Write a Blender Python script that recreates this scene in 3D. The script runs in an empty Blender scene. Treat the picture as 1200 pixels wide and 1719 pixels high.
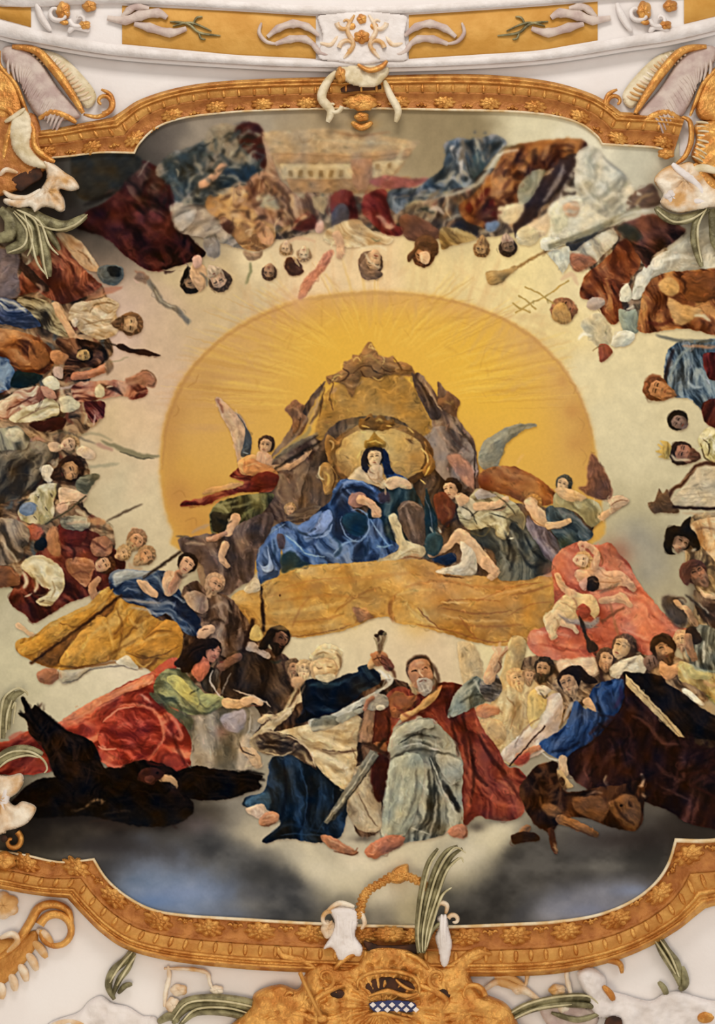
import bpy, math
import numpy as np
# ---------------------------------------------------------------- camera, light, exposure
TILT = math.radians(12.5); FPX = 1900.0; CAM = np.array([0.0, 0.0, 1.6]); HC = 13.6; UNIT = 0.0064
sc = bpy.context.scene
cam_d = bpy.data.cameras.new('camera'); cam = bpy.data.objects.new('camera', cam_d); sc.collection.objects.link(cam)
sc.camera = cam
cam_d.sensor_fit = 'VERTICAL'; cam_d.sensor_height = 24.0; cam_d.lens = FPX/1719*24.0; cam_d.clip_end = 200
_s, _c = math.sin(TILT), math.cos(TILT)
import mathutils
cam.matrix_world = mathutils.Matrix(((-1, 0, 0, 0), (0, _c, -_s, 0), (0, -_s, -_c, CAM[2]), (0, 0, 0, 1)))
sc.view_settings.view_transform = 'Standard'; sc.view_settings.look = 'None'
sc.view_settings.gamma = 1; sc.view_settings.use_curve_mapping = False; sc.view_settings.exposure = -0.05
w = bpy.data.worlds.new('world'); sc.world = w; w.use_nodes = True
nt = w.node_tree; nt.nodes.clear()
wo = nt.nodes.new('ShaderNodeOutputWorld'); bgn = nt.nodes.new('ShaderNodeBackground'); tc = nt.nodes.new('ShaderNodeTexCoord')
sx = nt.nodes.new('ShaderNodeSeparateXYZ'); rp = nt.nodes.new('ShaderNodeValToRGB'); mp = nt.nodes.new('ShaderNodeMapRange')
mp.inputs['From Min'].default_value = -1; mp.inputs['From Max'].default_value = 1
nt.links.new(tc.outputs['Generated'], sx.inputs[0]); nt.links.new(sx.outputs['Z'], mp.inputs['Value']); nt.links.new(mp.outputs[0], rp.inputs[0])
e = rp.color_ramp.elements   # church interior below: dim stone floor, paler walls and windows towards the horizon
e[0].position = 0.0; e[0].color = (.50, .47, .43, 1); e[1].position = 1.0; e[1].color = (.35, .33, .3, 1)
for p, col in ((.22, (.46, .42, .38, 1)), (.36, (.78, .75, .72, 1)), (.5, (1.0, .98, .96, 1))):
    q = rp.color_ramp.elements.new(p); q.color = col
nt.links.new(rp.outputs[0], bgn.inputs['Color']); bgn.inputs['Strength'].default_value = 1.13
nt.links.new(bgn.outputs[0], wo.inputs['Surface'])
def area(name, loc, target, size, power, col):
    d = bpy.data.lights.new(name, 'AREA'); d.shape = 'RECTANGLE'; d.size, d.size_y = size; d.energy = power; d.color = col
    o = bpy.data.objects.new(name, d); sc.collection.objects.link(o); o.location = loc
    o.rotation_euler = (mathutils.Vector(target)-mathutils.Vector(loc)).to_track_quat('-Z', 'Y').to_euler()
area('window_light_choir', (0.5, 15, 5.5), (0, 2, 13.5), (7, 3.5), 820, (1, .96, .9))
area('window_light_side', (-9, 3, 6.5), (0, 2, 13.5), (6, 3), 210, (1, .97, .93))
area('warm_fill_light', (1.5, -4, 6), (0, 0, 13.5), (3, 3), 210, (1, .86, .66))  # unseen warm fill lamp, added to lift the lower end of the ceiling
# ---------------------------------------------------------------- mapping: photo pixel + height below the vault -> world point
def vault(x, y): return HC-0.010*x*x-0.004*(y-2.5)**2
def S(px, py, h=0.0):
    px = np.asarray(px, float); py = np.asarray(py, float); h = np.asarray(h, float)*UNIT
    dx = (px-600)/FPX; dy = (859.5-py)/FPX
    D = np.stack([-dx, _s+dy*_c, _c-dy*_s], -1)
    s = (HC-CAM[2])/D[..., 2]
    for _ in range(8):
        x = s*D[..., 0]; y = s*D[..., 1]; s = (vault(x, y)-h-CAM[2])/D[..., 2]
    return CAM+D*s[..., None]
COL = sc.collection
def link(name, V, F, mat, parent=None, smooth=True, label=None, cat=None, group=None, kind=None, origin=None):
    """V (n,3) world verts, F (m,4) or list; parent is a thing placed without rotation."""
    V = np.asarray(V, float)
    if origin is None: origin = V.mean(0) if parent is None else V.mean(0)
    me = bpy.data.meshes.new(name)
    if isinstance(F, np.ndarray):
        n, k = F.shape
        me.vertices.add(len(V)); me.vertices.foreach_set('co', (V-origin).astype(np.float32).ravel())
        me.loops.add(n*k); me.loops.foreach_set('vertex_index', F.astype(np.int32).ravel())
        me.polygons.add(n); me.polygons.foreach_set('loop_start', np.arange(0, n*k, k, dtype=np.int32))
        me.update(calc_edges=True); me.validate()
    else:
        me.from_pydata([tuple(v) for v in V-origin], [], [tuple(int(i) for i in f) for f in F])
    if smooth: me.polygons.foreach_set('use_smooth', np.ones(len(me.polygons), bool))
    me.materials.append(mat)
    o = bpy.data.objects.new(name, me); COL.objects.link(o)
    if parent is not None: o.parent = parent; o.location = origin-np.array(WL[parent.name])
    else: o.location = origin
    WL[o.name] = tuple(origin)
    if label: o['label'] = label
    if cat: o['category'] = cat
    if group: o['group'] = group
    if kind: o['kind'] = kind
    return o
WL = {}
def thing(name, px, py, label, cat, group=None):
    o = bpy.data.objects.new(name, None); COL.objects.link(o); p = S(px, py); o.location = p; WL[o.name] = tuple(p)
    o['label'] = label; o['category'] = cat
    if group: o['group'] = group
    return o
# ---------------------------------------------------------------- materials
def mat(name, c1, c2=None, rough=.6, metal=0, scale=6, bump=.0, bscale=30, spec=.3, detail=4):
    m = bpy.data.materials.new(name); m.use_nodes = True; t = m.node_tree; b = t.nodes['Principled BSDF']
    b.inputs['Roughness'].default_value = rough; b.inputs['Metallic'].default_value = metal; b.inputs['Specular IOR Level'].default_value = spec
    lin = lambda h: tuple((v/12.92 if v <= .04045 else ((v+.055)/1.055)**2.4) for v in [int(h[i:i+2], 16)/255 for i in (0, 2, 4)])+(1,)
    g = t.nodes.new('ShaderNodeNewGeometry')
    if c2:
        n = t.nodes.new('ShaderNodeTexNoise'); n.inputs['Scale'].default_value = scale; n.inputs['Detail'].default_value = detail
        t.links.new(g.outputs['Position'], n.inputs['Vector'])
        r = t.nodes.new('ShaderNodeValToRGB'); r.color_ramp.elements[0].position = .38; r.color_ramp.elements[1].position = .62
        r.color_ramp.elements[0].color = lin(c1); r.color_ramp.elements[1].color = lin(c2)
        t.links.new(n.outputs['Fac'], r.inputs[0]); t.links.new(r.outputs[0], b.inputs['Base Color'])
    else: b.inputs['Base Color'].default_value = lin(c1)
    if bump:
        n2 = t.nodes.new('ShaderNodeTexNoise'); n2.inputs['Scale'].default_value = bscale; n2.inputs['Detail'].default_value = 5
        t.links.new(g.outputs['Position'], n2.inputs['Vector'])
        bp = t.nodes.new('ShaderNodeBump'); bp.inputs['Strength'].default_value = bump; bp.inputs['Distance'].default_value = .035
        t.links.new(n2.outputs['Fac'], bp.inputs['Height']); t.links.new(bp.outputs[0], b.inputs['Normal'])
    return m
M = dict(
    white=mat('white_plaster', 'e6deda', 'ece6e3', .8, 0, 1.2, .1, 20, .2),
    stucco=mat('white_stucco', 'd6ccc6', 'e6deda', .6, 0, 5, .3, 25),
    cream=mat('cream_gilt_stucco', 'ecdfca', 'cc9c60', .5, .05, 4, .4, 30),
    creamy=mat('cream_stucco', 'c9b68e', 'e4d6b8', .5, 0, 6, .4, 25),
    gold=mat('gilding', 'b87630', 'dca455', .38, .55, 7, .5, 30, .5),
    ochre=mat('ochre_gilding', 'b07430', 'c89248', .5, .35, 5, .4, 24, .4),
    brown=mat('brown_gilding', '9c5c24', 'b87838', .5, .3, 8, .4, 30, .4),
    panel=mat('ochre_panel', 'c08a38', 'cf9c4c', .6, .15, 3, .3, 12, .3),
    green=mat('olive_bronze_leaf', '5c5438', '98906a', .45, .2, 9, .3, 40),
    pale=mat('pale_olive_rib', 'b4a880', 'd4caa4', .5, .1, 9, .2, 30),
    dark=mat('painted_recess_shade', '2c1a10', '4a2a18', .8, 0, 8),  # deep brown that puts the shade of cavities into the colour
    blue=mat('blue_lozenge', '20264c', '2c3462', .5),
    rim=mat('pale_gilt_rim', 'e8d8b8', 'd8b47c', .5, .1, 8, .2, 30),
    mauve=mat('mauve_scroll', 'b49c94', 'cdbcb0', .6, 0, 6, .3, 25))
# ---------------------------------------------------------------- relief builders (photo px, heights in px units)
def grid_faces(n, m, closed=False):
    i = np.arange(n-1)[:, None]; j = np.arange(m if closed else m-1)[None]; j2 = (j+1) % m
    a = i*m+j; b = i*m+j2; c = (i+1)*m+j2; d = (i+1)*m+j
    return np.stack([a+0*b, b, c, d], -1).reshape(-1, 4)
class MB:
    def __init__(s): s.V = []; s.F = []; s.n = 0
    def add(s, V, F): s.V.append(V); s.F.append(F+s.n); s.n += len(V)
    def ridge(s, pts, w, h, base=0, seg=9, taper=True, w1=None, knots=0, kamp=.25, k=5):
        p = crom(pts, False, k); n = len(p); d = np.gradient(p, axis=0); L = np.hypot(d[:, 0], d[:, 1])+1e-6
        nr = np.stack([-d[:, 1]/L, d[:, 0]/L], 1); t = np.linspace(0, 1, n)
        f = (.25+.75*np.sin(np.pi*np.clip(t, .02, .98))**.5) if taper else np.ones(n)
        if w1 is not None: f = 1+(w1/w-1)*t
        if knots: f = f*(1-kamp*np.abs(np.sin(np.pi*knots*t)))
        a = np.linspace(0, np.pi, seg); ww = (w*.5*f)[:, None]
        X = p[:, 0:1]+nr[:, 0:1]*ww*np.cos(a); Y = p[:, 1:2]+nr[:, 1:2]*ww*np.cos(a); Z = base+h*f[:, None]*np.sin(a)
        s.add(S(X, Y, Z).reshape(-1, 3), grid_faces(n, seg)); return s
    def comb(s, pts, w, h, n, tooth, side=1, base=0, lean=0.0, tw=.75):
        """row of short ribs along a curve"""
        p = crom(pts, False, 8); L = np.concatenate([[0], np.cumsum(np.hypot(*np.diff(p, axis=0).T))])
        for q in np.linspace(0, L[-1], n):
            x = np.interp(q, L, p[:, 0]); y = np.interp(q, L, p[:, 1])
            x2 = np.interp(min(q+2, L[-1]), L, p[:, 0]); y2 = np.interp(min(q+2, L[-1]), L, p[:, 1])
            x1 = np.interp(max(q-2, 0), L, p[:, 0]); y1 = np.interp(max(q-2, 0), L, p[:, 1])
            dx, dy = x2-x1, y2-y1; l = math.hypot(dx, dy)+1e-6; dx /= l; dy /= l
            nx, ny = -dy*side, dx*side; T = tooth(q/L[-1]) if callable(tooth) else tooth
            s.ridge([(x, y), (x+nx*T*.5+dx*lean*T*.3, y+ny*T*.5+dy*lean*T*.3), (x+nx*T+dx*lean*T, y+ny*T+dy*lean*T)], L[-1]/n*tw, h, base, 5, k=3)
        return s
    def dome(s, x, y, rx, ry, h, base=0, ang=0, petals=0, amp=.18, n=24, m=7, rings=0):
        a = np.linspace(0, 2*np.pi, n, endpoint=False)[None]; r = np.linspace(1, 0.02, m)[:, None]; A = math.radians(ang)
        R = r*(1+(amp*np.abs(np.sin(petals*a/2))-amp*.5 if petals else 0))
        u = rx*R*np.cos(a); v = ry*R*np.sin(a)
        Z = base+h*np.sqrt(np.clip(1-r**2, 0, 1))*(1+(.25*np.abs(np.sin(petals*a/2)) if petals else 0)+(0.35*np.cos(rings*np.pi*r) if rings else 0))
        s.add(S(x+u*math.cos(A)-v*math.sin(A), y+u*math.sin(A)+v*math.cos(A), Z+0*a).reshape(-1, 3), grid_faces(m, n, True)); return s
    def relief(s, poly, h, base=0, res=2.0, edge=6, ribs=None, noise=.0, nscale=12, smooth=True, close=True, seed=0):
        p = crom(poly) if close else np.array(poly, float)
        x0, y0 = p.min(0)-res; x1, y1 = p.max(0)+res
        gx = np.arange(x0, x1+res, res); gy = np.arange(y0, y1+res, res); X, Y = np.meshgrid(gx, gy)
        q = np.roll(p, -1, 0); ins = np.zeros(X.shape, bool); D = np.full(X.shape, 1e9); NX = X.copy(); NY = Y.copy()
        for a, b in zip(p, q):
            c = ((a[1] <= Y) != (b[1] <= Y)); xs = a[0]+(Y-a[1])*(b[0]-a[0])/((b[1]-a[1]) if abs(b[1]-a[1]) > 1e-9 else 1e-9)
            ins ^= c & (X < xs)
            ab = b-a; t = np.clip(((X-a[0])*ab[0]+(Y-a[1])*ab[1])/(ab@ab+1e-9), 0, 1)
            d_ = np.hypot(X-a[0]-t*ab[0], Y-a[1]-t*ab[1]); cl = d_ < D; D = np.where(cl, d_, D); NX = np.where(cl, a[0]+t*ab[0], NX); NY = np.where(cl, a[1]+t*ab[1], NY)
        e = np.clip(D/edge, 0, 1); Z = h*np.sqrt(1-(1-e)**2)
        if ribs:
            cx, cy, nn, amp = ribs[:4]; an = np.arctan2(Y-cy, X-cx); Z = Z+amp*np.cos(an*nn)*e
            if len(ribs) > 4: Z = Z+ribs[5]*np.cos(np.hypot(X-cx, Y-cy)/ribs[4]*2*np.pi)*e
        if noise: Z = Z+noise*(fbm(X/nscale+seed, Y/nscale+seed*3, 3)-.5)*2*e
        # pull border cells onto the outline
        snap = D < res*.72; D = np.where(snap, 0, D); X = np.where(snap, NX, X); Y = np.where(snap, NY, Y)
        e = np.clip(D/edge, 0, 1); keep = ins | snap; W = X.shape[1]
        cell = keep[:-1, :-1] & keep[1:, :-1] & keep[:-1, 1:] & keep[1:, 1:]
        Z = np.where(D < 1e-6, min(base, 1.0), Z+base)
        ii, jj = np.nonzero(cell); F = np.stack([ii*W+jj, ii*W+jj+1, (ii+1)*W+jj+1, (ii+1)*W+jj], 1)
        if len(F) == 0: return s
        u, inv = np.unique(F, return_inverse=True); V = S(X.ravel()[u], Y.ravel()[u], Z.ravel()[u])
        s.add(V, inv.reshape(-1, 4)); return s
    def scroll(s, x, y, r, a0, turns, w, h, base=0, r1=.15, k=14):
        n = max(int(abs(turns)*k), 6); t = np.linspace(0, 1, n); R = r*(1-(1-r1)*t); A = math.radians(a0)+turns*2*np.pi*t
        return s.ridge(list(zip(x+R*np.cos(A), y+R*np.sin(A))), w, h, base, 7, False, w*.5, k=2)
    def build(s, name, m, parent=None, **kw):
        V = np.concatenate(s.V); F = np.concatenate(s.F)
        return link(name, V, F[:, ::-1].copy(), m if not isinstance(m, str) else M[m], parent, **kw)
# ---------------------------------------------------------------- fresco painter (numpy only)
PX0, PX1, PY0, PY1, KS = -70, 1270, 120, 1640, 1.0     # painted area in photo pixels, cells per pixel
CW, CH = int((PX1 - PX0) * KS), int((PY1 - PY0) * KS)
RNG = np.random.RandomState(7)
def srgb(c):
    if len(c) == 3: c = c[0]*2 + c[1]*2 + c[2]*2
    return np.array([int(c[i:i+2], 16) / 255.0 for i in (0, 2, 4)], np.float32)
_NT = RNG.rand(256, 256).astype(np.float32)
def vnoise(x, y):
    xi = np.floor(x).astype(int); yi = np.floor(y).astype(int)
    fx = x - xi; fy = y - yi; fx = fx*fx*(3-2*fx); fy = fy*fy*(3-2*fy)
    a = _NT[yi & 255, xi & 255]; b = _NT[yi & 255, (xi+1) & 255]
    c = _NT[(yi+1) & 255, xi & 255]; d = _NT[(yi+1) & 255, (xi+1) & 255]
    return (a*(1-fx)+b*fx)*(1-fy) + (c*(1-fx)+d*fx)*fy
def fbm(x, y, n=3):
    s = 0; a = 0.5; t = 0
    for i in range(n):
        s = s + a*vnoise(x*2**i + 17.3*i, y*2**i + 5.1*i); t += a; a *= 0.5
    return s / t
def blur(m, r):
    r = int(round(r))
    if r < 1: return m
    for _ in range(2):
        for ax in (0, 1):
            p = np.pad(m, [(r+1, r) if k == ax else (0, 0) for k in (0, 1)], mode='edge')
            c = np.cumsum(p, axis=ax)
            n = 2*r+1
            m = (c[n:] - c[:-n]) / n if ax == 0 else (c[:, n:] - c[:, :-n]) / n
    return m
def crom(p, closed=True, k=6):
    p = np.array(p, float); n = len(p)
    if n < 3 and not closed:
        t = np.linspace(0, 1, 8)[:, None]; return p[0]*(1-t) + p[-1]*t
    out = []
    for i in range(n if closed else n-1):
        if closed: a, b, c, d = p[i-1], p[i], p[(i+1) % n], p[(i+2) % n]
        else: a, b, c, d = p[max(i-1, 0)], p[i], p[i+1], p[min(i+2, n-1)]
        for t in np.arange(k)/k:
            out.append(0.5*((2*b) + (c-a)*t + (2*a-5*b+4*c-d)*t*t + (3*b-a-3*c+d)*t**3))
    if not closed: out.append(p[-1])
    return np.array(out)
class Painter:
    def __init__(s):
        s.img = np.zeros((CH, CW, 3), np.float32); s.ids = np.zeros((CH, CW), np.int32)
        s.cur = 0; s.keys = [('fresco', '', None)]; s.n = 0
        yy, xx = np.mgrid[0:CH, 0:CW]; s.X = (xx + .5)/KS + PX0; s.Y = (yy + .5)/KS + PY0
        s.fig = None; s.base = 0; s.bg = []
    def mask(s, pts, pad=6):
        p = np.array(pts, float); p[:, 0] = (p[:, 0]-PX0)*KS; p[:, 1] = (p[:, 1]-PY0)*KS
        x0 = max(int(p[:, 0].min())-pad, 0); x1 = min(int(p[:, 0].max())+pad, CW)
        y0 = max(int(p[:, 1].min())-pad, 0); y1 = min(int(p[:, 1].max())+pad, CH)
        if x1 <= x0+1 or y1 <= y0+1: return None
        W = x1-x0; m = np.zeros((y1-y0, W), np.float32); q = np.roll(p, -1, 0); SS = 2
        ys = (np.arange((y1-y0)*SS)+.5)/SS + y0
        for j, y in enumerate(ys):
            c = (p[:, 1] <= y) != (q[:, 1] <= y)
            if not c.any(): continue
            a = p[c]; b = q[c]
            xs = np.sort(a[:, 0] + (y-a[:, 1])*(b[:, 0]-a[:, 0])/(b[:, 1]-a[:, 1])) - x0
            for k in range(0, len(xs)-1, 2):
                u = max(xs[k], 0); v = min(xs[k+1], W)
                if v <= u: continue
                iu = int(u); iv = min(int(v), W-1)
                if iu == iv: m[j//SS, iu] += (v-u)/SS
                else:
                    m[j//SS, iu] += (iu+1-u)/SS; m[j//SS, iu+1:iv] += 1.0/SS; m[j//SS, iv] += (v-iv)/SS
        return (slice(y0, y1), slice(x0, x1)), np.clip(m, 0, 1)
    def lay(s, sl, m, col, op=1.0, setid=True):
        a = (m*op)[..., None]; s.img[sl] = s.img[sl]*(1-a) + col*a
        if setid: v = s.ids[sl]; v[m > 0.5] = s.cur
    def emboss(s, m, size):
        r = max(1, size); b = blur(m, r); gy, gx = np.gradient(b)
        return np.clip(-(gx*0.55 + gy*0.85)*-r*1.6, -1, 1)
    def fill(s, pts, col, em=0.22, soft=0, wob=1.0, setid=True, op=1.0, pad=None):
        r = s.mask(pts, 6 if pad is None else pad)
        if r is None: return
        sl, m = r
        if soft: m = blur(m, soft)
        h = min(m.shape); X = s.X[sl]; Y = s.Y[sl]; s.n += 1
        k = (fbm(X/12 + s.n*3.7, Y/12, 2)-.5)*0.20*wob
        e = s.emboss(m, min(max(h*0.10, 1.5), 9))*em*.8
        if h > 16 and wob:      # brushed streaks following the shape's long side
            q = np.array(pts, float); q = q-q.mean(0); a = .5*np.arctan2(2*(q[:, 0]*q[:, 1]).mean(), (q[:, 0]**2).mean()-(q[:, 1]**2).mean())
            u = X*np.cos(a)+Y*np.sin(a)+(fbm(X/20, Y/20, 2)-.5)*14; v = -X*np.sin(a)+Y*np.cos(a)+(fbm(X/18+9, Y/18, 2)-.5)*16
            k = k+(vnoise(u/16+s.n, v/4.2)*.6+vnoise(u/7, v/2+s.n)*.4-.5)*.30*wob
        c = np.clip(srgb(col)[None, None]*(1+(k+e)[..., None]) + np.clip(e, 0, 1)[..., None]*np.array([.10, .07, .03]), 0, 1)
        if op == 1 and not soft: s.contour(sl, m)
        s.lay(sl, m, c, op, setid)
    def contour(s, sl, m):
        b = blur(m, 2); b = np.pad(b, ((2, 0), (1, 0)))[:-2, :-1]
        s.img[sl] *= 1-b[..., None]*np.array([.24, .28, .30])
    def drape(s, pts, dk, md, lt, ang, sc, con=1.0):
        r = s.mask(pts)
        if r is None: return
        sl, m = r; X = s.X[sl]; Y = s.Y[sl]; s.n += 1; o = s.n*11.3
        w = (fbm(X/45+o, Y/45, 2)-.5)*60; w2 = (fbm(X/60-o, Y/60+9, 2)-.5)*40
        a = np.radians(ang); u = (X+w2)*np.cos(a)+(Y+w)*np.sin(a); v = -(X+w2)*np.sin(a)+(Y+w)*np.cos(a)
        f = vnoise(u/(sc*3.6)+o, v/sc)*.55 + vnoise(u/(sc*2)+3*o, v/(sc*.45)+7)*.30 + vnoise(u/(sc*.9)+2*o, v/(sc*.2)+3)*.15
        f = (f-.5)*2.3*con + .5 + s.emboss(m, min(max(min(m.shape)*.12, 2), 12))*.24
        f = np.clip(f, 0, 1)[..., None]
        s.contour(sl, m)
        D, M, L = srgb(dk), srgb(md), srgb(lt)
        c = np.where(f < .5, D+(M-D)*(f*2), M+(L-M)*(f*2-1))
        c = c*(1+(fbm(X/6+o, Y/6, 2)-.5)*.06)[..., None]
        s.lay(sl, m, np.clip(c, 0, 1))
    def stroke(s, pts, col, w, op=.85, taper=True, setid=False, w1=None, em=0.0, soft=None):
        p = crom(pts, False); d = np.gradient(p, axis=0); L = np.hypot(d[:, 0], d[:, 1])+1e-6
        nrm = np.stack([-d[:, 1]/L, d[:, 0]/L], 1); t = np.linspace(0, 1, len(p))
        if w1 is None: ww = w*.5*(np.sin(np.pi*np.clip(t*.92+.04, 0, 1))**.6 if taper else np.ones(len(p)))
        else: ww = .5*(w+(w1-w)*t)
        ww = ww[:, None]
        if w1 is not None:      # round ends
            e0 = [p[0]+w*.5*np.array([np.cos(a), np.sin(a)]) for a in np.arctan2(nrm[0, 1], nrm[0, 0])+np.pi+np.linspace(0, -np.pi, 7)]
            e1 = [p[-1]+w1*.5*np.array([np.cos(a), np.sin(a)]) for a in np.arctan2(nrm[-1, 1], nrm[-1, 0])+np.linspace(0, -np.pi, 7)]
            poly = np.concatenate([p+nrm*ww, e1, (p-nrm*ww)[::-1], e0])
            # fill union of segments to avoid even-odd holes
        else: poly = np.concatenate([p+nrm*ww, (p-nrm*ww)[::-1]])
        if em: s.fill(poly, col, em, 0, 1, setid, op)
        else:
            r = s.mask(poly)
            if r is None: return
            sl, m = r
            if w*KS < 3: m = np.clip(m*1.15, 0, 1)
            so = (1 if w > 3.5 else 0) if soft is None else soft
            if so: m = blur(m, so)
            s.lay(sl, m, srgb(col), op, setid)
    def glaze(s, x, y, r, col, op, ry=None):
        ry = ry or r; cx = (x-PX0)*KS; cy = (y-PY0)*KS; R = r*KS; Ry = ry*KS
        sl = (slice(max(int(cy-2.5*Ry), 0), max(min(int(cy+2.5*Ry)+1, CH), 0)), slice(max(int(cx-2.5*R), 0), max(min(int(cx+2.5*R)+1, CW), 0)))
        if s.X[sl].size == 0: return
        m = np.exp(-((s.X[sl]-x)/r)**2-((s.Y[sl]-y)/ry)**2)
        if s.keys[s.cur][1] == 'golden_glory': m = m*s.gm[sl]
        s.lay(sl, m, srgb(col), op, False)
    def head(s, x, y, r, ang, turn, skin, hair, beard):
        a = np.radians(ang); c, sn = np.cos(a), np.sin(a)
        T = lambda P: [(x+r*(u*c-v*sn), y+r*(u*sn+v*c)) for u, v in P]
        el = lambda cx, cy, rx, ry, n=14: [(cx+rx*np.cos(q), cy+ry*np.sin(q)) for q in np.linspace(0, 2*np.pi, n, endpoint=False)]
        fg = s.cur
        dk = lambda h, k: ''.join('%02x' % int(np.clip(v*k, 0, 1)*255) for v in srgb(h))
        t = turn
        if hair != '-':
            s.part('hair'); hp = T([(u*(1+.06*np.sin(9*i)), v) for i, (u, v) in enumerate(el(-.18*t, -.22, .98, .98))]); s.fill(hp, hair, .3)
            for i in range(5):
                q = -2.6+i*.55; s.stroke(T([(-.18*t+.5*np.cos(q), -.3+.55*np.sin(q)), (-.18*t+.95*np.cos(q+.15), -.22+.95*np.sin(q+.15))]), dk(hair, 1.45), r*.14, .5)
            s.cur = fg
        F = [(-.62+.12*t, -.45), (-.3+.2*t, -.72), (.25+.2*t, -.72), (.6+.12*t, -.42), (.64+.06*t, .05), (.5+.05*t, .5), (.2+.18*t, .88), (-.12+.18*t, .9), (-.48+.1*t, .55), (-.64+.06*t, .05)]
        s.fill(T(F), skin, .3)
        sh = dk(skin, .68); lt = dk(skin, 1.22)
        s.fill(T([(-.6*(1 if t >= 0 else -1)+.1*t, -.3), (-.42*(1 if t >= 0 else -1)+.1*t, .1), (-.3*(1 if t >= 0 else -1)+.1*t, .6), (-.55*(1 if t >= 0 else -1), .5)]), sh, 0, 1, 1, False, .6)
        ex = .26; sk = dk(skin, .38)
        for q in (-1, 1):
            X = q*ex+.36*t
            if abs(X) < .66:
                s.stroke(T([(X-.17, -.14), (X, -.2), (X+.16, -.13)]), sk, r*.13, .85)
                s.stroke(T([(X-.2, -.34), (X, -.4), (X+.2, -.32)]), dk(skin, .5), r*.09, .6)
                s.stroke(T([(X-.1, .14), (X+.1, .12)]), lt, r*.22, .45)
        s.stroke(T([(.3*t, -.2), (.42*t+.03, .1), (.5*t, .22)]), lt, r*.13, .7)
        s.stroke(T([(.42*t-.12, .27), (.42*t+.12, .26)]), sh, r*.1, .8)
        s.stroke(T([(.36*t-.18, .46), (.36*t, .44), (.36*t+.17, .47)]), '8a3a2a', r*.12, .75)
        s.stroke(T([(.3*t-.15, .6), (.3*t+.15, .6)]), sh, r*.08, .5)
        if beard != '-':
            s.part('beard'); s.fill(T([(-.66+.08*t, .0), (-.5+.1*t, .38), (-.16+.34*t, .34), (.36*t, .42), (.18+.34*t, .34), (.5+.1*t, .36), (.66+.05*t, .0), (.62, .6), (.3+.2*t, 1.2), (.0+.25*t, 1.42), (-.3+.15*t, 1.15), (-.66, .6)]), beard, .3)
            s.stroke(T([(.36*t-.13, .53), (.36*t+.13, .53)]), '7a3226', r*.1, .7)
            for i in range(5): s.stroke(T([(-.4+.2*i, .62), (-.3+.16*i+.1*t, 1.1)]), dk(beard, 1.35 if i % 2 else .65), r*.11, .5)
            s.cur = fg
    def part(s, name, label=None):
        k = (s.fig, name, None)
        for i, q in enumerate(s.keys):
            if q[0] == s.fig and q[1] == name: s.cur = i; return
        s.keys.append((s.fig, name, label)); s.cur = len(s.keys)-1
    def run(s, text):
        for ln in text.splitlines():
            ln = ln.strip()
            if not ln or ln[0] == '#': continue
            op = ln[0]; rest = ln[1:].strip()
            if op == 'F':
                s.nf = getattr(s, 'nf', 0)+1; n, _, l = rest.partition('|'); s.fig = (s.nf, n); s.keys.append((s.fig, '', l)); s.base = s.cur = len(s.keys)-1; continue
            if op == 'O':
                s.fig = [q[0] for q in s.keys if q[0] and q[0][1] == rest and q[1] == ''][0]; s.base = s.cur = [i for i, q in enumerate(s.keys) if q[0] == s.fig and q[1] == ''][0]; continue
            if op == 'P':
                if not rest: s.cur = s.base
                else: n, _, l = rest.partition('|'); s.part(n, l or None)
                continue
            A, _, Pt = rest.partition(':'); A = A.split(); P = [tuple(float(v) for v in q.split(',')) for q in Pt.split()]
            f = lambda i, d: float(A[i]) if len(A) > i else d
            if op == 'B' and A[0] == 'd2a44e': s.fill(crom(P), A[0], .05, 2, 0); s.gm = blur((s.ids == s.cur).astype(np.float32), 5)
            elif op == 'B': s.fill(crom(P), A[0], f(2, .22), f(1, 0))
            elif op == 'K': s.fill(P, A[0], f(2, .15), f(1, 0))
            elif op == 'D': s.drape(crom(P), A[0], A[1], A[2], f(3, 90), f(4, 12), f(5, 1))
            elif op == 'S': s.stroke(P, A[0], f(1, 3), f(2, .85))
            elif op == 'T': s.stroke(P, A[0], f(1, 3), f(2, 1), False, True)
            elif op == 'L': s.stroke(P, A[0], f(1, 8), 1, False, True, f(2, 6), .3)
            elif op == 'H': s.head(f(0, 0), f(1, 0), f(2, 10), f(3, 0), f(4, 0), A[5], A[6], A[7]); s.cur = s.cur
            elif op == 'E':
                a = np.radians(f(5, 0)); q = np.linspace(0, 2*np.pi, 28, endpoint=False); u = f(3, 5)*np.cos(q); v = f(4, 5)*np.sin(q)
                s.fill(np.stack([f(1, 0)+u*np.cos(a)-v*np.sin(a), f(2, 0)+u*np.sin(a)+v*np.cos(a)], 1), A[0], f(6, .3), f(7, 0))
            elif op == 'R': s.glaze(f(1, 0), f(2, 0), f(3, 20), A[0], f(4, .5), f(5, 0) or None)
            elif op == 'G': s.bg.append((float(A[0]), float(A[1]), srgb(A[2]), f(3, 1)))
            elif op == '!': s.background()
            elif op == 'Y':   # rays: x y r0 r1 a0 a1 n col w op
                rr = np.random.RandomState(int(f(0, 0))+int(f(6, 9)))
                for i in range(int(f(6, 9))):
                    a = np.radians(f(4, 0)+(f(5, 360)-f(4, 0))*rr.rand()); k0 = f(2, 50)*(1+.5*rr.rand()); k1 = f(3, 100)*(.5+.5*rr.rand())
                    s.stroke([(f(0, 0)+k0*np.cos(a), f(1, 0)+k0*np.sin(a)), (f(0, 0)+k1*np.cos(a), f(1, 0)+k1*np.sin(a)*.72)], A[7], f(8, 4)*(.5+rr.rand()), f(9, .2))
            elif op == 'Z':   # loose dabs: n length width colours
                q = crom(P); r = s.mask(q); sl, mk = r; rr = np.random.RandomState(s.n); ii, jj = np.nonzero(mk > .5); cols = A[3:]
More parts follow.
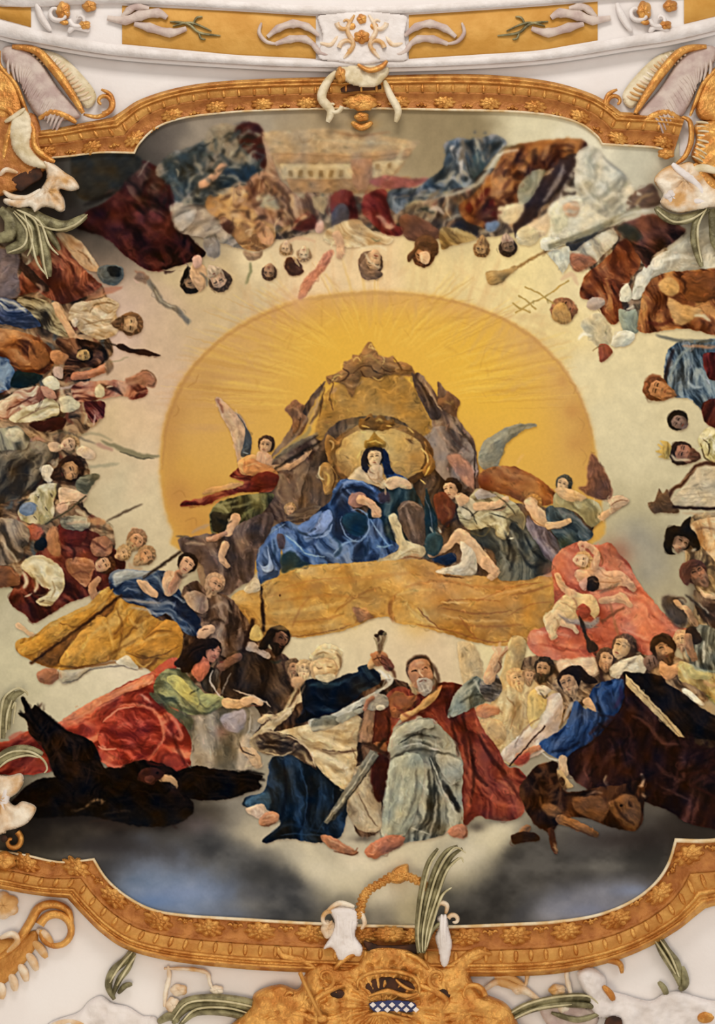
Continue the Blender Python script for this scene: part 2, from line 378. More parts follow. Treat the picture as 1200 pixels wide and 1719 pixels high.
                keep = s.img[sl].copy(); fa = rr.rand()*6
                for _ in range(int(A[0])):
                    t = rr.randint(len(ii)); x = s.X[sl][ii[t], jj[t]]; y = s.Y[sl][ii[t], jj[t]]; a = fa+vnoise(np.array([x/60.]), np.array([y/60.]))[0]*7+rr.randn()*.3
                    l = f(1, 14)*(.5+rr.rand()); w_ = f(2, 4)*(.5+rr.rand()); c_ = np.cos(a)*l/2; d_ = np.sin(a)*l/2; b_ = rr.randn()*l*.15
                    s.stroke([(x-c_, y-d_), (x-d_/l*b_*2, y+c_/l*b_*2), (x+c_, y+d_)], cols[rr.randint(len(cols))], w_, .55+.35*rr.rand())
                mm = blur(mk, 1)[..., None]; s.img[sl] = keep*(1-mm)+s.img[sl]*mm
            elif op == 'Q':   # cloud puffs: dark, light over a soft region
                r = s.mask(crom(P), 40); sl, m = r; m = blur(m, f(3, 14)); X = s.X[sl]; Y = s.Y[sl]; s.n += 1
                k = np.clip((fbm(X/f(2, 60)+s.n, Y/f(2, 60)*1.4, 4)-.5)*2.6+.5, 0, 1)[..., None]
                s.lay(sl, m, srgb(A[0])*(1-k)+srgb(A[1])*k, f(4, 1), False)
    def background(s):
        X = s.X[::4, ::4]; Y = s.Y[::4, ::4]
        Xw = X+(fbm(X/70, Y/70, 3)-.5)*90; Yw = Y+(fbm(X/70+40, Y/70, 3)-.5)*90
        num = 0; den = 0
        for x, y, c, w in s.bg:
            k = w/(((Xw-x)**2+(Yw-y)**2)+900)**1.6; num = num+k[..., None]*c; den = den+k
        lo = num/den[..., None]; yi = np.clip(np.arange(CH)/4-.4, 0, lo.shape[0]-1.001); xi = np.clip(np.arange(CW)/4-.4, 0, lo.shape[1]-1.001)
        y0 = yi.astype(int); x0 = xi.astype(int); fy = (yi-y0)[:, None, None]; fx = (xi-x0)[None, :, None]
        s.img[:] = ((lo[y0][:, x0]*(1-fx)+lo[y0][:, x0+1]*fx)*(1-fy)+(lo[y0+1][:, x0]*(1-fx)+lo[y0+1][:, x0+1]*fx)*fy)
        s.img *= (1+(fbm(s.X/14, s.Y/14, 4)-.5)*.10)[..., None]
    def finish(s):
        X, Y = s.X, s.Y
        s.img = s.img*(1+.035*(s.ids == 0)[..., None]*np.array([1., .95, .8]))
        L = blur(s.img.mean(2), 3); gy, gx = np.gradient(L); hi = s.img.mean(2)-blur(s.img.mean(2), 5)
        ii, jj = np.nonzero((s.ids > 1) & (X > -20) & (X < 1220) & (Y > 190)); rr = np.random.RandomState(5)
        hx = lambda c: ''.join('%02x' % int(np.clip(v, 0, 1)*255) for v in c)
        for t in rr.randint(0, len(ii), 13000):
            i, j = ii[t], jj[t]; x, y = X[i, j], Y[i, j]; g = np.hypot(gx[i, j], gy[i, j]); a = np.arctan2(gx[i, j], -gy[i, j]) if g > .002 else vnoise(np.array([x/50]), np.array([y/50]))[0]*7
            if g < .0035: continue
            c = s.img[i, j]; k = 1+(.34 if rr.rand() < .5 else -.36)*(.4+.6*rr.rand()); tint = np.array([1+.05*rr.randn(), 1., 1-.05*rr.randn()])
            l = 5+9*rr.rand(); q = rr.randn()*l*.18; ca, sa = np.cos(a), np.sin(a); d = 3*rr.randn()
            x -= sa*d*.5; y += ca*d*.5
            s.stroke([(x-ca*l/2, y-sa*l/2), (x-sa*q, y+ca*q), (x+ca*l/2, y+sa*l/2)], hx(c*k*tint+(.03 if k > 1 else 0)), 1.6+2*rr.rand(), .34, soft=0)
        dx = (fbm(X/8, Y/8, 2)-.5)*3.0*KS; dy = (fbm(X/8+31, Y/8+9, 2)-.5)*3.0*KS
        xi = np.clip(np.arange(CW)[None]+dx, 0, CW-1.01); yi = np.clip(np.arange(CH)[:, None]+dy, 0, CH-1.01)
        x0 = xi.astype(int); y0 = yi.astype(int); fx = (xi-x0)[..., None]; fy = (yi-y0)[..., None]; I = s.img
        s.img = (I[y0, x0]*(1-fx)+I[y0, x0+1]*fx)*(1-fy)+(I[y0+1, x0]*(1-fx)+I[y0+1, x0+1]*fx)*fy
        s.ids = s.ids[np.round(yi).astype(int), np.round(xi).astype(int)]
        f = blur((s.ids > 1).astype(np.float32), 1)[..., None]
        n1 = (fbm(X/5.5+3, Y/5.5, 2)-.5)[..., None]; n2 = (fbm(X/11+70, Y/11, 2)-.5)[..., None]; n3 = (fbm(X/24, Y/24+50, 2)-.5)[..., None]
        lum = s.img.mean(2, keepdims=True); J = np.clip(lum+(s.img-lum)*.84, 0, 1)*np.array([1.0, .975, .91])
        tt = np.clip(lum/.55, 0, 1); J = J*(.58+.42*tt*tt*(3-2*tt))*(1-.04*np.clip((lum-.6)/.3, 0, 1))
        J = J*(1+n1*.09+n2*.12)*.97 + n3*np.array([.10, .02, -.08]) + np.clip(n1, 0, 1)*np.array([.05, .04, .02])
        s.img = s.img*(1-f)+J*f
        tb = np.clip((430-Y)/60, 0, 1)[..., None]*.75; b = np.stack([blur(s.img[..., k], 1.6) for k in range(3)], 2); s.img = s.img*(1-tb)+b*tb
        b = np.stack([blur(s.img[..., k], 2) for k in range(3)], 2); s.img = s.img+(s.img-b)*.5
        s.img = np.clip(s.img*(1+(fbm(X/3, Y/3, 2)-.5)*.05)[..., None], 0, 1).astype(np.float32)

PAINT = '''
G 150 200 3a342e
G 130 285 35322e 3
G 160 310 2e2b28 3
G 205 285 3c3834 3
G 235 265 45403c 3
G 250 240 4c4642 2
G 120 330 2c2826 3
G 300 225 6c645c
G 420 195 a09480
G 340 215 948878 2
G 280 250 5f5650
G 360 230 8f8272
G 500 230 a08c6c
G 720 225 8a7a5c
G 800 235 857658
G 900 215 cfc6a6
G 1000 250 d8d2ba
G 1080 260 b8b4a0
G 1130 330 b4ac98
G 170 280 35322e
G 60 430 8a6a50
G 100 470 a88a70
G 200 500 cbb09c
G 180 560 cfb2a0
G 260 650 ceb094
G 300 470 c8b288
G 350 480 c9b084
G 260 560 c9ae90
G 240 600 cbae90
G 230 700 d8bb96
G 180 700 ccb48c
G 240 770 d4bc9a
G 230 850 d0c09c
G 190 820 c4b898
G 270 930 ccbc98
G 440 440 decaa0
G 530 470 e0c49a
G 620 460 e2c698
G 750 470 dfc890
G 860 470 e2cf96
G 930 560 dcc890
G 1000 520 dfceA0
G 1000 620 d8caa0
G 1040 700 d2c6a0
G 1060 780 cfc4a0
G 1060 850 b0a684
G 1100 920 9a9074
G 1140 880 b8b092
G 1000 940 a89878
G 350 620 c9a878
G 900 620 d0b070
G 80 900 b0a078
G 160 940 b8a888
G 20 960 a8a080
G 30 1010 bcb498
G 20 1100 c4bc9c
G 60 1160 c4bc9c
G 110 1170 ccc2a4
G 200 1125 d6cab0
G 160 1150 d0c6a8
G 260 1140 d0c2a6
G 330 1030 9a8c6c
G 450 1120 a89c7c
G 500 1080 d6c8a4
G 580 1080 d4c4a0
G 650 1070 d2c09c
G 720 1085 d2bc9a
G 850 1095 d8ca9c
G 950 1080 c8b48c
G 1050 1180 c8ad78
G 380 1230 a49a84
G 400 1270 9a917c
G 330 1320 4a4640
G 300 1400 4e4c4a
G 200 1400 2c2a2a
G 80 1400 26241f
G 150 1440 3a3a3e
G 260 1480 66748c
G 300 1500 7080a0
G 350 1500 5a6478
G 420 1460 57544e
G 480 1510 3a3a3c
G 440 1530 4a4c54
G 380 1360 7c766c
G 430 1400 bcb096
G 500 1440 cdc2a6
G 600 1460 d8caae
G 700 1430 ccc0a2
G 560 1500 7f7a6a
G 620 1520 7a766c
G 700 1500 cbbf9a
G 760 1520 5c5a54
G 820 1450 7a7464
G 830 1400 c2b592
G 870 1440 3e3a36
G 950 1480 3a3838
G 1000 1450 4a4846
G 1000 1510 767682
G 950 1530 72747e
G 1060 1500 68666a
G 1100 1450 3a3632
G 1170 1370 2a2420
G 850 1530 3c3c40
!
Q 171411 4a4238 70 12 .8 : -30,1340 60,1350 200,1350 330,1330 380,1370 340,1390 200,1400 60,1430 -30,1420
Q 2a2c30 59595a 60 14 .85 : 340,1380 420,1430 500,1480 540,1540 480,1560 420,1540 440,1490 380,1450 320,1430
Q 3c3c40 6a7080 60 16 .6 : 180,1440 300,1420 340,1470 250,1460
Q 62748f 8c98b0 60 14 .8 : 200,1470 300,1465 370,1500 330,1530 230,1510
Q 2c2a28 55524e 60 12 .9 : 740,1560 770,1510 830,1470 850,1420 900,1400 960,1440 1100,1400 1120,1450 1040,1480 900,1490 830,1560
Q 6c6e7a 8a8a92 60 12 .8 : 900,1530 960,1490 1070,1480 1050,1530 940,1560
Q cfc5a8 e0d6bc 60 14 .8 : 440,1400 520,1440 620,1445 760,1410 850,1370 870,1400 790,1460 720,1480 660,1520 560,1500 480,1440
Q 2e2c28 4a4844 60 8 .9 : 120,262 220,255 250,290 240,340 180,360 120,330
Q 777 99958a 60 16 .6 : 1030,880 1090,880 1120,950 1090,990 1060,940
P golden_glory|round golden sunburst glowing behind the throne
B d2a44e 2 .05 : 268,790 274,720 298,650 345,590 410,540 500,503 610,490 700,493 790,512 870,548 930,600 970,660 992,720 1003,780 1010,850 980,920 640,1000 320,930 290,890 276,850
R e0ae4a 640 640 190 .75
R e4b548 740 590 130 .6
R e6b83e 840 640 90 .7
R e6b640 560 600 90 .5
R e2b24c 900 720 90 .5
R c89c6c 330 690 90 .5
R c9a070 400 575 80 .55
R bd9058 330 640 50 .5
R c48c48 300 850 60 .6
R d8aa58 420 740 90 .5
R c89c5c 960 720 40 .6 120
R d0a468 950 640 50 .5
R d2a878 890 570 60 .5
R cda070 600 495 140 .6 22
R d0a06c 780 515 100 .5 20
R c89868 470 525 80 .5 24
Y 625 700 120 380 185 355 110 f0cc62 4 .2
Y 625 700 150 380 180 360 110 b8863c 3.5 .2
Y 626 700 220 390 170 290 60 c49868 9 .14
Y 627 700 250 390 280 360 60 c49c6c 8 .12
R b8864c 988 700 20 .6 80
R b4824a 285 720 20 .5 90
S a87848 6 .45 : 272,790 284,700 330,610 410,545 500,507
S b08858 7 .4 : 500,505 610,492 700,495
S b08050 6 .45 : 700,495 790,514 870,550 935,606 975,670 995,735
R b88c50 350 640 22 .4
R b88a50 300 690 20 .4
R b48048 300 830 24 .5
R b88040 330 890 26 .5
R c08c48 360 820 20 .4
R c08c44 350 870 18 .3
R cfa04c 310 780 14 .4
R b98248 960 690 14 .5
R bd8a50 945 640 12 .5
R b98448 965 745 16 .4
R c0925c 900 575 20 .4
R be8c50 950 590 16 .4
S a87840 3 .4 : 290,700 300,690 296,680
S a87840 3 .4 : 315,650 326,642 334,628
S a8783c 3 .4 : 290,830 304,824 312,836
S a8783c 3 .4 : 310,875 326,870 330,884
S b08448 3 .4 : 955,640 966,650 962,662
S b08448 3 .4 : 970,700 980,712 974,728
S b08448 3 .4 : 972,752 984,764 978,782
P

F painted_throne|gilded canopied throne with brown drapery behind the seated woman
D 4f3a30 7a5c48 987a60 100 14 : 547,640 525,662 505,690 490,715 470,745 455,765 480,775 530,735 545,780 555,880 480,900 400,960 350,1000 330,930 380,890 420,860 440,810 455,770 500,730 520,690
D 5a3f34 82604c a4866c 80 12 : 700,625 725,650 735,665 735,640 750,657 770,672 765,695 780,720 798,750 800,850 740,860 700,800 705,730 725,715 715,680 695,650
D 50362e 75584a 957860 70 16 : 470,760 540,730 550,800 560,860 500,900 470,880 440,850 450,800
D 5c4a44 82706a 9a8880 100 16 : 705,735 740,715 790,745 800,800 760,830 720,800 700,770
B b08036 1 .15 : 545,660 580,640 620,628 665,628 690,645 712,685 725,720 700,735 670,712 620,705 580,720 550,745 528,730 535,700
R c49448 600 670 34 .5
R b98a44 660 700 34 .5
R a8743a 560 710 20 .4
P crest|carved leafy crest topping the canopy
B 96683a 0 .3 : 547,632 562,628 575,620 578,608 590,602 592,595 603,596 612,582 620,574 628,584 636,596 650,600 660,597 662,608 680,608 694,620 696,630 680,632 660,628 640,634 636,640 610,632 600,645 590,668 580,648 560,640 552,645
S 6c4220 3 .8 : 590,630 600,620 612,614 622,616 632,625 650,630
S b8904c 4 .7 : 600,612 612,600 620,596 630,604 640,612
S b08a60 5 .6 : 610,640 590,648 580,640
S d4a850 3 .7 : 625,632 635,638 645,632
S 5c3820 3 .8 : 575,618 585,625 580,636 570,640
S c8a070 4 .5 : 650,610 665,616 680,618
S 6c4220 3 .7 : 660,600 668,610 676,622 692,622
S 70482a 3 .8 : 548,634 560,645 552,665 556,678 560,690
S b89070 7 .6 : 556,660 566,652
S 6c4424 3 .7 : 545,648 540,675 535,700
S b28a58 5 .6 : 668,635 680,632
B 5a443c 0 .3 : 690,625 705,640 722,662 735,680 740,700 725,705 716,690 700,660
S a8886c 4 .5 : 700,640 714,662 722,690
P finial|carved vase finial of the canopy
B 8c5c3c 0 .3 : 478,686 488,676 496,670 504,678 512,682 508,692 516,700 514,715 500,732 490,720 492,705 484,694
S b88458 4 .7 : 490,684 500,688 502,704
S 5c3c2c 3 .7 : 504,700 502,716 496,728
B 80563a 0 .3 : 735,670 745,666 752,657 760,664 772,674 768,686 766,700 750,692 738,684
S b08248 4 .8 : 745,672 756,678 762,672
S 5a4038 4 .8 : 742,690 752,706 756,730 790,760
S a88470 5 .5 : 750,700 762,718 774,740
S 9c7c6c 6 .5 : 728,712 752,745 768,760
S 403028 4 .7 : 760,700 775,725 796,748
S b0988c 6 .5 : 720,715 740,750 765,765
B b07a64 1 .25 : 752,765 768,762 782,772 796,790 795,820 780,812 765,792 754,778
S 3c2a20 2 .9 : 797,755 797,800 798,830
S a89078 5 .5 : 520,690 510,710 490,740 470,760
S 927a64 6 .5 : 540,672 524,690 516,712
S b0907c 5 .5 : 534,660 530,690 520,720
S 7a6450 5 .5 : 545,650 530,668
S 3e2a22 5 .8 : 460,772 490,752 520,738 535,730
S 7c7458 8 .6 : 465,765 490,748 515,728 520,715
D 3c2c24 5c4434 7c5c44 90 12 : 545,730 600,700 680,710 740,800 800,830 900,850 1000,860 960,930 860,965 760,960 700,940 560,900 500,860
P mirror|gilt framed oval mirror with glowing light
E 7a4c22 640 766 88 58 0 .3 0
E c2944c 637 766 76 49 0 .1 0
R f0dc98 625 740 34 .9
R e0c078 600 765 26 .5
R d8b468 660 745 30 .6
R 8a5c2c 575 790 20 .6
R a8783c 700 770 20 .5
B 8c5c24 0 .35 : 602,705 612,702 622,694 628,702 636,696 644,698 650,706 660,704 662,712 650,722 625,722 606,720
S e0b050 3 .8 : 606,714 620,718
S e4b858 4 .8 : 630,708 636,704 642,708
S 4c2c14 3 .8 : 612,706 622,700
S f0c868 3 .7 : 648,714 658,716
S a4702c 5 .8 : 665,720 680,718 692,730 690,742
S e8c060 3 .8 : 684,716 694,726
S 5a3418 4 .8 : 680,735 696,745
B 9c6c34 0 .4 : 545,738 552,730 565,740 575,735 572,748 562,758 566,775 556,782 548,765
S e0b878 3 .7 : 552,740 560,744 556,756
B a8783a 0 .4 : 536,785 545,775 555,780 562,790 568,810 560,825 545,830 540,810 534,800
S f0c45c 4 .85 : 545,792 552,800 549,816
S f4e0b0 3 .8 : 538,782 534,796 542,806
S 5c3414 3 .8 : 556,785 562,800 558,822
S b88040 4 .8 : 562,775 570,790 582,796
B a06c30 0 .4 : 712,740 722,760 730,775 728,790 715,800 708,790 716,775
S f4d47c 3 .9 : 706,752 716,762 718,778
S f0c860 3 .9 : 722,782 712,800
S e0a848 3 .8 : 690,795 710,788
S f0cc70 2 .9 : 705,805 715,812
F painted_enthroned_woman|crowned woman in a blue cloak seated at the centre
P robe|dark teal and grey skirt
D 1c2c34 2c4450 4c6068 100 12 : 640,820 680,805 700,830 718,870 735,930 700,940 640,930 600,900
B 6a5246 0 .3 : 668,850 685,840 705,848 716,870 714,900 705,925 690,912 672,880
S a88c7c 6 .6 : 680,850 690,880 698,905
S a89080 3 .6 : 670,856 685,842 708,852
B d4c49c 0 .2 : 652,868 662,862 672,880 680,905 710,918 714,930 700,938 660,942 630,944 650,930 668,922 660,895
S 8c7450 2 .6 : 668,936 685,926 705,928
S efe4c4 4 .7 : 658,938 690,920 706,918
S 8c4820 4 .8 : 668,941 690,934 716,940
B 1c3848 0 .3 : 715,820 725,850 735,880 728,920 716,900 712,860
S 7884a0 2 .6 : 712,832 722,860 726,890
P cloak|bright blue flowing cloak
D 1a3060 3a5a98 6c8ac4 60 13 1.2 : 572,806 590,804 620,812 645,830 640,845 600,826 590,850 620,870 640,872 650,900 670,918 640,938 600,944 555,946 520,948 500,945 480,940 472,920 470,960 455,975 440,982 434,970 430,940 434,910 452,888 480,875 500,872 520,862 540,852 556,840 558,825
B 1c3868 0 .3 : 640,765 650,760 658,790 680,805 675,812 655,812 645,790
B 2c4c90 0 .2 : 652,788 665,795 684,805 676,812 655,806
S 3c64b4 8 .9 : 562,838 570,815 590,808 615,815 640,832
S 8ca8e4 5 .85 : 565,830 578,812 600,808
S 10204a 5 .8 : 560,850 570,828 590,818 612,822
S 203c78 8 .7 : 545,862 530,905 500,925 560,940
B 7c98dc 0 .2 : 518,880 535,865 552,856 558,868 550,885 535,900 510,902 530,888
B 5c80cc 0 .2 : 500,885 520,870 540,858 530,880 512,895
S 9cb4ec 3 .8 : 512,900 535,902 552,890
B 184468 1 .2 : 580,862 600,860 615,868 616,890 605,900 590,898 578,885 574,872
R 0c2c50 600 882 14 .6
S 7ca0d8 3 .8 : 588,856 605,856 617,868 618,890 604,908 584,902 572,880 574,866
S 5c84cc 4 .7 : 560,940 578,928 600,912 604,900
S 8cb0e0 3 .7 : 560,930 575,915 600,905
S 1c4068 6 .7 : 560,900 572,920 560,936
S 16305c 6 .7 : 620,905 612,930 600,940
S 4870b8 10 .6 : 640,900 630,920 648,930
S 88b0d0 3 .7 : 632,915 645,918 660,915
S 102c4c 5 .8 : 642,870 646,890 658,915
S 5478c4 9 .8 : 440,970 436,930 450,905 475,890 495,895
S 84a4d8 3 .8 : 432,940 438,915 452,895 480,880
B 8ca8e0 0 .2 : 448,915 452,930 458,955 444,960 434,942 440,950 450,945
B 1c3c78 0 .2 : 440,970 455,960 468,960 460,975 440,982
S 4c78c4 10 .8 : 480,900 500,920 530,938 550,945
S a0c4e4 3 .8 : 478,896 495,910 515,930 545,935
B 2a4048 1 .2 : 472,935 490,925 505,940 520,948 490,955 474,962
R 3c4a3c 490 950 12 .7
B 5c4c58 0 .3 : 464,900 474,896 479,906 476,920 468,918
P bodice|cream chest and sleeve
B d8bc94 0 .25 : 600,785 610,782 622,790 640,800 650,812 642,820 620,812 600,806 584,804 590,795
S b08858 2 .7 : 612,790 625,806 640,816
S a87c4c 2 .8 : 640,808 648,800
P
H 629 769 18 -4 -.1 e8c49a 2a2430 -
B 28283c 0 .2 : 609,760 618,752 616,775 622,790 614,792 606,782
B 20284a 0 .2 : 643,754 652,765 654,785 662,795 646,796 644,780
B e8c49c 0 .3 : 623,784 640,782 642,800 634,812 625,806 618,792
B e8bc90 0 .3 : 648,805 662,800 680,804 690,812 688,822 670,818 655,822 646,816
P crown|golden crown on her head
B a07830 0 .35 : 612,740 618,738 622,732 628,724 634,732 642,738 647,744 644,752 628,749 612,752
S e8c868 2 .8 : 616,744 628,740 642,745
S 6c4c1c 2 .8 : 614,751 628,748 643,752
P
B 9c7068 0 .3 : 584,838 592,828 606,826 616,834 612,848 600,852 586,848
L dca880 16 12 : 606,838 622,846 632,856
B dcaa80 0 .3 : 624,848 636,850 641,862 636,870 624,866
S a06c50 2 .7 : 628,858 634,868
B 4a3c50 1 .3 : 636,828 652,826 655,840 645,845 636,842
S d4aa80 3 .7 : 645,818 648,832
F painted_carpet|ochre cloth spread under the throne
D a8702c cc9644 e2b468 20 26 .7 : 390,1000 430,985 450,975 500,955 560,948 640,942 700,938 740,950 780,962 860,972 920,968 935,980 935,1020 920,1050 890,1078 840,1085 800,1078 740,1062 700,1050 668,1046 650,1035 620,1040 600,1050 560,1062 500,1070 470,1060 440,1078 410,1070 395,1040
R deae58 480 1010 40 .5
R deb058 580 1000 50 .4
R c08048 740 980 50 .6
R b87a40 840 1000 50 .5
R d8a850 700 1040 30 .6
S 9c6028 4 .8 : 668,995 658,1010 656,1025 664,1045
S 9c5c24 4 .8 : 592,1020 600,1028 602,1040 596,1046
S 8c5424 4 .7 : 592,1018 610,1026 630,1036
B a46c44 0 .2 : 592,1020 610,1024 628,1036 612,1042 602,1044
S b07430 2 .7 : 592,995 575,1015 562,1028
S eccf88 5 .6 : 710,1020 722,1045 745,1062
S e6be70 5 .6 : 665,1000 690,992 730,990
S a86430 3 .6 : 735,1010 790,1006 840,1010
S ecc07c 3 .6 : 740,1012 790,1012
S 9c5a2c 3 .6 : 740,1020 800,1030 860,1025
S e8b870 4 .6 : 740,1032 790,1042 850,1042
S a05c2c 3 .6 : 770,1035 790,1060 800,1072
S a8602c 3 .6 : 800,1010 860,985 910,978
S eab878 4 .5 : 800,1005 860,992 900,985
S 94542a 3 .6 : 700,1048 760,1060 830,1078 900,1068
S a86430 3 .5 : 850,1035 890,1015 925,1010
S c0803c 3 .6 : 470,990 520,975 600,968
S 6c3c1c 3 .8 : 738,958 752,968 780,970
S 3a2014 4 .95 : 437,985 440,1010 443,1060
S 2a1812 4 .95 : 436,983 440,992
B d8c09c 0 .2 : 410,990 425,970 434,975 436,990 420,996
S 98602c 2 .8 : 455,1067 500,1068 560,1058 590,1048
E 6c3c18 470 999 2 2
F painted_angel|winged angel in a red sash flying left of the throne
P wing|pale wing with a blue edge
B c8a488 0 .2 : 362,668 372,670 390,688 404,698 412,710 418,730 412,745 408,770 400,780 394,750 384,720 370,695
B 4c5058 0 .25 : 394,692 406,705 418,725 422,740 420,765 412,768 404,765 410,740 410,715
S e0c4a0 6 .6 : 376,690 395,720 402,755
S 8c4c3c 4 .8 : 363,668 370,680 376,694
S 8894a0 3 .8 : 408,760 418,762
P tunic|olive green skirt
D 34301c 6c683c 949060 60 12 1.1 : 358,850 380,838 420,830 455,828 460,835 445,855 430,870 408,885 388,890 380,882 370,892 356,895 352,870
B 38301f 0 .2 : 355,860 380,862 392,860 388,885 372,895 358,890
S a09c6c 5 .7 : 362,850 380,845 400,840
S 8a8a54 5 .7 : 395,885 410,865 430,850
P sash|dark red and ochre sash blowing left
D 5c140c 943020 c46840 0 10 : 395,790 410,780 430,775 450,790 462,810 455,825 430,826 400,828 375,834 350,846 330,848 305,850 308,842 330,838 350,832 372,824 400,818 410,810 400,805 385,800
B d89c58 0 .2 : 340,830 352,818 372,815 395,810 408,812 400,818 375,822 355,828
B d8a060 0 .3 : 400,775 415,765 430,764 440,775 436,785 425,795 410,798 402,790
S 7c2018 4 .8 : 345,838 375,830 410,822 450,818
S e09460 3 .7 : 392,800 412,800 425,788
S 6c1c14 4 .8 : 402,800 425,800 440,790
P
L d8a47c 18 10 : 395,870 380,905 370,930
L dca880 14 9 : 372,915 376,935 378,945
S f0c498 5 .6 : 390,885 378,905 370,922
L d0a078 13 9 : 440,788 465,785 490,782
L c89870 8 8 : 485,785 505,772 520,755
S 6c4838 4 .8 : 445,795 470,792 490,800
H 446 748 15 10 -.3 dca87c 4a3020 -
F painted_cherub|small curly cherub head beside the blue cloak
H 487 856 11 5 .2 c89a74 a07c54 -
D 5a443c 7c6450 987c64 0 10 : 480,868 510,852 540,850 520,870 500,880
F painted_angels_cloud|brown dusky cloud with a reclining angel under the flying angel
D 4a3834 6c5450 8c7468 70 16 : 300,905 330,900 350,895 385,900 400,880 450,860 460,870 450,900 430,930 425,970 400,985 380,1000 350,990 340,950 310,930
L b08068 10 8 : 350,905 365,902 378,895
S a89078 6 .6 : 320,895 340,885 352,880
S 4a4440 5 .8 : 296,900 315,902 330,910
S c0a890 5 .6 : 310,912 330,912 345,915
L d8a880 14 9 : 378,915 372,935 382,950
F painted_kneeling_angel|kneeling angel in pale grey tunic right of the throne
P tunic|pale grey and cream tunic with dark skirt
D 3c3c38 56564c 787464 70 14 1.1 : 790,890 830,870 870,860 885,880 910,920 930,945 925,960 890,972 860,975 835,970 830,930 800,910
S 2c2c2c 7 .7 : 850,900 862,930 855,960
S 8c8c84 5 .6 : 846,880 862,900 880,940
S 24262a 6 .7 : 870,920 890,950 915,945
S 98988c 4 .6 : 838,925 850,945 842,958
D 7c6c4c b4a67c d8cca4 20 8 1.1 : 770,850 790,832 800,820 825,822 850,835 870,850 882,870 878,890 860,875 850,905 835,900 825,885 790,890 775,878 768,862
B cdbfa0 0 .3 : 768,842 780,835 795,838 800,850 790,870 778,868
B a8a0a0 0 .3 : 796,828 808,820 822,826 835,832 820,836 802,838
S 3c3424 3 .8 : 790,868 810,852 830,855 850,850
S f0e8c4 5 .7 : 800,870 825,862 850,870
S f4ecc8 5 .7 : 820,880 840,880 850,900
S 4c4430 3 .8 : 820,862 845,868 872,880
S f8f0dc 3 .9 : 852,905 862,903
S 6c6040 3 .7 : 780,890 810,900 825,885
P
L dcb088 15 11 : 800,850 830,848 850,838
S 8c5c40 2 .7 : 820,856 840,856 854,846
H 757 822 17 -10 -.7 e0ac84 3c281c -
B d8aa80 0 .3 : 764,830 776,828 788,838 775,850 766,842
L dcb48c 26 20 : 772,900 795,920 818,948
L d8ac88 20 14 : 815,945 830,960 825,968
B d8c8b0 0 .3 : 772,910 785,915 798,930 800,960 780,966 735,962 738,955 765,948 775,935
S fff4e0 3 .8 : 734,960 752,958
S 806c50 4 .6 : 785,950 800,962 780,966
L d8ac84 15 9 : 765,900 748,920 722,932
S 8c5c3c 2 .7 : 722,935 745,928
P cushion|dark blue cushion
B 142c58 0 .3 : 725,938 745,932 762,928 766,940 752,948 730,944
B 32505c 0 .3 : 718,898 732,892 742,900 742,918 732,932 718,930 712,915
B 843c20 0 .3 : 728,832 745,825 758,840 765,850 760,870 750,885 735,870 730,852
S c47840 5 .5 : 745,845 755,860 752,872
S 242030 6 .7 : 768,870 750,880 742,895
S c8c8c0 3 .7 : 722,884 726,894
S c8c8c0 3 .7 : 736,884 740,894
F painted_winged_angel|angel with a grey wing and an orange drape right of the throne
P wing|grey raised wing
B 8e8a78 0 .25 : 804,780 806,752 815,738 832,728 850,718 870,712 895,712 900,716 880,722 862,735 850,745 842,765 836,782 820,790
S b8b49c 5 .6 : 812,770 820,748 845,730
S 6c6c60 5 .6 : 850,724 875,715 898,714
P drape|brown orange drape
D 743818 a85c28 c48448 30 24 .7 : 803,800 815,788 835,782 865,784 890,795 910,808 930,825 935,840 915,848 890,850 860,835 830,825 808,820
R 7c2c1c 815 805 14 .7
R c8904c 890 830 16 .6
P
S e0b060 4 .8 : 866,780 874,768 880,762
H 893 846 15 20 -.6 dca878 b07838 -
B e8b888 0 .3 : 880,842 895,838 905,850 918,865 916,885 900,882 890,865
S 8c5834 2 .7 : 880,850 892,870 912,884
P skirt|mauve skirt
D 4c4450 6e6070 8c8090 70 12 : 885,865 900,880 918,888 930,900 945,930 935,945 915,935 900,910 886,890
S a498ac 4 .6 : 892,885 905,910 925,935
S 40343c 4 .7 : 915,890 925,915 940,930
F painted_reclining_angel|dark haired angel leaning right with folded hands
P robe|slate blue robe
D 303c44 4c5c64 6c7478 40 12 : 918,850 945,852 965,862 980,880 995,895 990,905 970,915 945,925 935,905 920,880
R 3c4c34 950 912 14 .6
S 8c8c98 4 .6 : 940,858 970,872 990,895
P tunic|pale olive tunic
D 847850 a89c6c c4ba90 40 10 : 930,830 950,822 980,835 1005,845 1010,870 995,885 985,880 970,862 945,852 930,850
P
H 945 814 15 15 -.4 dcb080 4c4a40 -
B d8ac78 0 .3 : 932,822 945,818 965,825 985,835 965,842 945,838
L d8aa7c 12 8 : 1010,868 1030,855 1050,840
B dcb48c 0 .3 : 1020,838 1035,832 1050,834 1056,842 1044,850 1028,852
S 8c5c38 2 .8 : 1022,850 1040,840 1054,840
L dcb080 12 9 : 920,882 940,880 955,874
S a8744c 2 .7 : 922,888 945,886
P dark_drape|brown wind blown drape
B 84523c 1 .25 : 985,790 992,762 1005,775 1020,800 1028,830 1015,840 995,835 970,820 985,812

F painted_crowd_shade|dusky brown crowd in shade along the top of the ring
D 3c302c 6c5a4c a08c70 120 14 1.1 : 250,290 330,300 420,320 480,330 540,320 600,330 660,340 740,320 800,290 900,270 960,290 960,340 900,370 840,395 740,400 680,392 560,385 480,400 420,400 350,400 280,370
D 4c3c34 80684c b09870 40 10 1.1 : 980,400 1020,380 1080,380 1120,420 1090,520 1050,540 1030,520 1020,480 990,450
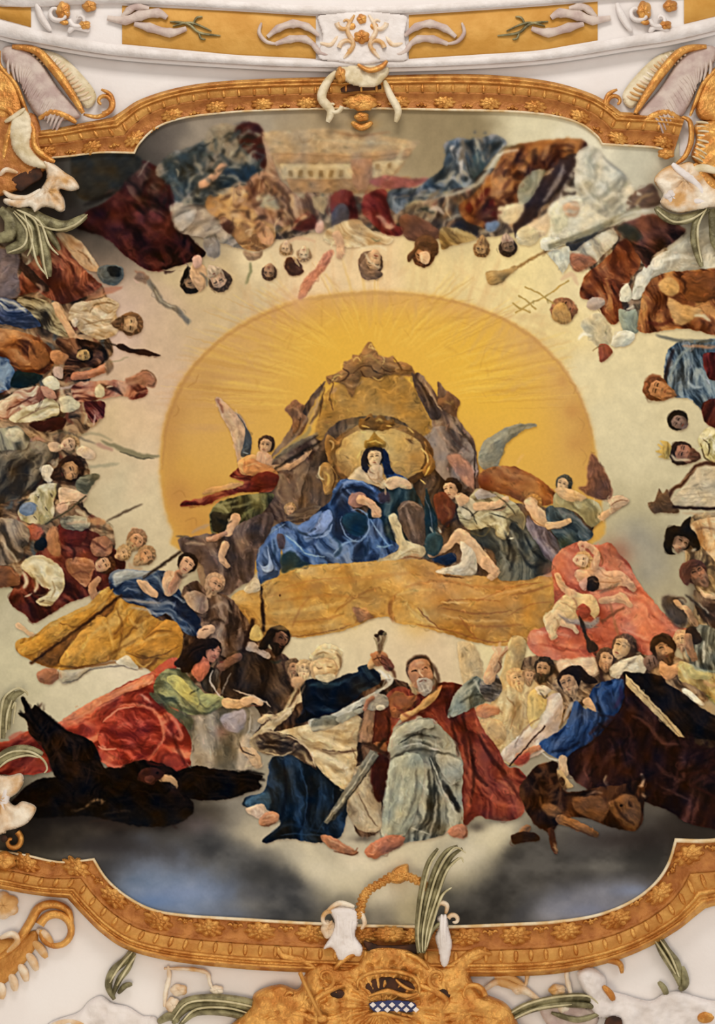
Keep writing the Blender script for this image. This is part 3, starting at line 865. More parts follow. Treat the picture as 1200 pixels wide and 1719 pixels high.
Z 420 22 6 3c2c28 6c5044 9c7c64 c4a488 54585c 7c3c34 b08058 4c3c3c d0b898 : 250,290 330,300 420,320 480,330 540,320 600,330 660,340 740,320 800,290 900,270 960,290 960,340 900,370 840,395 740,400 680,392 560,385 480,400 420,400 350,400 280,370
Z 160 22 6 3c2c28 6c5044 9c7c64 c4a488 8c4c34 d8c8b0 4c3c34 : 980,400 1020,380 1080,380 1120,420 1090,520 1050,540 1030,520 1020,480 990,450
F painted_dark_maroon_robe|large dark maroon robe at the upper left
D 1c0808 481418 7c3430 60 22 1 : 128,380 145,355 165,345 190,330 205,300 215,285 230,270 255,275 275,290 290,315 296,335 290,355 300,375 318,395 330,410 345,425 335,435 305,445 280,452 262,455 245,452 225,440 205,425 180,400 150,390
D 241818 5c3430 8c6458 50 12 .9 : 215,290 240,275 262,290 280,315 280,340 260,350 235,340 215,320
B 7c3434 1 .25 : 225,360 245,350 265,360 280,380 272,392 250,388 232,380
S b07060 5 .6 : 240,345 260,352 278,362 284,380
S 9c8078 4 .6 : 240,290 250,305 265,320
S a06c60 4 .6 : 228,340 245,350 258,355
S 140606 8 .6 : 230,325 255,330 270,345
B 3a3834 2 .2 : 120,262 160,256 220,258 240,275 215,300 200,320 170,335 140,335 125,320
S 6c4840 5 .6 : 175,330 185,322 195,318
S a89c90 3 .6 : 232,298 245,275 250,270
S 141010 9 .7 : 140,345 165,335 190,325
F painted_blue_grey_group|blue and grey robed figures tumbling at the upper left
D 30383c 4c5860 847c78 150 14 : 260,290 280,262 310,250 345,235 370,215 400,205 430,208 440,230 445,260 435,290 410,300 390,310 370,330 340,345 310,345 290,335 285,310
B 34424c 1 .2 : 275,270 310,258 340,250 330,275 300,295 280,290
B 243c58 1 .2 : 375,285 400,275 430,280 435,295 415,305 395,300 378,295
B 8c8070 2 .2 : 350,215 380,208 410,215 400,245 420,270 400,275 370,262 345,245
B 4c1c1c 1 .2 : 395,215 420,205 440,215 448,245 452,270 445,285 425,265 405,245
L d8a080 14 12 : 340,310 355,300 372,280
S dca88c 10 .7 : 360,295 372,282 382,275
S 3c3430 3 .7 : 335,318 350,312 362,302
S b0b0b8 4 .7 : 310,330 330,330 350,322 355,315
S 2c3438 4 .7 : 315,340 340,335 360,330
S 5c707c 5 .6 : 290,290 300,310 310,320
D 6c645c 9c8c80 c4b4a4 160 10 : 285,345 305,340 330,345 355,350 380,365 400,385 415,410 405,418 380,410 350,400 320,395 300,390 290,375
B c8bcb4 0 .25 : 295,365 315,355 330,352 325,370 305,388 292,380
S 5c4844 6 .7 : 355,370 375,365 390,385 
S 3c3434 4 .7 : 300,350 330,345 360,352
B 7c787c 1 .2 : 345,400 365,400 370,420 365,432 350,430 342,415
F painted_ochre_group|ochre and brown robed figures with a large torn sleeve at the top left
D 8c5c34 c08c54 e8b878 20 14 : 345,335 370,318 395,315 415,325 430,345 450,365 462,385 460,405 440,420 410,418 390,395 370,370 350,355
B 5c3430 0 .3 : 370,365 385,368 392,382 385,392 372,380
B e0a070 0 .3 : 428,370 440,372 452,385 460,398 455,410 440,408 432,395
D 7c4c38 a8785c c89c80 60 14 : 415,310 430,290 455,290 475,310 495,330 515,345 530,360 525,380 500,385 475,380 455,375 430,360
D 5c4034 8c6450 b89880 60 10 : 440,230 450,240 460,270 470,300 490,320 510,335 515,320 530,330 535,360 515,380 490,375 470,345 450,320 440,295 448,270
S 5c2c20 8 .8 : 415,340 430,315 445,300
B 702820 1 .2 : 495,370 515,358 530,365 530,382 510,388 490,384
B b0a488 1 .2 : 430,330 450,325 465,335 470,350 450,352 435,345
S d8a080 5 .7 : 400,330 420,305 440,292 458,295
S 705c34 5 .8 : 460,392 480,382 495,375
B c87c60 1 .2 : 500,500 510,470 530,450 545,425 560,420 550,445 530,470 510,500
R d8a884 500 505 20 .4
S c89878 6 .5 : 470,410 500,400 530,405
F painted_upside_down_heads|cluster of upturned bearded heads at the top left
H 320 472 18 165 -.3 a07c60 241c18 181410
B d0a47c 0 .3 : 318,455 328,440 345,450 345,480 335,488 325,478
H 366 468 20 150 .3 d4a888 5c4434 c0a890
B e0b0a0 0 .3 : 322,435 330,428 338,432 338,445 328,450
S 5c5c58 4 .8 : 335,458 345,465 348,480
S 6c5c50 3 .7 : 312,440 318,460 305,480
H 452 455 14 190 .2 a87c5c 5c4030 -
H 492 445 15 170 -.2 d0a878 6c4434 -
B 5c3424 0 .3 : 478,440 488,432 498,445 510,455 500,462 484,458
H 510 425 13 180 .1 dcb890 b89068 -
H 480 415 12 185 .2 d8b088 a07c54 -
B a07c5c 1 .2 : 410,420 425,425 440,420 438,432 425,438 412,432
S 70704c 5 .8 : 420,440 420,455 412,478
S 8c5c44 5 .7 : 225,455 240,460 250,475
B d8a898 0 .3 : 530,375 540,370 545,382 538,392 530,388
F painted_grey_ribbon|grey ribbon fluttering at the upper left
T 8c6c58 14 1 : 228,462 248,472 
T 7c746c 9 1 : 248,470 262,490 275,510 295,518 310,535 318,543
S a8a090 3 .7 : 258,485 275,508 295,516
F painted_temple|pale round temple seen from below at the top
K b89c78 1 .1 : 440,222 560,215 640,228 705,238 690,255 668,290 650,300 540,300 475,300 455,260
K c8b088 0 .1 : 470,275 590,275 680,268 660,292 640,300 475,302
K b08c68 0 .1 : 455,256 600,258 690,248 686,262 600,272 468,274
K a88058 0 .1 : 480,300 600,300 690,296 680,320 600,325 490,322
S d8c49c 4 .7 : 475,278 560,280 620,280 670,272
S 8c6c4c 3 .6 : 460,258 560,262 640,262 690,250
S 8c6848 2 .7 : 475,302 560,303 650,300
K 8c7048 0 0 : 484,286 491,286 491,297 484,297
K 8c7048 0 0 : 501,286 508,286 508,297 501,297
K 8c7048 0 0 : 518,286 525,286 525,297 518,297
K 8c7048 0 0 : 535,286 542,286 542,297 535,297
K 8c7048 0 0 : 552,286 559,286 559,297 552,297
K 8c7048 0 0 : 569,286 576,286 576,297 569,297
K 9c7c50 0 0 : 630,276 637,275 637,284 630,284
K 9c7c50 0 0 : 650,275 657,273 657,281 650,282
K a4785c 0 .1 : 588,268 625,265 625,300 615,318 600,320 592,305
S c8b898 5 .6 : 520,232 580,238 680,242
S b09068 8 .5 : 480,235 500,250 540,245
S e0d0a8 8 .5 : 680,240 672,258 664,280
S 8c5c3c 4 .6 : 560,222 600,228 655,222
R c88c3c 610 208 20 .5 10
S 9c7850 3 .6 : 500,225 510,240 530,228
K a8906c 0 .1 : 522,330 548,330 545,362 528,350
F painted_red_centre_figures|figures in dark red at the top centre
D 3c0c10 742020 943c38 80 10 : 555,335 565,322 580,318 592,325 598,345 600,368 585,372 570,375 556,360
B 545060 0 .25 : 558,355 570,342 582,345 586,362 578,385 562,388 556,372
D 5c1418 8c2828 a84440 60 12 : 610,330 625,322 645,318 652,335 655,360 665,378 680,385 672,395 650,395 635,385 620,370 608,355
B 9c5454 1 .1 : 620,305 650,295 690,300 720,300 700,312 670,318 640,316
S c89888 8 .8 : 632,362 642,368 650,380 658,375
S e0b090 5 .8 : 646,380 655,382 662,378
D b08c60 dcc094 f0dcb4 20 8 : 545,390 570,375 600,368 620,385 640,395 660,400 650,410 620,412 590,415 560,410 545,405
S 9c7c54 3 .6 : 590,385 610,395 635,400
L e4b490 16 12 : 565,395 572,412 570,430
H 625 438 22 195 -.4 c8a07c 6c5040 -
B 7c6050 0 .3 : 604,448 612,435 620,450 640,455 640,465 622,470 608,466
S f0e0c4 4 .7 : 612,425 622,440 640,450
S e8d8b0 5 .6 : 600,420 630,412 650,420
S 6c8064 2 .7 : 622,398 632,404 640,402
F painted_blue_wing_figure|figure with slate blue and grey draperies at the top right
D 24303c 4c5c70 8c90a0 120 12 : 650,325 670,315 700,315 720,300 740,285 748,260 745,242 770,232 800,235 830,225 850,240 830,262 815,280 800,300 790,315 770,315 740,325 700,335 680,348 665,358 652,345
B c8c4c8 1 .2 : 755,248 775,245 780,265 785,290 775,295 765,275
B 3c5460 1 .2 : 795,260 815,250 822,258 810,285 795,300 788,285
S d0d0dc 6 .7 : 745,305 760,298 775,310
S 24304c 6 .7 : 655,325 690,328 730,310
S 90a0b4 5 .6 : 660,330 665,345 680,352
S a8b4c4 9 .7 : 790,300 780,310 770,300
S c8c4b4 7 .8 : 740,330 780,320 810,300 830,270 845,245
S b0a078 6 .8 : 680,345 705,335 730,325 760,322
B 7c4c38 0 .25 : 670,365 690,360 715,370 735,385 740,398 720,402 695,405 678,395
D 78562c a88448 c8a868 20 10 : 738,385 760,382 780,388 800,398 790,405 760,412 742,418
S 1c2c30 7 .8 : 700,355 715,350 730,358
S d8c8c0 8 .8 : 720,352 735,350 745,360
B 302c38 0 .2 : 765,375 785,368 800,380 800,395 785,388
S b8b0a0 6 .7 : 750,370 770,362 800,365
P
H 710 425 20 185 .2 b07850 6c4024 a06c44
B 6c4428 0 .3 : 700,400 715,395 732,402 735,425 725,432 720,418 705,415 695,430 686,440 684,430 694,418
B e0b890 0 .2 : 705,425 715,422 722,430 718,442 706,440
H 808 415 15 190 .3 c09058 8c6034 a87c4c
H 852 412 16 170 -.2 8c6c54 3c2c24 b89884
F painted_orange_robe_figure|tumbling figure in orange brown and dark purple robes
D 3c1410 8c4c28 b87438 120 16 : 770,345 790,330 810,310 825,290 840,265 850,250 880,240 920,235 950,232 980,235 985,250 970,265 945,275 920,285 900,300 885,320 870,340 850,350 830,355 835,375 820,385 805,380 790,375 775,365
B 6c1c18 1 .25 : 780,350 800,330 820,315 830,340 835,365 825,380 810,370 795,362
B c8864c 1 .2 : 825,295 845,280 860,285 862,310 850,330 832,330
B 3c2c34 0 .2 : 862,370 875,340 895,320 910,300 930,285 925,275 950,262 970,260 965,290 950,305 935,320 920,340 905,350 900,365 890,375 870,385 864,400
S a89c9c 8 .7 : 912,340 925,320 940,295 945,275
S 8c7c80 5 .6 : 925,345 940,325 955,300
D 6c6c58 8c8870 b0a890 120 10 : 872,310 890,290 915,285 905,310 890,335 875,345 868,330
S f0ecdc 4 .8 : 835,262 850,255 872,252
S 4c3c20 4 .8 : 836,258 850,248 880,245
P
B f0dcb4 1 .2 : 835,350 860,342 880,345 872,365 862,375 845,372
B d8c0a0 1 .2 : 870,395 885,378 905,365 925,355 922,380 915,395 900,400 880,402
B 6c88b8 1 .2 : 815,375 830,370 838,375 830,388 818,388
F painted_white_cloth_figure|billowing white and grey cloth at the upper right
D 8c8c84 c0beb0 e8e4d8 130 14 : 965,275 970,255 985,245 1005,250 1015,268 1030,280 1045,290 1060,310 1075,320 1085,310 1060,330 1055,350 1045,365 1020,370 1000,360 985,345 975,330 965,310
B ece4cc 1 .2 : 920,350 945,330 970,330 1000,355 1030,370 1050,360 1030,375 1000,390 970,405 945,408 920,400 925,375
B e0d8b4 1 .2 : 925,355 940,345 955,365 950,385 930,390
S f4f4ec 7 .7 : 1000,300 1020,320 1040,330
S 74746c 7 .5 : 985,330 1010,330 1030,310
S 5c5c5c 4 .6 : 1010,260 1030,280 1045,290
P
B d4a47c 0 .3 : 945,345 955,338 970,342 972,355 962,364 948,360
S 8c5c44 3 .6 : 945,342 958,338 970,340
B 6c5044 0 .25 : 1050,345 1060,325 1080,315 1095,308 1105,325 1110,340 1095,348 1070,350 1055,355
S b08c60 7 .7 : 1065,345 1080,330 1098,325

O painted_blue_grey_group
Z 120 20 5 2c3438 4c5c64 7c7874 a09888 3c4c5c 242828 : 270,290 340,240 430,215 440,290 380,325 310,345 290,320
O painted_dark_maroon_robe
Z 70 34 7 3c1214 541c1c 6c2c28 200c0c 481818 : 170,350 240,300 290,320 290,370 330,430 260,448 200,410
O painted_orange_robe_figure
Z 80 26 6 5c2818 8c4c28 a86434 3c1c18 b88050 6c3424 : 785,350 850,265 960,240 950,270 880,300 830,370
O painted_blue_wing_figure
Z 80 26 5 2c3848 506074 8890a0 a8a498 3c4858 7c6c5c : 660,335 740,300 760,240 830,235 810,280 740,330
O painted_white_cloth_figure
Z 60 24 6 b8b4a4 e4dfd0 f0ece0 98988c d0ccbc : 970,270 1010,265 1060,310 1050,355 990,350 930,360
O painted_ochre_group
Z 90 22 5 8c5c3c c09468 e0b888 6c4434 b08870 4c3028 : 350,345 420,300 500,330 520,370 440,400 380,380

F painted_right_crowd_shade|dusky brown painted shade behind the apostle faces at right
D 4c3424 8c6848 b8946c 60 10 1.1 : 850,1120 900,1100 1000,1090 1100,1090 1180,1130 1180,1180 1050,1150 960,1200 900,1260 850,1270 830,1200
Z 160 20 5 4c3424 8c6848 b8946c 6c4c34 d0b088 3c2c20 : 850,1120 900,1100 1000,1090 1100,1090 1180,1130 1180,1180 1050,1150 960,1200 900,1260 850,1270
D 5c4430 94744c c8a878 80 9 1.1 : 1160,870 1200,860 1270,860 1270,1180 1200,1170 1150,1120 1150,1060 1170,1000 1150,940
Z 120 18 5 4c3828 9c7c50 d8b884 7c5c3c e8d4a8 3c2c20 : 1160,870 1200,860 1270,860 1270,1180 1200,1170 1150,1120 1150,1060 1170,1000
F painted_red_cloud_drape|coral red drapery under two cherubs at right
D b0442c d0684c e88c68 30 24 .8 : 925,950 935,930 950,918 975,910 1000,915 1025,912 1040,930 1055,945 1070,975 1090,1000 1110,1025 1140,1050 1165,1062 1160,1090 1120,1080 1090,1100 1060,1090 1030,1095 1000,1110 960,1112 930,1108 900,1100 885,1080 890,1060 905,1055 925,1045 930,1000
R 8c5040 1035 930 24 .6
R c0644c 925 960 14 .5
S b0402c 6 .6 : 905,1080 950,1090 1000,1095
S f0a080 4 .6 : 1040,1052 1075,1068 1090,1075
S b84830 5 .6 : 1035,1060 1060,1072 1100,1080
S f0a488 6 .5 : 890,1065 930,1062 960,1070
S e07c5c 8 .6 : 1070,1020 1100,1045 1130,1060
S a84030 5 .5 : 1010,1085 1040,1080 1060,1075
B e4c09c 1 .1 : 935,1110 960,1106 1000,1104 1002,1130 960,1150 940,1130
F painted_cherub|plump cherub lying back with a raised arm
B e0a880 0 .3 : 965,960 985,950 1005,950 1020,958 1045,960 1060,975 1068,988 1062,994 1050,985 1030,985 1010,990 985,985 970,975
L e0a880 14 9 : 998,950 1002,930 988,916
L dca078 10 9 : 985,916 975,912 978,924
H 976 940 16 100 .3 e4b890 c49058 -
S 8c5030 3 .7 : 1005,925 1012,940 1010,950
B d8a074 0 .3 : 1005,1005 1025,1000 1045,995 1055,1005 1062,1016 1055,1020 1040,1012 1010,1014
S 6c5c4c 6 .6 : 1005,995 1025,988 1040,978
F painted_cherub_seated|fair cherub seen from behind holding a small cross
B e0bc84 0 .35 : 948,998 960,992 975,996 990,998 1000,1005 1006,1020 1004,1032 998,1038 990,1030 975,1028 972,1045 950,1045 935,1040 928,1030 930,1015
L e0ac80 13 10 : 962,998 945,985 935,966
B e0bc8c 0 .35 : 930,1022 945,1028 952,1042 940,1050 934,1060 936,1070 925,1074 918,1060 912,1045 915,1032
L dcb48c 11 8 : 945,1046 960,1052 968,1060
B ac4434 0 .2 : 970,1018 982,1014 992,1025 985,1036 972,1038 966,1028
B 8c7c78 1 .2 : 935,1030 950,1038 970,1040 990,1044 1005,1035 1006,1045 990,1055 970,1050 950,1044
E 3c2820 994 980 12 13
S 6c5040 3 .7 : 986,975 995,972 1002,980
B dca08c 0 .3 : 972,978 984,970 984,990 976,988
S 8c5c4c 3 .5 : 960,1000 968,1015 966,1030
F painted_cross|thin brown wooden cross
T b06844 4 1 : 1024,1012 1032,1045 1038,1068
T 8c4c30 4 1 : 1010,1044 1030,1030 1048,1020
F painted_torch|dark spear head pointing up
B 3c2c28 0 .2 : 972,1034 980,1045 984,1065 1000,1080 1004,1090 988,1096 984,1080 978,1060
T 4c2c24 5 1 : 998,1095 1005,1115 1012,1145
F painted_faces_row|row of four upturned apostle faces at right
H 1017 1107 17 5 .2 c89870 5c4030 a87854
H 1044 1088 22 25 -.5 d4a878 6c4834 -
B d8c8ac 0 .3 : 1025,1120 1040,1110 1055,1105 1075,1100 1085,1115 1082,1130 1060,1140 1040,1140 1025,1135
S f4ecd8 6 .8 : 1055,1125 1065,1115 1072,1125
S 5c5048 4 .7 : 1045,1125 1058,1112 1070,1104
B 8c6450 0 .3 : 1080,1110 1088,1100 1100,1102 1106,1112 1100,1122 1088,1126
S 4c3020 2 .8 : 1088,1106 1092,1120
S 4c3020 2 .8 : 1096,1104 1100,1118
H 1115 1090 23 -15 .2 c08858 50301c 6c4428
B 4c301c 0 .3 : 1092,1080 1100,1070 1115,1066 1128,1072 1132,1090 1122,1085 1112,1078 1100,1085 1096,1096
B d09464 0 .3 : 1108,1110 1125,1118 1140,1112 1140,1130 1120,1142 1108,1130
H 1144 1074 15 -10 -.4 d8a878 b89068 a88060
P robe|yellow green robe
D a07c3c c8a860 e0cc8c 60 12 : 1140,1110 1160,1115 1185,1125 1210,1130 1250,1130 1250,1190 1200,1180 1185,1165 1160,1150 1140,1140
B c8b46c 0 .2 : 1148,1115 1170,1125 1195,1128 1190,1140 1160,1138
F painted_palette_bowl|white feathered hat and pale bundle near the frame at right
B e4e0cc 0 .2 : 1145,1155 1155,1158 1170,1170 1182,1182 1178,1184 1160,1175 1148,1165
S 5c7040 5 .6 : 1185,1165 1195,1175 1210,1190
S c89060 8 .6 : 1180,1145 1195,1150 1215,1150
R b08858 1190 1190 14 .6
F painted_chalice_bearer|dark haired man and grey silver vessel at right edge
D 3c3c34 6c6c60 a8a898 90 8 : 1155,1060 1170,1050 1190,1050 1210,1060 1230,1070 1230,1130 1190,1128 1170,1120 1158,1110 1150,1090
B 3c2c28 0 .3 : 1150,1060 1160,1052 1172,1060 1178,1075 1168,1082 1156,1076
S e8e8dc 5 .9 : 1181,1075 1181,1095 1181,1112
S 40403c 4 .8 : 1172,1080 1172,1110
S 90a090 4 .7 : 1156,1112 1180,1126 1210,1126
L a87858 14 12 : 1155,1070 1158,1090 1165,1105
F painted_bearded_man|bearded man in a dark cap looking up at right edge
D 4c3428 7c5c48 a88868 70 10 : 1165,990 1180,1000 1210,1000 1250,1010 1250,1060 1200,1055 1180,1040 1168,1020
B e0b890 0 .2 : 1172,985 1185,995 1205,1000 1200,1006 1182,1002
H 1169 962 21 -35 .3 b87858 6c3c30 8c6450
B 704034 0 .3 : 1140,962 1146,946 1160,940 1176,942 1185,952 1172,950 1160,958 1158,978 1150,982
B 5c4c44 2 .2 : 1110,1005 1130,1000 1150,1015 1155,1045 1140,1055 1120,1035
L c8986c 9 8 : 1135,1010 1142,1018 1150,1020
S 4c3428 4 .8 : 1128,1006 1145,1003 1152,1012
L c89870 10 9 : 1150,1020 1160,1035 1168,1048
P sword|silver blade
S c8c4b8 5 .9 : 1162,1008 1175,1018 1190,1030
S 2c2420 4 .9 : 1150,998 1165,1010 1195,1040
F painted_curly_man|dark curly haired man facing down at right
D b07840 d8a870 f0cc98 90 10 : 1160,880 1180,870 1210,868 1250,870 1250,960 1210,950 1195,935 1180,920 1165,905
H 1142 910 20 30 .5 8c6c5c 201814 -
B 201814 0 .35 : 1115,905 1118,890 1130,882 1142,884 1150,872 1160,868 1158,885 1165,892 1172,905 1175,920 1165,924 1155,905 1145,900 1130,905 1128,925 1134,930 1122,930 1114,918
S d8b090 4 .8 : 1128,915 1138,918 1148,916
S e8dcc8 4 .8 : 1160,925 1168,922
S 7c5030 4 .7 : 1168,890 1180,885 1200,890
S e8c8a0 6 .6 : 1185,925 1195,930 1215,928
F painted_harpist|crowned man playing a harp at right edge
P robe|yellow green tunic
D 6c5c34 b0a468 ece4b8 40 7 : 1172,740 1180,725 1195,715 1220,710 1250,712 1250,785 1210,780 1190,772 1180,760
B 5c4c54 0 .2 : 1165,850 1175,835 1195,828 1215,825 1250,820 1250,855 1180,852
P
H 1148 761 21 -70 .4 a86c50 3c2418 6c4434
S f0d8b0 5 .8 : 1126,762 1136,772 1160,772
P crown|small golden crown
B c8a858 0 .3 : 1122,770 1112,768 1104,766 1112,762 1100,758 1110,754 1104,746 1114,748 1108,740 1120,742 1126,750
S 8c6c2c 2 .8 : 1120,742 1123,768
P harp|dark framed harp with pale strings
B c8b89c 0 .1 : 1125,840 1140,825 1155,812 1165,795 1180,785 1250,785 1250,848 1135,850
S a89880 1.5 .7 : 1128,832 1200,826
S a89880 1.5 .7 : 1128,838 1200,834
S a89880 1.5 .7 : 1130,844 1200,842
S a89880 1.5 .7 : 1142,822 1200,816
T 5c3424 7 1 : 1118,840 1130,822 1145,812 1158,795 1170,782 1190,778 1230,782
S a87c58 3 .6 : 1140,814 1158,795 1172,784
B 6c4c34 0 .3 : 1088,845 1098,842 1102,832 1106,820 1112,828 1120,822 1124,836 1130,848 1140,856 1136,862 1110,860 1096,862
T 2c1410 5 1 : 1128,851 1170,853 1250,853
S b09878 4 .8 : 1145,861 1180,862 1250,862
F painted_dusky_head|dusky curly haired head above the harp player
H 1140 708 18 -60 -.3 7c6460 201c18 -
S 201818 5 .7 : 1120,702 1130,692 1145,693
F painted_red_blue_figure|red haired man in blue and dark red garments at right edge
D 26384c 4c6480 8ca0b0 70 8 : 1118,595 1130,580 1145,572 1165,575 1190,570 1250,570 1250,700 1200,700 1180,690 1160,670 1145,668 1130,665 1115,645
D 3c0c0c 782020 a84438 90 12 : 1180,600 1190,592 1250,590 1250,640 1200,640 1185,625
D 341010 6c2820 945030 90 10 : 1178,680 1195,670 1250,665 1250,715 1200,718 1182,705
S 98a8ac 6 .7 : 1125,630 1140,600 1165,580
S b0c4d8 6 .7 : 1155,640 1165,650 1180,648
S 302024 7 .8 : 1115,640 1122,610 1132,585
H 1105 654 22 -70 .2 b87c50 7c4424 a06840
S 7c3c1c 6 .8 : 1084,640 1092,632 1110,632
P quill|grey pointed blade
S 5c5c54 6 .9 : 1100,562 1140,572 1200,572
S b08060 6 .8 : 1145,580 1180,582 1215,584
F painted_bald_man|bald man in red brown robe bowing with a thin cross
P robe|red brown robe
D 5c2414 904424 b87040 60 16 : 975,500 978,470 990,455 1010,440 1025,425 1040,405 1055,400 1070,415 1075,440 1065,460 1050,480 1042,500 1030,530 1025,545 1012,530 1000,505
P sash|pale and red cloth bands
D 8c8478 c8bca4 e8e4d4 60 10 .8 : 955,430 975,410 1000,395 1020,385 1035,392 1036,405 1015,425 1000,440 975,455 960,450
B a8684c 1 .25 : 955,430 970,425 990,430 1000,440 985,450 965,455
B 3c3c44 0 .2 : 950,410 965,402 985,395 1005,385 1000,395 980,408 960,422
B d0d0c0 0 .2 : 920,425 940,418 955,415 955,440 945,458 935,445
S c8a484 8 .6 : 940,470 960,460 970,480
D 4c2018 883c24 b87844 70 10 : 1010,470 1030,470 1042,500 1045,530 1030,545 1015,530 1020,500
P
H 950 520 22 -75 .4 9c6444 8c5c40 -
B b88c50 0 .3 : 926,528 932,512 945,508 955,520 958,538 945,544 932,540
B b8a090 0 .3 : 985,512 992,500 1010,500 1015,510 1000,520 990,520
P undergarment|white flying cloth under his shoulder
B c8bc9c 1 .25 : 975,545 990,530 1010,528 1025,550 1025,575 1010,585 1000,580 985,560
S f0ecd8 6 .8 : 970,570 980,560 995,565
B d8d4c0 0 .25 : 1040,490 1052,475 1060,490 1058,505 1042,505
B 8c9484 0 .3 : 1038,520 1055,522 1068,520 1072,555 1060,560 1045,555
B e0dcc8 0 .3 : 1035,560 1050,555 1065,560 1060,575 1040,582 1025,578
B 944834 0 .3 : 1005,580 1018,578 1028,590 1022,600 1010,608 1006,600
S 7c5c34 2 .8 : 995,590 1005,582 1015,580
P thin_cross|thin golden patriarchal cross
T b89850 2.5 1 : 865,525 890,510 920,495 955,470
T b89850 2.5 1 : 880,482 900,490 930,510
T b89850 2.5 1 : 870,496 885,505 900,520
T b89850 2.5 1 : 860,508 868,515 890,525
F painted_staff|long staff ending in a round knob
T 9c7440 4 1 : 850,462 870,448 900,430 930,415
B b08c54 0 .3 : 815,462 820,455 835,454 850,452 862,446 868,450 855,462 840,476 822,478
B ece4cc 0 .3 : 908,404 920,398 938,400 944,412 930,420 910,418
B d8c8a0 0 .3 : 865,395 880,380 900,385 905,400 890,412 870,408
F painted_halberd|long grey white lance with a leaf shaped blade
T 8c8468 10 1 : 920,415 960,400 1000,385 1045,362 1075,350
S e0dcd0 5 .8 : 1030,370 1060,357 1090,352
S 4c4434 2 .8 : 930,418 990,398 1050,370
F painted_white_robe|white robe at the right edge behind a palm leaf
D a8a090 dcd8c8 f4f0e4 150 16 .9 : 1085,450 1100,430 1130,415 1160,395 1190,380 1250,360 1250,455 1200,450 1150,455 1110,460 1085,475 1075,495 1062,500 1065,480 1070,460
S fcfcf4 8 .6 : 1100,440 1140,430 1180,435
S 98907c 5 .5 : 1090,455 1130,455 1180,450
B e4dfd0 0 .25 : 1060,500 1068,470 1085,445 1095,455 1088,480 1075,500
F painted_crouching_man|crouching man in orange brown cloth at the right edge
D 4c1c0c 96522c c88848 60 14 : 1075,510 1085,480 1110,460 1150,455 1200,452 1250,460 1250,570 1190,560 1150,552 1110,555 1085,560 1070,550
B 8c4c24 0 .3 : 1145,462 1165,456 1200,458 1210,480 1200,500 1170,508 1150,500 1140,480
B d0a060 1 .25 : 1105,475 1125,465 1140,480 1135,495 1115,495
B c8985c 1 .25 : 1120,500 1145,510 1175,520 1170,530 1150,545 1130,540
S ece0b8 6 .8 : 1165,530 1180,530 1192,540
S 6c2418 7 .7 : 1085,540 1110,545 1130,535
S 3c1810 6 .7 : 1130,460 1150,475 1148,495
F painted_dark_red_cloth|dark red brown cloth under the lance
D 2c1814 5c3028 8c5040 40 10 : 1040,380 1060,370 1090,360 1120,365 1150,385 1140,400 1110,420 1095,430 1085,450 1078,440 1060,410
B 3c3c34 2 .2 : 1035,385 1050,375 1070,385 1078,400 1060,405

F painted_left_crowd_shade|dusky brown and ochre crowd in shade along the left of the ring
D 3c2c24 7c5c44 b89470 20 12 1.1 : -70,440 20,420 60,440 110,440 160,470 180,500 170,540 190,590 150,640 170,700 130,740 150,790 140,850 190,890 180,960 120,990 60,1010 0,980 -70,1000
Z 420 24 6 3c2c24 7c5c44 a8805c c8a880 4c3c34 8c4430 54606c d8c4a4 5c4c3c : -70,440 20,420 60,440 110,440 160,470 180,500 170,540 190,590 150,640 170,700 130,740 150,790 140,850 190,890 180,960 120,990 60,1010 0,980 -70,1000
F painted_bearer_in_red|figures in rust red and orange drapery at the upper left edge
D 5c2418 9c4c34 d08860 60 12 1.1 : 60,390 90,395 115,410 120,430 140,450 160,470 170,480 150,495 125,505 105,510 80,500 60,490 30,495 25,480 40,450 60,430
D b08058 d0a880 ecd0a8 60 8 : 95,392 115,392 140,410 150,425 165,445 175,455 155,455 135,445 122,430 105,410
S 8c5c34 3 .7 : 130,420 145,430 155,445
S ecd8b4 4 .7 : 140,412 150,430 162,448
S 5c2420 7 .7 : 120,450 130,470 122,490
B 4c2c20 0 .2 : 30,425 40,440 55,455 80,480 78,490 60,480 40,460 28,440
S d8a888 5 .7 : 60,475 70,485 62,495
B 5c6468 0 .2 : 165,450 180,445 205,448 207,465 195,478 175,476 165,465
B 202428 0 .2 : 180,450 200,448 202,462 188,465
B 7c6c74 1 .2 : -70,420 25,422 30,460 25,500 -70,500
S 9c5c44 12 .6 : 140,495 170,490 205,482
S b87c5c 6 .6 : 130,515 155,500 190,490
F painted_bearded_head_left|bearded man turned sideways with raised drapery at left
D a88458 ccb08c e8d0b0 10 8 1.1 : 125,510 150,505 180,500 200,510 195,525 200,545 195,560 170,570 140,560 125,545 115,530
S 80603c 3 .8 : 150,525 160,512 180,508 195,512
S 8c6c48 3 .7 : 140,545 165,540 190,535
S f0e0c4 4 .7 : 135,555 160,550 185,552
L dcac80 16 11 : 92,515 108,540 120,560
L d8a47c 11 11 : 118,560 128,570 136,572
S e8b890 4 .7 : 92,520 105,542 115,560
B e8d0b8 0 .2 : 120,538 128,534 130,545 124,550
H 216 544 21 95 .2 c09870 7c5434 6c4c34
D 3c2c1c 8c7c5c c4b48c 30 8 : 30,500 60,500 85,510 95,530 110,555 112,565 90,560 60,545 35,530
F painted_blue_white_cloth|blue and white cloth at the left edge
D 24345c 4c5c8c c8c8c0 20 8 : -70,500 10,500 40,515 60,535 68,548 40,552 10,545 -70,540
S e8e4d4 5 .8 : 0,502 25,510 45,525
F painted_spearman|muscular orange brown nude figure with a dark spear at left
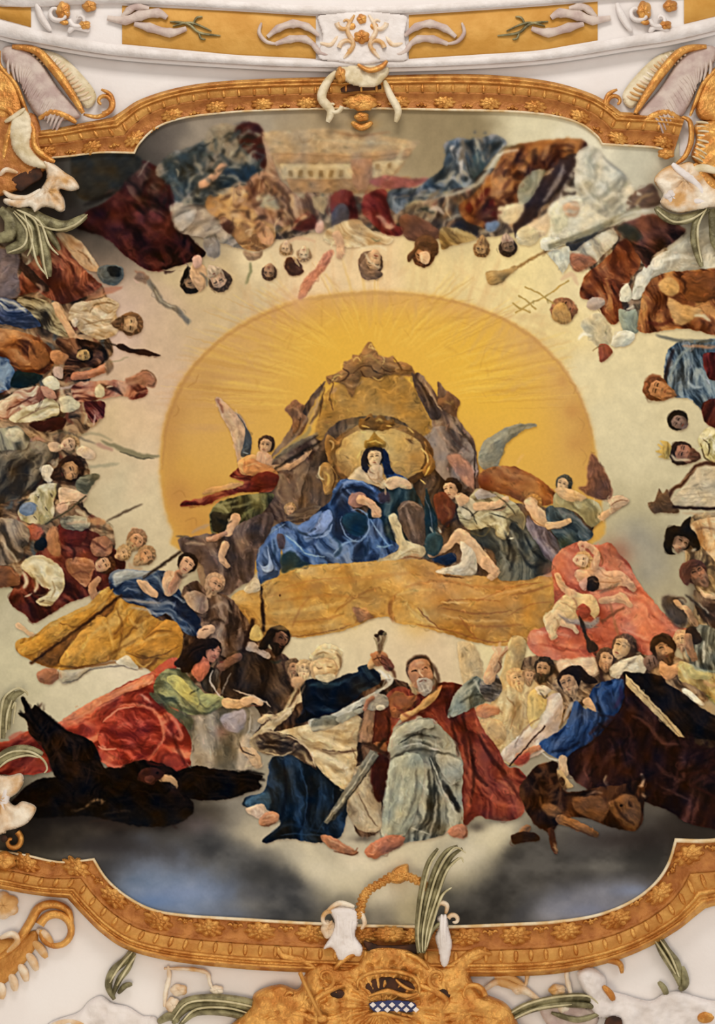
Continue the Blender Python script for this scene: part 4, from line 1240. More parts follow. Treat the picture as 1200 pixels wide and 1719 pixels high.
D 5c2410 a8602c d09058 20 16 : -70,550 10,552 40,558 65,568 85,585 90,605 85,620 65,630 40,625 10,612 -70,610
B a05c2c 0 .3 : 50,572 68,575 80,590 84,605 74,618 56,618 48,600
B c08054 0 .3 : 85,590 100,588 115,596 112,608 95,612 86,604
D 2c140c 5c3424 9c6444 20 8 : 95,570 120,568 150,572 172,580 180,600 170,615 150,615 130,620 120,632 105,630 108,610 115,598 100,585
H 140 596 14 80 .2 c89c5c 201410 -
S 1c1410 8 .8 : 155,575 172,585 178,605 168,612
L c07450 14 14 : 125,632 150,628 180,616
S d89878 5 .7 : 130,628 155,624 182,612
B 8c6c54 1 .2 : 176,608 186,604 190,618 180,630
P spear|dark spear with a leaf shaped point
B 3c2018 0 .1 : 195,580 205,578 225,586 240,585 256,591 270,597 255,598 238,596 225,594 205,588
S 3c2c20 3 .8 : 170,575 190,578 200,582
S 8c8464 3 .5 : 180,608 200,605 215,598
F painted_blue_cloak_figure|bright blue cloak at the left edge
D 142c44 2c4c84 8098b8 60 8 : -70,600 5,600 18,612 25,628 20,645 5,658 -70,670
B 142c34 0 .1 : 25,625 45,625 70,630 65,642 45,650 25,652 18,645
F painted_turbaned_man|man in a white turban with a pale rose and cream robe
P turban|white turban
B e4dcc0 0 .3 : 70,640 78,632 90,632 100,642 100,652 90,655 78,650
P robe|rose and cream robe
D 94503c c89c84 ecdcc0 340 9 : -70,690 5,670 30,655 60,648 70,655 75,665 70,680 60,690 20,702 -70,706
D a89468 e0d4ac f4ecd0 340 10 : 15,702 40,685 65,675 85,668 98,680 98,695 80,702 55,708 30,710
B e0d4b0 0 .2 : 100,668 115,665 130,672 135,682 125,690 105,692 100,680
P
B c08870 0 .3 : 68,648 80,650 92,658 95,668 82,670 72,662
B 4c1c18 0 .2 : 50,712 75,705 100,700 112,705 105,718 85,725 60,722
S 4c2c20 3 .8 : 72,672 60,690 70,668
B c4a8a0 0 .2 : 88,620 98,614 106,620 104,635 92,632
S d8c8d0 4 .7 : 100,652 115,650 130,646
F painted_rose_figure|figure in rose cloth holding a round disc at left
D 6c2c20 b87054 d8a080 350 8 : 120,650 140,640 165,640 190,638 215,640 240,645 248,655 245,665 225,670 205,665 180,668 160,672 140,675 125,670
B e0d0a8 0 .2 : 160,650 172,645 176,658 170,668 160,665
S 3c1c14 7 .8 : 168,645 182,650 198,655 205,665
S 6c1c14 4 .8 : 215,670 232,666 246,660
B a86c50 1 .2 : 210,636 225,630 240,622 248,622 256,630 262,640 258,650 245,648 230,645 215,646
S 6c4830 3 .7 : 235,625 248,622 260,632 258,645 248,645
S c8906c 5 .5 : 205,645 225,642 240,635
D 4c141c 782c2c a06058 60 8 : 142,675 160,674 175,676 174,700 165,705 155,710 145,695
S d0b0a8 3 .7 : 160,695 158,705 156,715
S e4c8a8 3 .8 : 178,650 190,648
F painted_grey_monk|young tonsured figure in a broad grey habit at left
P habit|broad grey habit
D 3c3430 706454 9c8c78 300 18 : -70,760 10,752 40,745 65,740 85,750 100,765 80,775 75,795 60,815 40,830 20,840 -70,860
S 504438 3 .6 : 10,800 35,795 55,800
S a4947c 4 .5 : 40,765 60,780 55,800
P
D 504c40 8c8474 c4bc98 40 10 : -70,730 10,718 30,715 45,730 50,742 40,755 20,755 -70,760
B d8ccaa 1 .3 : 10,725 25,718 38,725 36,738 25,742 12,735
S c88c78 6 .7 : 50,740 62,735 75,740
B e0b894 0 .3 : 80,745 95,742 105,748 100,758 85,758
H 115 746 16 70 -.1 e0b490 8c7050 -
B e4c4a4 0 .3 : 130,755 138,748 150,752 160,760 156,770 142,770 132,765
S 60584c 5 .7 : 85,730 110,725 135,735 160,745
S 8c8468 5 .6 : 130,730 160,728 190,740
S a07868 7 .7 : 160,745 175,750 190,756
P club|grey wooden club pointing at the sun
S 7c7458 9 .95 : 170,740 195,750 220,760 245,766 268,766
S 4c4838 3 .8 : 200,757 230,768 260,770
S 8c8870 6 .6 : 140,785 170,782 200,778
F painted_bearded_soldier|dark bearded man in a cream spotted tunic at left
P tunic|cream spotted tunic
D a89864 dccca0 f0e4c4 80 8 : 45,838 60,822 75,812 95,812 96,825 90,842 92,860 85,875 70,880 50,878 35,872 30,858
B 7084a8 0 .2 : 35,848 48,842 60,848 58,862 42,866 32,858
S 24242c 5 .8 : 28,856 38,842 50,838
S 4c3c2c 3 .8 : 96,812 95,830 90,848
S 5c4c30 2 .7 : 66,828 64,840
P
B ece0cc 0 .2 : 70,785 82,780 90,788 92,800 82,810 72,802
H 115 790 23 75 .5 c08c5c 3c2014 4c2c18
S 4c2818 6 .7 : 92,805 110,812 128,810
B e4bc98 0 .3 : 98,820 115,820 135,825 146,832 140,842 125,845 110,850 100,845
B dcac90 0 .3 : 95,848 108,842 115,850 105,862 95,858
S 5c4434 2 .7 : 98,848 120,842 138,845
D 5c5844 8c8870 b8b498 330 8 : 128,808 140,798 160,795 168,800 155,815 145,830 130,822
P spear|thin lances
T 5c5038 3 1 : 75,880 110,860 145,832
S 3c2c20 4 .9 : 178,876 200,864 220,855 240,846
F painted_kneeling_red_figures|figures in dark red with a lamb at the left edge
D 401414 7c2c20 a04c38 50 14 : 25,985 40,960 60,930 90,900 100,880 130,875 150,890 170,900 200,930 210,950 190,980 150,1000 110,1015 60,1045 40,1030 15,1010
D 6c6050 a09880 c8bc9c 10 7 : 102,872 120,866 145,868 152,880 140,890 118,890 105,885
S c88c58 12 .8 : 145,872 162,875 178,876
B 7c241c 0 .2 : 102,888 125,892 145,892 142,905 130,918 108,915 98,905
B b0744c 1 .25 : 80,890 95,885 100,905 102,930 92,935 78,920
D a0603c c07c54 d8a078 30 9 : 110,940 130,935 150,938 160,950 155,965 145,985 130,975 115,960
H 174 948 17 60 -.2 d09c74 5c3420 -
L c08860 14 12 : 158,1000 155,985 165,972
B a86c4c 0 .25 : 155,905 175,900 188,910 185,930 165,935 152,925
H 228 908 18 40 .2 c89068 8c6444 a08460
H 243 934 17 55 .1 c48c60 a07850 a8845c
H 205 930 14 70 .3 d0a478 b08c60 -
S b09070 7 .7 : 215,945 225,955 240,955
B 142030 0 .3 : 58,912 68,902 78,905 78,918 68,925 58,920
B bc5c40 1 .2 : 45,885 60,880 72,890 65,905 50,905
D 4c4038 847060 b8a088 60 8 : -70,870 10,870 40,880 50,900 40,925 25,945 -70,950
S d8ccb4 4 .7 : 5,910 20,930 30,945
S 4c1c14 6 .7 : 0,975 30,985 35,975
B 8c5434 0 .2 : -70,950 10,950 25,958 35,975 20,985 -70,985
F painted_lamb|white lamb lying at the left
D a88c5c dcc898 f0e4c0 30 8 : 38,945 48,935 65,932 85,938 100,950 108,965 108,985 100,1000 92,1010 82,1018 70,1018 60,1010 75,1000 82,990 72,985 60,975 48,965 38,955
S ece0c0 6 .9 : 38,960 45,975 40,988
S e8d8b4 5 .9 : 62,972 62,985 58,995
S f0e4c0 6 .8 : 82,990 92,985 95,1000
S 6c4830 3 .8 : 60,1000 75,998 85,988
S d8c8b0 3 .8 : 40,1003 55,996

F painted_lower_shade|dusky brown painted shade between the lower figures
D 2c1c18 5c3c2c 8c6850 80 10 1.1 : 250,1040 300,1010 380,1000 440,1080 480,1100 520,1150 600,1160 650,1140 690,1160 640,1240 650,1300 640,1390 600,1400 585,1330 560,1300 520,1260 460,1240 400,1220 360,1200 330,1180 310,1120 260,1090
Z 260 26 6 2c1c18 5c3c2c 8c6850 4c3428 a88868 3c2420 : 300,1040 380,1010 440,1080 480,1110 520,1160 640,1150 640,1380 600,1390 560,1300 460,1240 330,1180 310,1120
F painted_reclining_man|man in a blue tunic and long ochre robe reclining on a staff
P robe|long ochre robe
D 90541c c0842c dca850 140 16 1 : 195,1000 205,985 225,990 240,1010 250,1028 268,1040 290,1042 305,1060 307,1085 300,1105 280,1118 262,1132 245,1122 225,1120 195,1108 150,1118 110,1125 80,1120 55,1110 35,1100 25,1085 30,1075 60,1065 85,1045 120,1028 150,1012 180,985
P tunic|blue and grey tunic
D 14244c 2c4470 70809c 20 10 1.1 : 182,970 192,958 210,955 235,958 260,958 282,962 300,990 320,1020 338,1040 338,1055 325,1068 310,1062 295,1045 278,1030 262,1036 245,1020 215,1012 200,1000 186,990
P robe
B 8c5420 .2 .2 : 95,1115 120,1090 145,1065 185,1030 195,1005 160,1030 120,1060 60,1105 80,1118
B d09438 0 .25 : 100,1112 120,1080 150,1045 175,1035 185,1060 190,1085 195,1100 170,1112 130,1118
B c4842c 0 .3 : 210,1090 235,1075 260,1055 275,1042 295,1044 306,1062 306,1085 298,1100 270,1105 240,1100
B cc9034 0 .2 : 30,1085 60,1070 100,1045 150,1020 190,988 170,1015 120,1055 80,1085 40,1100
S 7c4818 4 .7 : 195,1018 205,1050 200,1085 180,1110
S e0b058 5 .7 : 170,1040 185,1060 190,1092
S 7c4818 4 .7 : 240,1030 220,1060 205,1075
S e4b45c 5 .6 : 215,1035 230,1050 245,1042
S 804c18 3 .7 : 100,1045 130,1052 160,1030
S 7c4a1c 3 .7 : 212,1095 240,1105 275,1098 300,1085
S e0ac50 3 .7 : 225,1105 240,1120 255,1110
S 6c3c14 4 .8 : 90,1118 140,1120 200,1112 240,1124
B b0a490 0 .25 : 100,1125 120,1130 150,1120 150,1126 130,1140 108,1148 98,1140
B d8d0bc 0 .2 : 195,1112 212,1100 222,1108 232,1122 215,1120
S 5c5450 3 .7 : 105,1146 130,1140 152,1124 200,1118 232,1126
B a06850 0 .35 : 62,1130 80,1122 95,1125 98,1138 85,1148 68,1146
P tunic
B a8b0b8 1 .3 : 190,965 210,956 235,958 262,960 250,965 225,970 205,978 192,985
S 182c54 8 .7 : 195,992 220,998 245,1002
S c4b8b0 5 .7 : 205,1005 240,1010 270,1012
S c8c0c0 4 .6 : 220,1020 250,1025 268,1035
S 101c44 10 .6 : 290,1000 305,1030 325,1050
B c8a080 0 .2 : 275,965 285,958 305,968 300,985 290,998 278,1000 272,985
S 9cb0c0 4 .6 : 255,965 268,975 275,995
P
B d8ac88 0 .3 : 228,975 242,974 255,985 265,995 262,1003 250,1000 238,990
L b88060 12 10 : 300,962 292,978 286,990
H 313 948 18 35 .2 d4a07c 281c18 -
S 3c2820 4 .7 : 296,960 304,968 316,966
L e0b890 8 6 : 30,1050 42,1058 55,1066
P staff|long dark staff
T 3c1c10 4 1 : 50,1115 100,1078 150,1042 205,998
T 2c1c18 4 .95 : 240,970 270,950 305,925
F painted_old_man|bearded old man in a brown mantle behind the reclining man
P mantle|greyish brown mantle
D 3c2820 6c5044 9c8070 80 12 : 310,985 330,975 345,990 370,1000 385,1010 400,1035 408,1060 410,1090 395,1105 370,1100 350,1085 340,1060 335,1040 320,1015 305,1000
D 8c6c5c b89880 d8b898 60 10 : 308,1000 325,992 345,1000 350,1020 340,1030 320,1020
S a89080 5 .7 : 355,1020 375,1012 390,1030
S 2c1c18 4 .7 : 345,1060 360,1040 380,1050 385,1085
S a08878 4 .6 : 360,1060 375,1075 372,1098
P
H 360 982 18 35 .5 cc9874 b08c70 a08068
L c89878 10 8 : 335,1068 345,1060 355,1056
B d4a888 0 .4 : 330,1062 342,1052 356,1050 362,1058 350,1068 338,1072
S 5c3828 2 .8 : 338,1058 350,1056
F painted_brown_cloak_man|bearded man with a staff in a dark brown cloak
P cloak|dark brown cloak
D 281810 4c3424 74543c 70 14 : 385,1098 405,1090 425,1088 450,1098 462,1108 475,1120 485,1145 495,1160 490,1180 475,1195 460,1200 440,1198 415,1190 395,1180 375,1170 370,1140 375,1115
S 20120c 5 .6 : 452,1110 446,1150 432,1185
S 6c4c38 6 .5 : 420,1100 410,1130 400,1160
B b09c94 0 .2 : 412,1080 425,1078 440,1090 455,1100 448,1106 430,1096 414,1092
P
H 469 1074 20 20 .8 6c4434 241814 2c1c14
B 241814 0 .3 : 442,1072 448,1060 460,1055 462,1065 452,1080 446,1090 432,1088
S 283430 4 .8 : 452,1108 462,1112 472,1108
L 8c5c48 14 12 : 372,1120 390,1108 402,1102
P staff|wooden staff
T 3c2014 7 1 : 408,1095 415,1070 425,1040
T 34180f 5 1 : 443,1060 440,1010
B ccaa5c 0 .2 : 420,1060 428,1048 438,1055 442,1070 430,1076 420,1072
F painted_red_cloak|large red cloak spread over the cloud at left
D 8c2018 c84430 e47c58 330 20 1.1 : 10,1245 50,1225 100,1212 130,1195 170,1170 210,1148 250,1130 285,1105 300,1108 290,1130 265,1145 260,1160 275,1175 300,1185 318,1215 322,1240 322,1280 300,1295 280,1290 200,1300 170,1280 120,1285 60,1300 0,1300 -40,1300 -40,1250
B e08058 0 .2 : 105,1208 150,1180 200,1155 255,1132 250,1150 215,1162 175,1180 140,1200
D 8c1c18 b03024 d05040 10 9 1 : 168,1222 185,1200 215,1188 245,1190 268,1212 270,1245 250,1268 215,1276 180,1262 165,1245
S f09070 5 .7 : 180,1190 215,1182 250,1188 270,1210 274,1240 255,1265
S e86c58 6 .6 : 195,1222 215,1215 222,1222
S 7c1814 6 .7 : 175,1230 190,1250 230,1255 250,1235
S f0a088 4 .7 : 170,1250 180,1258
S ec9078 5 .6 : 170,1278 200,1288 245,1280
S e88468 6 .6 : 275,1190 295,1215 305,1240 290,1235 272,1215
S 981c18 5 .6 : 240,1165 270,1180 295,1210
S f0c0b0 4 .7 : 235,1165 248,1175 255,1182
S b44c3c 16 .6 : 15,1240 40,1235 60,1240
S a83c30 14 .6 : 20,1290 50,1280 80,1285
F painted_writing_man|long haired young man in an olive tunic writing in a book
P cloud_shade|grey smoke under the writing figure
D 5c5444 847868 a89c90 80 20 .8 : 300,1190 340,1180 380,1175 420,1180 440,1210 420,1240 400,1280 405,1295 360,1288 322,1285 320,1240
B 9c94a4 1 .2 : 370,1205 390,1195 410,1192 412,1215 400,1230 380,1225
R a46c5c 372 1228 12 .6
S d8d0cc 3 .6 : 420,1200 418,1225 408,1240
B b8a898 2 .2 : 405,1240 425,1235 430,1280 410,1300 398,1290
P tunic|olive and sage tunic
D 50543c 7c805c a8a86c 30 10 : 258,1150 268,1132 285,1122 305,1125 320,1140 335,1155 350,1168 372,1168 378,1180 365,1190 345,1198 320,1200 295,1190 275,1180 260,1168
B c0b868 0 .3 : 280,1138 298,1134 312,1145 325,1160 335,1178 330,1184 310,1172 290,1155
B b0b070 0 .3 : 335,1168 355,1165 370,1170 360,1180 345,1188
S 4c503c 6 .7 : 262,1160 280,1180 310,1192 345,1198 370,1185
S 3c3c2c 3 .7 : 318,1165 335,1155
B 5c5c44 0 .2 : 250,1165 262,1165 290,1190 322,1205 320,1225 300,1210 270,1185
D 28201c 483c34 6c5c50 90 8 : 335,1130 350,1120 365,1125 368,1150 355,1165 340,1155
S d8d0d0 3 .8 : 358,1125 352,1140 360,1158 372,1172
S 9c9088 3 .7 : 388,1130 378,1150 372,1165
P
B cc6c54 0 .3 : 322,1128 328,1108 345,1100 352,1118 345,1135 335,1145
H 356 1094 19 20 .9 c47c64 241818 -
B 2a1c1c 0 .35 : 292,1115 300,1105 310,1090 325,1080 345,1075 360,1077 350,1085 342,1095 335,1110 322,1120 318,1130 308,1125
L e0b07c 17 13 : 380,1180 398,1182 415,1180
L e0b084 15 9 : 410,1178 425,1174 438,1180
S 8c5038 2 .8 : 415,1186 430,1184 440,1184
P quill|thin quill pen
S dcc0a8 3 .9 : 392,1158 415,1166 435,1172 455,1186
F painted_eagle|large dark brown eagle with spread wings
P wing|dark raised wing
D 0c0505 1c0e0a 34201a 60 9 : 35,1172 42,1172 52,1190 58,1184 70,1192 90,1210 115,1228 140,1236 160,1252 172,1285 185,1300 180,1330 140,1330 110,1315 90,1300 78,1265 62,1245 48,1228 45,1212 30,1196 42,1196
S 5c3828 5 .5 : 75,1225 95,1260 115,1300
S 4c2c20 4 .5 : 95,1225 120,1260 140,1305
S 5a3828 4 .4 : 85,1215 110,1245 130,1290
D 080404 120a08 24140e 10 7 : 290,1300 325,1286 355,1290 405,1296 440,1302 434,1312 438,1322 415,1330 380,1342 330,1342 295,1330
S 34201a 3 .5 : 320,1300 370,1305 425,1308
P
D 080404 100806 20120e 20 12 : 20,1345 60,1310 100,1305 150,1305 180,1288 205,1290 215,1282 240,1276 265,1280 285,1288 300,1300 310,1330 325,1350 320,1370 290,1385 240,1388 200,1380 150,1370 100,1372 55,1372 20,1360
R 3a1c14 275 1292 12 .7
P beak|yellowish hooked beak
B b08058 0 .3 : 262,1304 275,1300 290,1304 297,1312 296,1322 290,1316 280,1312 266,1312
B 7c3c30 0 .3 : 240,1304 252,1300 262,1306 258,1316 244,1316
S d0a078 2 .7 : 268,1303 284,1304 294,1314
P
E 1a0a08 272 1296 3 2
R 5c2c20 292 1330 12 .5
P talon|pale talons
S a07850 5 .85 : 118,1362 140,1358 155,1346 170,1342 172,1350
S 7c5838 4 .7 : 170,1368 195,1362 220,1362
S 5c4030 4 .6 : 150,1380 180,1375 220,1372
R 3a2a24 190 1380 40 .4 14
F painted_key_bearer|balding bearded man in dark blue robe and cream mantle raising keys
P robe|dark blue robe
D 0a1420 142438 28446c 75 16 1 : 455,1275 480,1262 505,1270 530,1285 555,1305 580,1330 588,1345 580,1375 575,1400 560,1410 530,1415 490,1408 465,1410 445,1415 442,1408 470,1385 465,1370 450,1360 440,1355 420,1355 408,1350 412,1338 440,1330 450,1305
P mantle|cream mantle
D a88c64 d4bc90 f0dcb4 20 12 1 : 520,1170 505,1150 500,1175 488,1200 470,1215 460,1228 490,1222 525,1215 560,1212 600,1200 612,1225 600,1250 598,1290 590,1320 575,1325 555,1310 535,1290 515,1255 490,1235 470,1232 450,1225 440,1240 420,1240 430,1230 470,1195
D 3c2a20 644c3c a8906c 10 7 : 420,1242 440,1230 460,1228 490,1238 510,1252 525,1275 532,1292 510,1280 490,1268 465,1268 445,1265 425,1255
S d0b48c 3 .8 : 418,1240 450,1228 485,1238
S d0b890 3 .8 : 445,1262 470,1268 490,1262
S 2a1a14 4 .8 : 430,1248 470,1246 500,1258
B c8a888 0 .3 : 420,1255 432,1262 440,1285 430,1290 418,1275 402,1258
S 3c2c28 3 .8 : 402,1245 408,1262 428,1268
S f4e4c0 7 .7 : 500,1225 540,1218 590,1212
S fcecc8 8 .6 : 545,1285 570,1310 585,1315
S 7c5c40 4 .8 : 525,1255 560,1265 600,1258
S 806040 3 .7 : 590,1255 600,1280
S ecd8ac 6 .6 : 535,1265 565,1280 590,1285
S e4d0a4 5 .8 : 500,1150 488,1175 470,1205
B d0b088 0 .3 : 432,1210 445,1200 462,1200 466,1206 450,1208 440,1215
P robe
D 0a1020 141e34 2c4054 20 14 : 510,1145 530,1138 555,1142 580,1132 600,1128 602,1120 618,1116 636,1130 640,1142 630,1152 610,1160 595,1175 575,1192 545,1200 525,1208 500,1215 498,1208 508,1195 508,1175 503,1160
S 2c4858 8 .6 : 520,1150 550,1152 580,1142
S 1c2c54 6 .7 : 505,1200 515,1190 530,1200
B 34587c 1 .3 : 410,1345 430,1335 450,1330 456,1350 445,1362 420,1355
S 24406c 4 .5 : 540,1310 535,1350 520,1400
S 284870 3 .5 : 560,1320 555,1360 530,1400
S 2c4c78 3 .6 : 470,1402 500,1400 560,1405
P
H 549 1110 25 25 .2 e0bc88 dcc494 -
B e4c490 0 .3 : 520,1120 532,1112 560,1115 566,1125 560,1138 540,1140 525,1138
B c09c6c 0 .3 : 520,1100 535,1092 560,1090 570,1100 566,1118 560,1112 545,1108 530,1110 522,1112
S 5c3c24 4 .8 : 560,1095 570,1105 566,1118
S 5c3c20 3 .8 : 532,1120 545,1117 558,1120
L cca070 12 16 : 622,1118 630,1106 638,1100
B a86c48 0 .35 : 622,1100 632,1094 645,1096 652,1104 650,1114 640,1118 630,1116
B 7c4438 0 .3 : 640,1100 655,1108 662,1120 655,1126 645,1122 640,1112
L c88c68 10 10 : 440,1370 452,1378 462,1374
B d8b8a0 0 .2 : 412,1358 440,1350 450,1362 465,1368 455,1378 430,1372
L c0886c 12 10 : 545,1408 565,1418 590,1428
S 6c3c28 3 .8 : 560,1428 590,1434 600,1422
P keys|dark bunch of keys
S 3a2418 5 .9 : 634,1096 636,1078 632,1064
S 6c5438 4 .9 : 640,1095 645,1075 646,1062
S 9c8c6c 3 .8 : 632,1085 640,1072 636,1062
S 4c2c1c 5 .9 : 650,1118 660,1128 664,1140
E 3c2820 640 1062 6 4
P sleeve|white sleeve edge and open book
B c8c4b8 0 .2 : 520,1208 560,1198 600,1176 635,1158 655,1142 648,1130 660,1138 655,1150 630,1168 600,1188 570,1208 525,1222
B 7c7868 0 .25 : 525,1210 550,1200 568,1205 570,1215 545,1222 524,1228
B a09c8c 0 .3 : 565,1205 600,1190 640,1170 642,1176 600,1200 572,1214
S 403c34 3 .8 : 525,1228 545,1224 570,1216
F painted_bearded_heads|two bearded faces behind the man with keys
H 492 1122 14 10 .5 b0805c 6c5038 987454
H 510 1124 15 5 .2 e0b888 c09c70 d8b484
B d0a47c 1 .3 : 488,1140 505,1136 512,1145 500,1155 492,1152
F painted_leaning_cross|pale round beam of a wooden cross
B c8b088 0 .35 : 768,1082 778,1076 792,1078 800,1090 808,1115 812,1150 800,1155 780,1150 772,1120
B c0a470 0 .35 : 855,1075 868,1066 880,1072 884,1085 878,1110 870,1140 862,1180 850,1200 835,1230 820,1200 835,1150 848,1110
R a87c48 870 1100 8 .4 30
F painted_kneeling_crowd|pale robed bearded apostles crowded at right
D a88048 ccac78 e8d4a4 100 16 .9 : 800,1190 830,1180 850,1140 880,1125 905,1150 930,1160 945,1175 940,1220 915,1250 890,1270 860,1285 835,1270 815,1240 805,1220
D b89c88 d4bcb0 f0e0d0 130 12 .8 : 870,1235 900,1200 920,1170 940,1165 945,1190 935,1230 915,1260 885,1275 855,1280 840,1265
B d4b46c 0 .25 : 888,1165 905,1155 918,1170 912,1200 895,1225 885,1200
B d8b078 0 .3 : 805,1210 825,1205 845,1215 850,1235 838,1250 820,1245 808,1230
S a0703c 3 .7 : 850,1170 865,1190 855,1225
S e8dcc8 6 .7 : 880,1240 905,1210 925,1185
S fcf0dc 5 .6 : 850,1275 880,1262 910,1245
S 8c6444 3 .7 : 865,1250 880,1225 905,1205
B c48058 0 .3 : 798,1190 812,1182 830,1186 840,1194 830,1202 810,1205 800,1200
S e8b080 4 .8 : 812,1188 828,1184 838,1190
H 867 1140 17 -15 .3 d4a878 c89c68 d0a874
H 888 1136 12 5 .2 c09068 8c6848 a07c58
H 912 1124 18 10 -.4 b88860 3c2c20 4c3c2c
B e0ccb0 0 .2 : 898,1155 910,1150 925,1158 915,1168 905,1166
S 5c5048 3 .8 : 905,1160 915,1172 920,1165
L c8805c 12 10 : 870,1270 888,1262 905,1255
B b04030 1 .3 : 862,1278 875,1268 890,1262 885,1280 870,1285
P staff|thin dark rod
T 401c18 3 1 : 855,1285 885,1252 915,1218
F painted_striding_man|grey robed bearded man in a red cloak raising his left arm
P cloak|dark red cloak
D 4c1410 882c20 b05038 60 16 1.05 : 655,1160 672,1152 700,1160 740,1146 775,1150 790,1170 800,1200 815,1230 835,1255 850,1285 870,1290 885,1310 882,1350 875,1370 850,1378 820,1375 800,1370 780,1385 770,1350 765,1300 760,1260 740,1230 700,1200 668,1210 655,1240 650,1270 640,1300 638,1350 625,1340 618,1300 625,1250 625,1200 640,1180
B a85c30 0 .3 : 653,1172 668,1160 685,1168 700,1165 695,1180 680,1195 665,1205 650,1195
B cc9858 0 .3 : 672,1200 695,1190 715,1170 735,1155 742,1152 730,1175 705,1195 680,1212
S 5c1810 6 .7 : 665,1220 700,1200 740,1180 760,1170
B 6c2a1c 0 .2 : 622,1200 650,1180 655,1210 645,1250 625,1270
B a46038 0 .3 : 625,1250 645,1245 650,1258 640,1270 628,1268
S c86c48 6 .7 : 835,1310 855,1320 862,1335
S c85c40 6 .6 : 810,1330 840,1350 875,1355
S 3c0e0c 6 .7 : 790,1260 800,1300 820,1320
S b45038 5 .6 : 795,1190 810,1240 840,1290
S 481410 8 .6 : 775,1180 780,1240 785,1300
P tunic|grey tunic
D 484840 8c8c80 b4b4a4 95 16 1.1 : 655,1240 665,1220 690,1210 720,1205 735,1215 750,1230 765,1245 772,1265 778,1290 775,1330 778,1380 760,1390 735,1405 700,1412 665,1415 640,1410 640,1380 645,1330 652,1290 650,1260
B a8a898 0 .3 : 650,1270 655,1240 668,1222 690,1212 720,1208 728,1220 705,1225 690,1240 675,1262 655,1272
B a4a898 0 .3 : 655,1280 675,1268 700,1265 712,1285 710,1320 700,1360 680,1400 650,1408 640,1400 645,1350 650,1310
B a4a498 0 .25 : 730,1268 750,1268 775,1278 776,1300 765,1315 752,1312 738,1290
S 34342c 7 .8 : 718,1290 722,1330 715,1375 700,1395
S b8b8ac 4 .8 : 715,1270 728,1300 740,1330 755,1350 768,1370
S b8b4a8 4 .8 : 732,1330 730,1370 720,1405
S 2c2824 10 .7 : 742,1310 755,1335 772,1360
S 40403a 5 .8 : 655,1275 680,1262 715,1258 770,1270
S bcbcb0 4 .8 : 690,1240 720,1245 750,1262
S 34302c 4 .8 : 676,1238 700,1232 740,1240
S c0c0b4 4 .6 : 700,1250 730,1258 760,1262
S d0d0c4 3 .6 : 690,1390 720,1400
S 242420 4 .7 : 690,1400 720,1380 722,1340
D 4c5450 848c84 b0b4a8 330 9 1 : 752,1200 758,1175 775,1152 790,1140 802,1135 815,1150 825,1165 815,1178 790,1190 770,1200 755,1206
S 343c38 4 .8 : 770,1180 785,1172 800,1165 812,1172
S d8d8cc 4 .8 : 795,1140 805,1158 815,1170
D 3c3838 6c6464 948c88 40 8 : 805,1150 815,1138 830,1130 840,1145 842,1160 832,1175 818,1178 808,1165
P
L d0a078 20 15 : 820,1140 828,1120 832,1108
B d8ac84 0 .35 : 824,1108 830,1095 836,1087 842,1090 840,1098 850,1085 853,1088 845,1102 838,1118 832,1125 826,1122
S 8c5c40 2 .8 : 836,1112 842,1100 848,1092
H 706 1130 24 0 .35 b8845c 5c4030 7c5c44
B 7c5c44 0 .3 : 712,1140 722,1130 732,1140 735,1155 725,1165 712,1162 705,1150
B b0946c 0 .3 : 690,1142 700,1148 705,1160 715,1158 700,1166 690,1160
S d8b48c 4 .6 : 700,1115 712,1112 722,1118
L b8785c 17 20 : 670,1412 650,1422 628,1432
S dc9c80 6 .6 : 650,1412 640,1425 628,1432
L b07054 12 14 : 765,1392 778,1392 778,1400
P sword|long grey sword held point down
T 6c7068 9 1 : 548,1378 580,1340 615,1285 635,1255
S a8a8a0 3 .8 : 552,1370 590,1318 628,1262
S 34302c 3 .7 : 556,1380 590,1340 635,1270
T 5c3828 6 1 : 610,1250 640,1262 655,1265
P book|brown book held upright
K a47858 0 .2 : 612,1190 630,1190 624,1248 602,1246
S 3c2418 4 .7 : 610,1192 601,1245
B 9c9080 0 .3 : 608,1180 620,1168 638,1164 650,1170 652,1184 640,1192 620,1192
E d8ccb4 638 1188 8 6
L a86c50 8 7 : 612,1190 618,1178 626,1172
P tunic
D 847058 a89478 c4b498 80 12 : 595,1290 620,1285 632,1310 640,1345 640,1390 620,1398 600,1390 585,1370 582,1350 592,1320
S 6c5440 3 .7 : 600,1330 620,1370 635,1388
F painted_ground_shadow|dark painted cast shadow on the white cloud
R 38302c 612 1408 20 .7 6
R 3c3430 800 1388 16 .7 8
R 4c4844 830 1378 30 .5 7
F painted_dark_brown_drapery|large dark brown drapery at the right
D 200c0c 3c1a18 6c3a34 100 26 1 : 960,1250 985,1230 1000,1200 1020,1170 1045,1130 1070,1135 1100,1170 1130,1220 1200,1240 1260,1250 1260,1400 1190,1390 1150,1380 1120,1360 1060,1340 1000,1330 965,1310 950,1285
S 6c3c34 6 .6 : 1020,1270 1050,1265 1065,1275
S 7c4840 8 .5 : 1140,1270 1155,1290 1130,1320
S 84544a 4 .6 : 1100,1315 1130,1330 1160,1345
S 5c342c 8 .5 : 1050,1190 1080,1200 1100,1230
B 4c3424 1 .25 : 1165,1220 1200,1225 1240,1240 1240,1260 1190,1255 1165,1245
R 1a1010 1180 1320 24 .7
F painted_large_book|open dark book with pale page edge
D 120c0c 241818 3c2820 40 14 : 1045,1130 1080,1130 1110,1135 1120,1148 1150,1165 1180,1190 1230,1220 1240,1250 1180,1240 1150,1240 1120,1210 1080,1165 1060,1150
K c4a878 0 .2 : 1050,1132 1060,1140 1140,1225 1150,1240 1138,1236 1100,1200 1050,1148
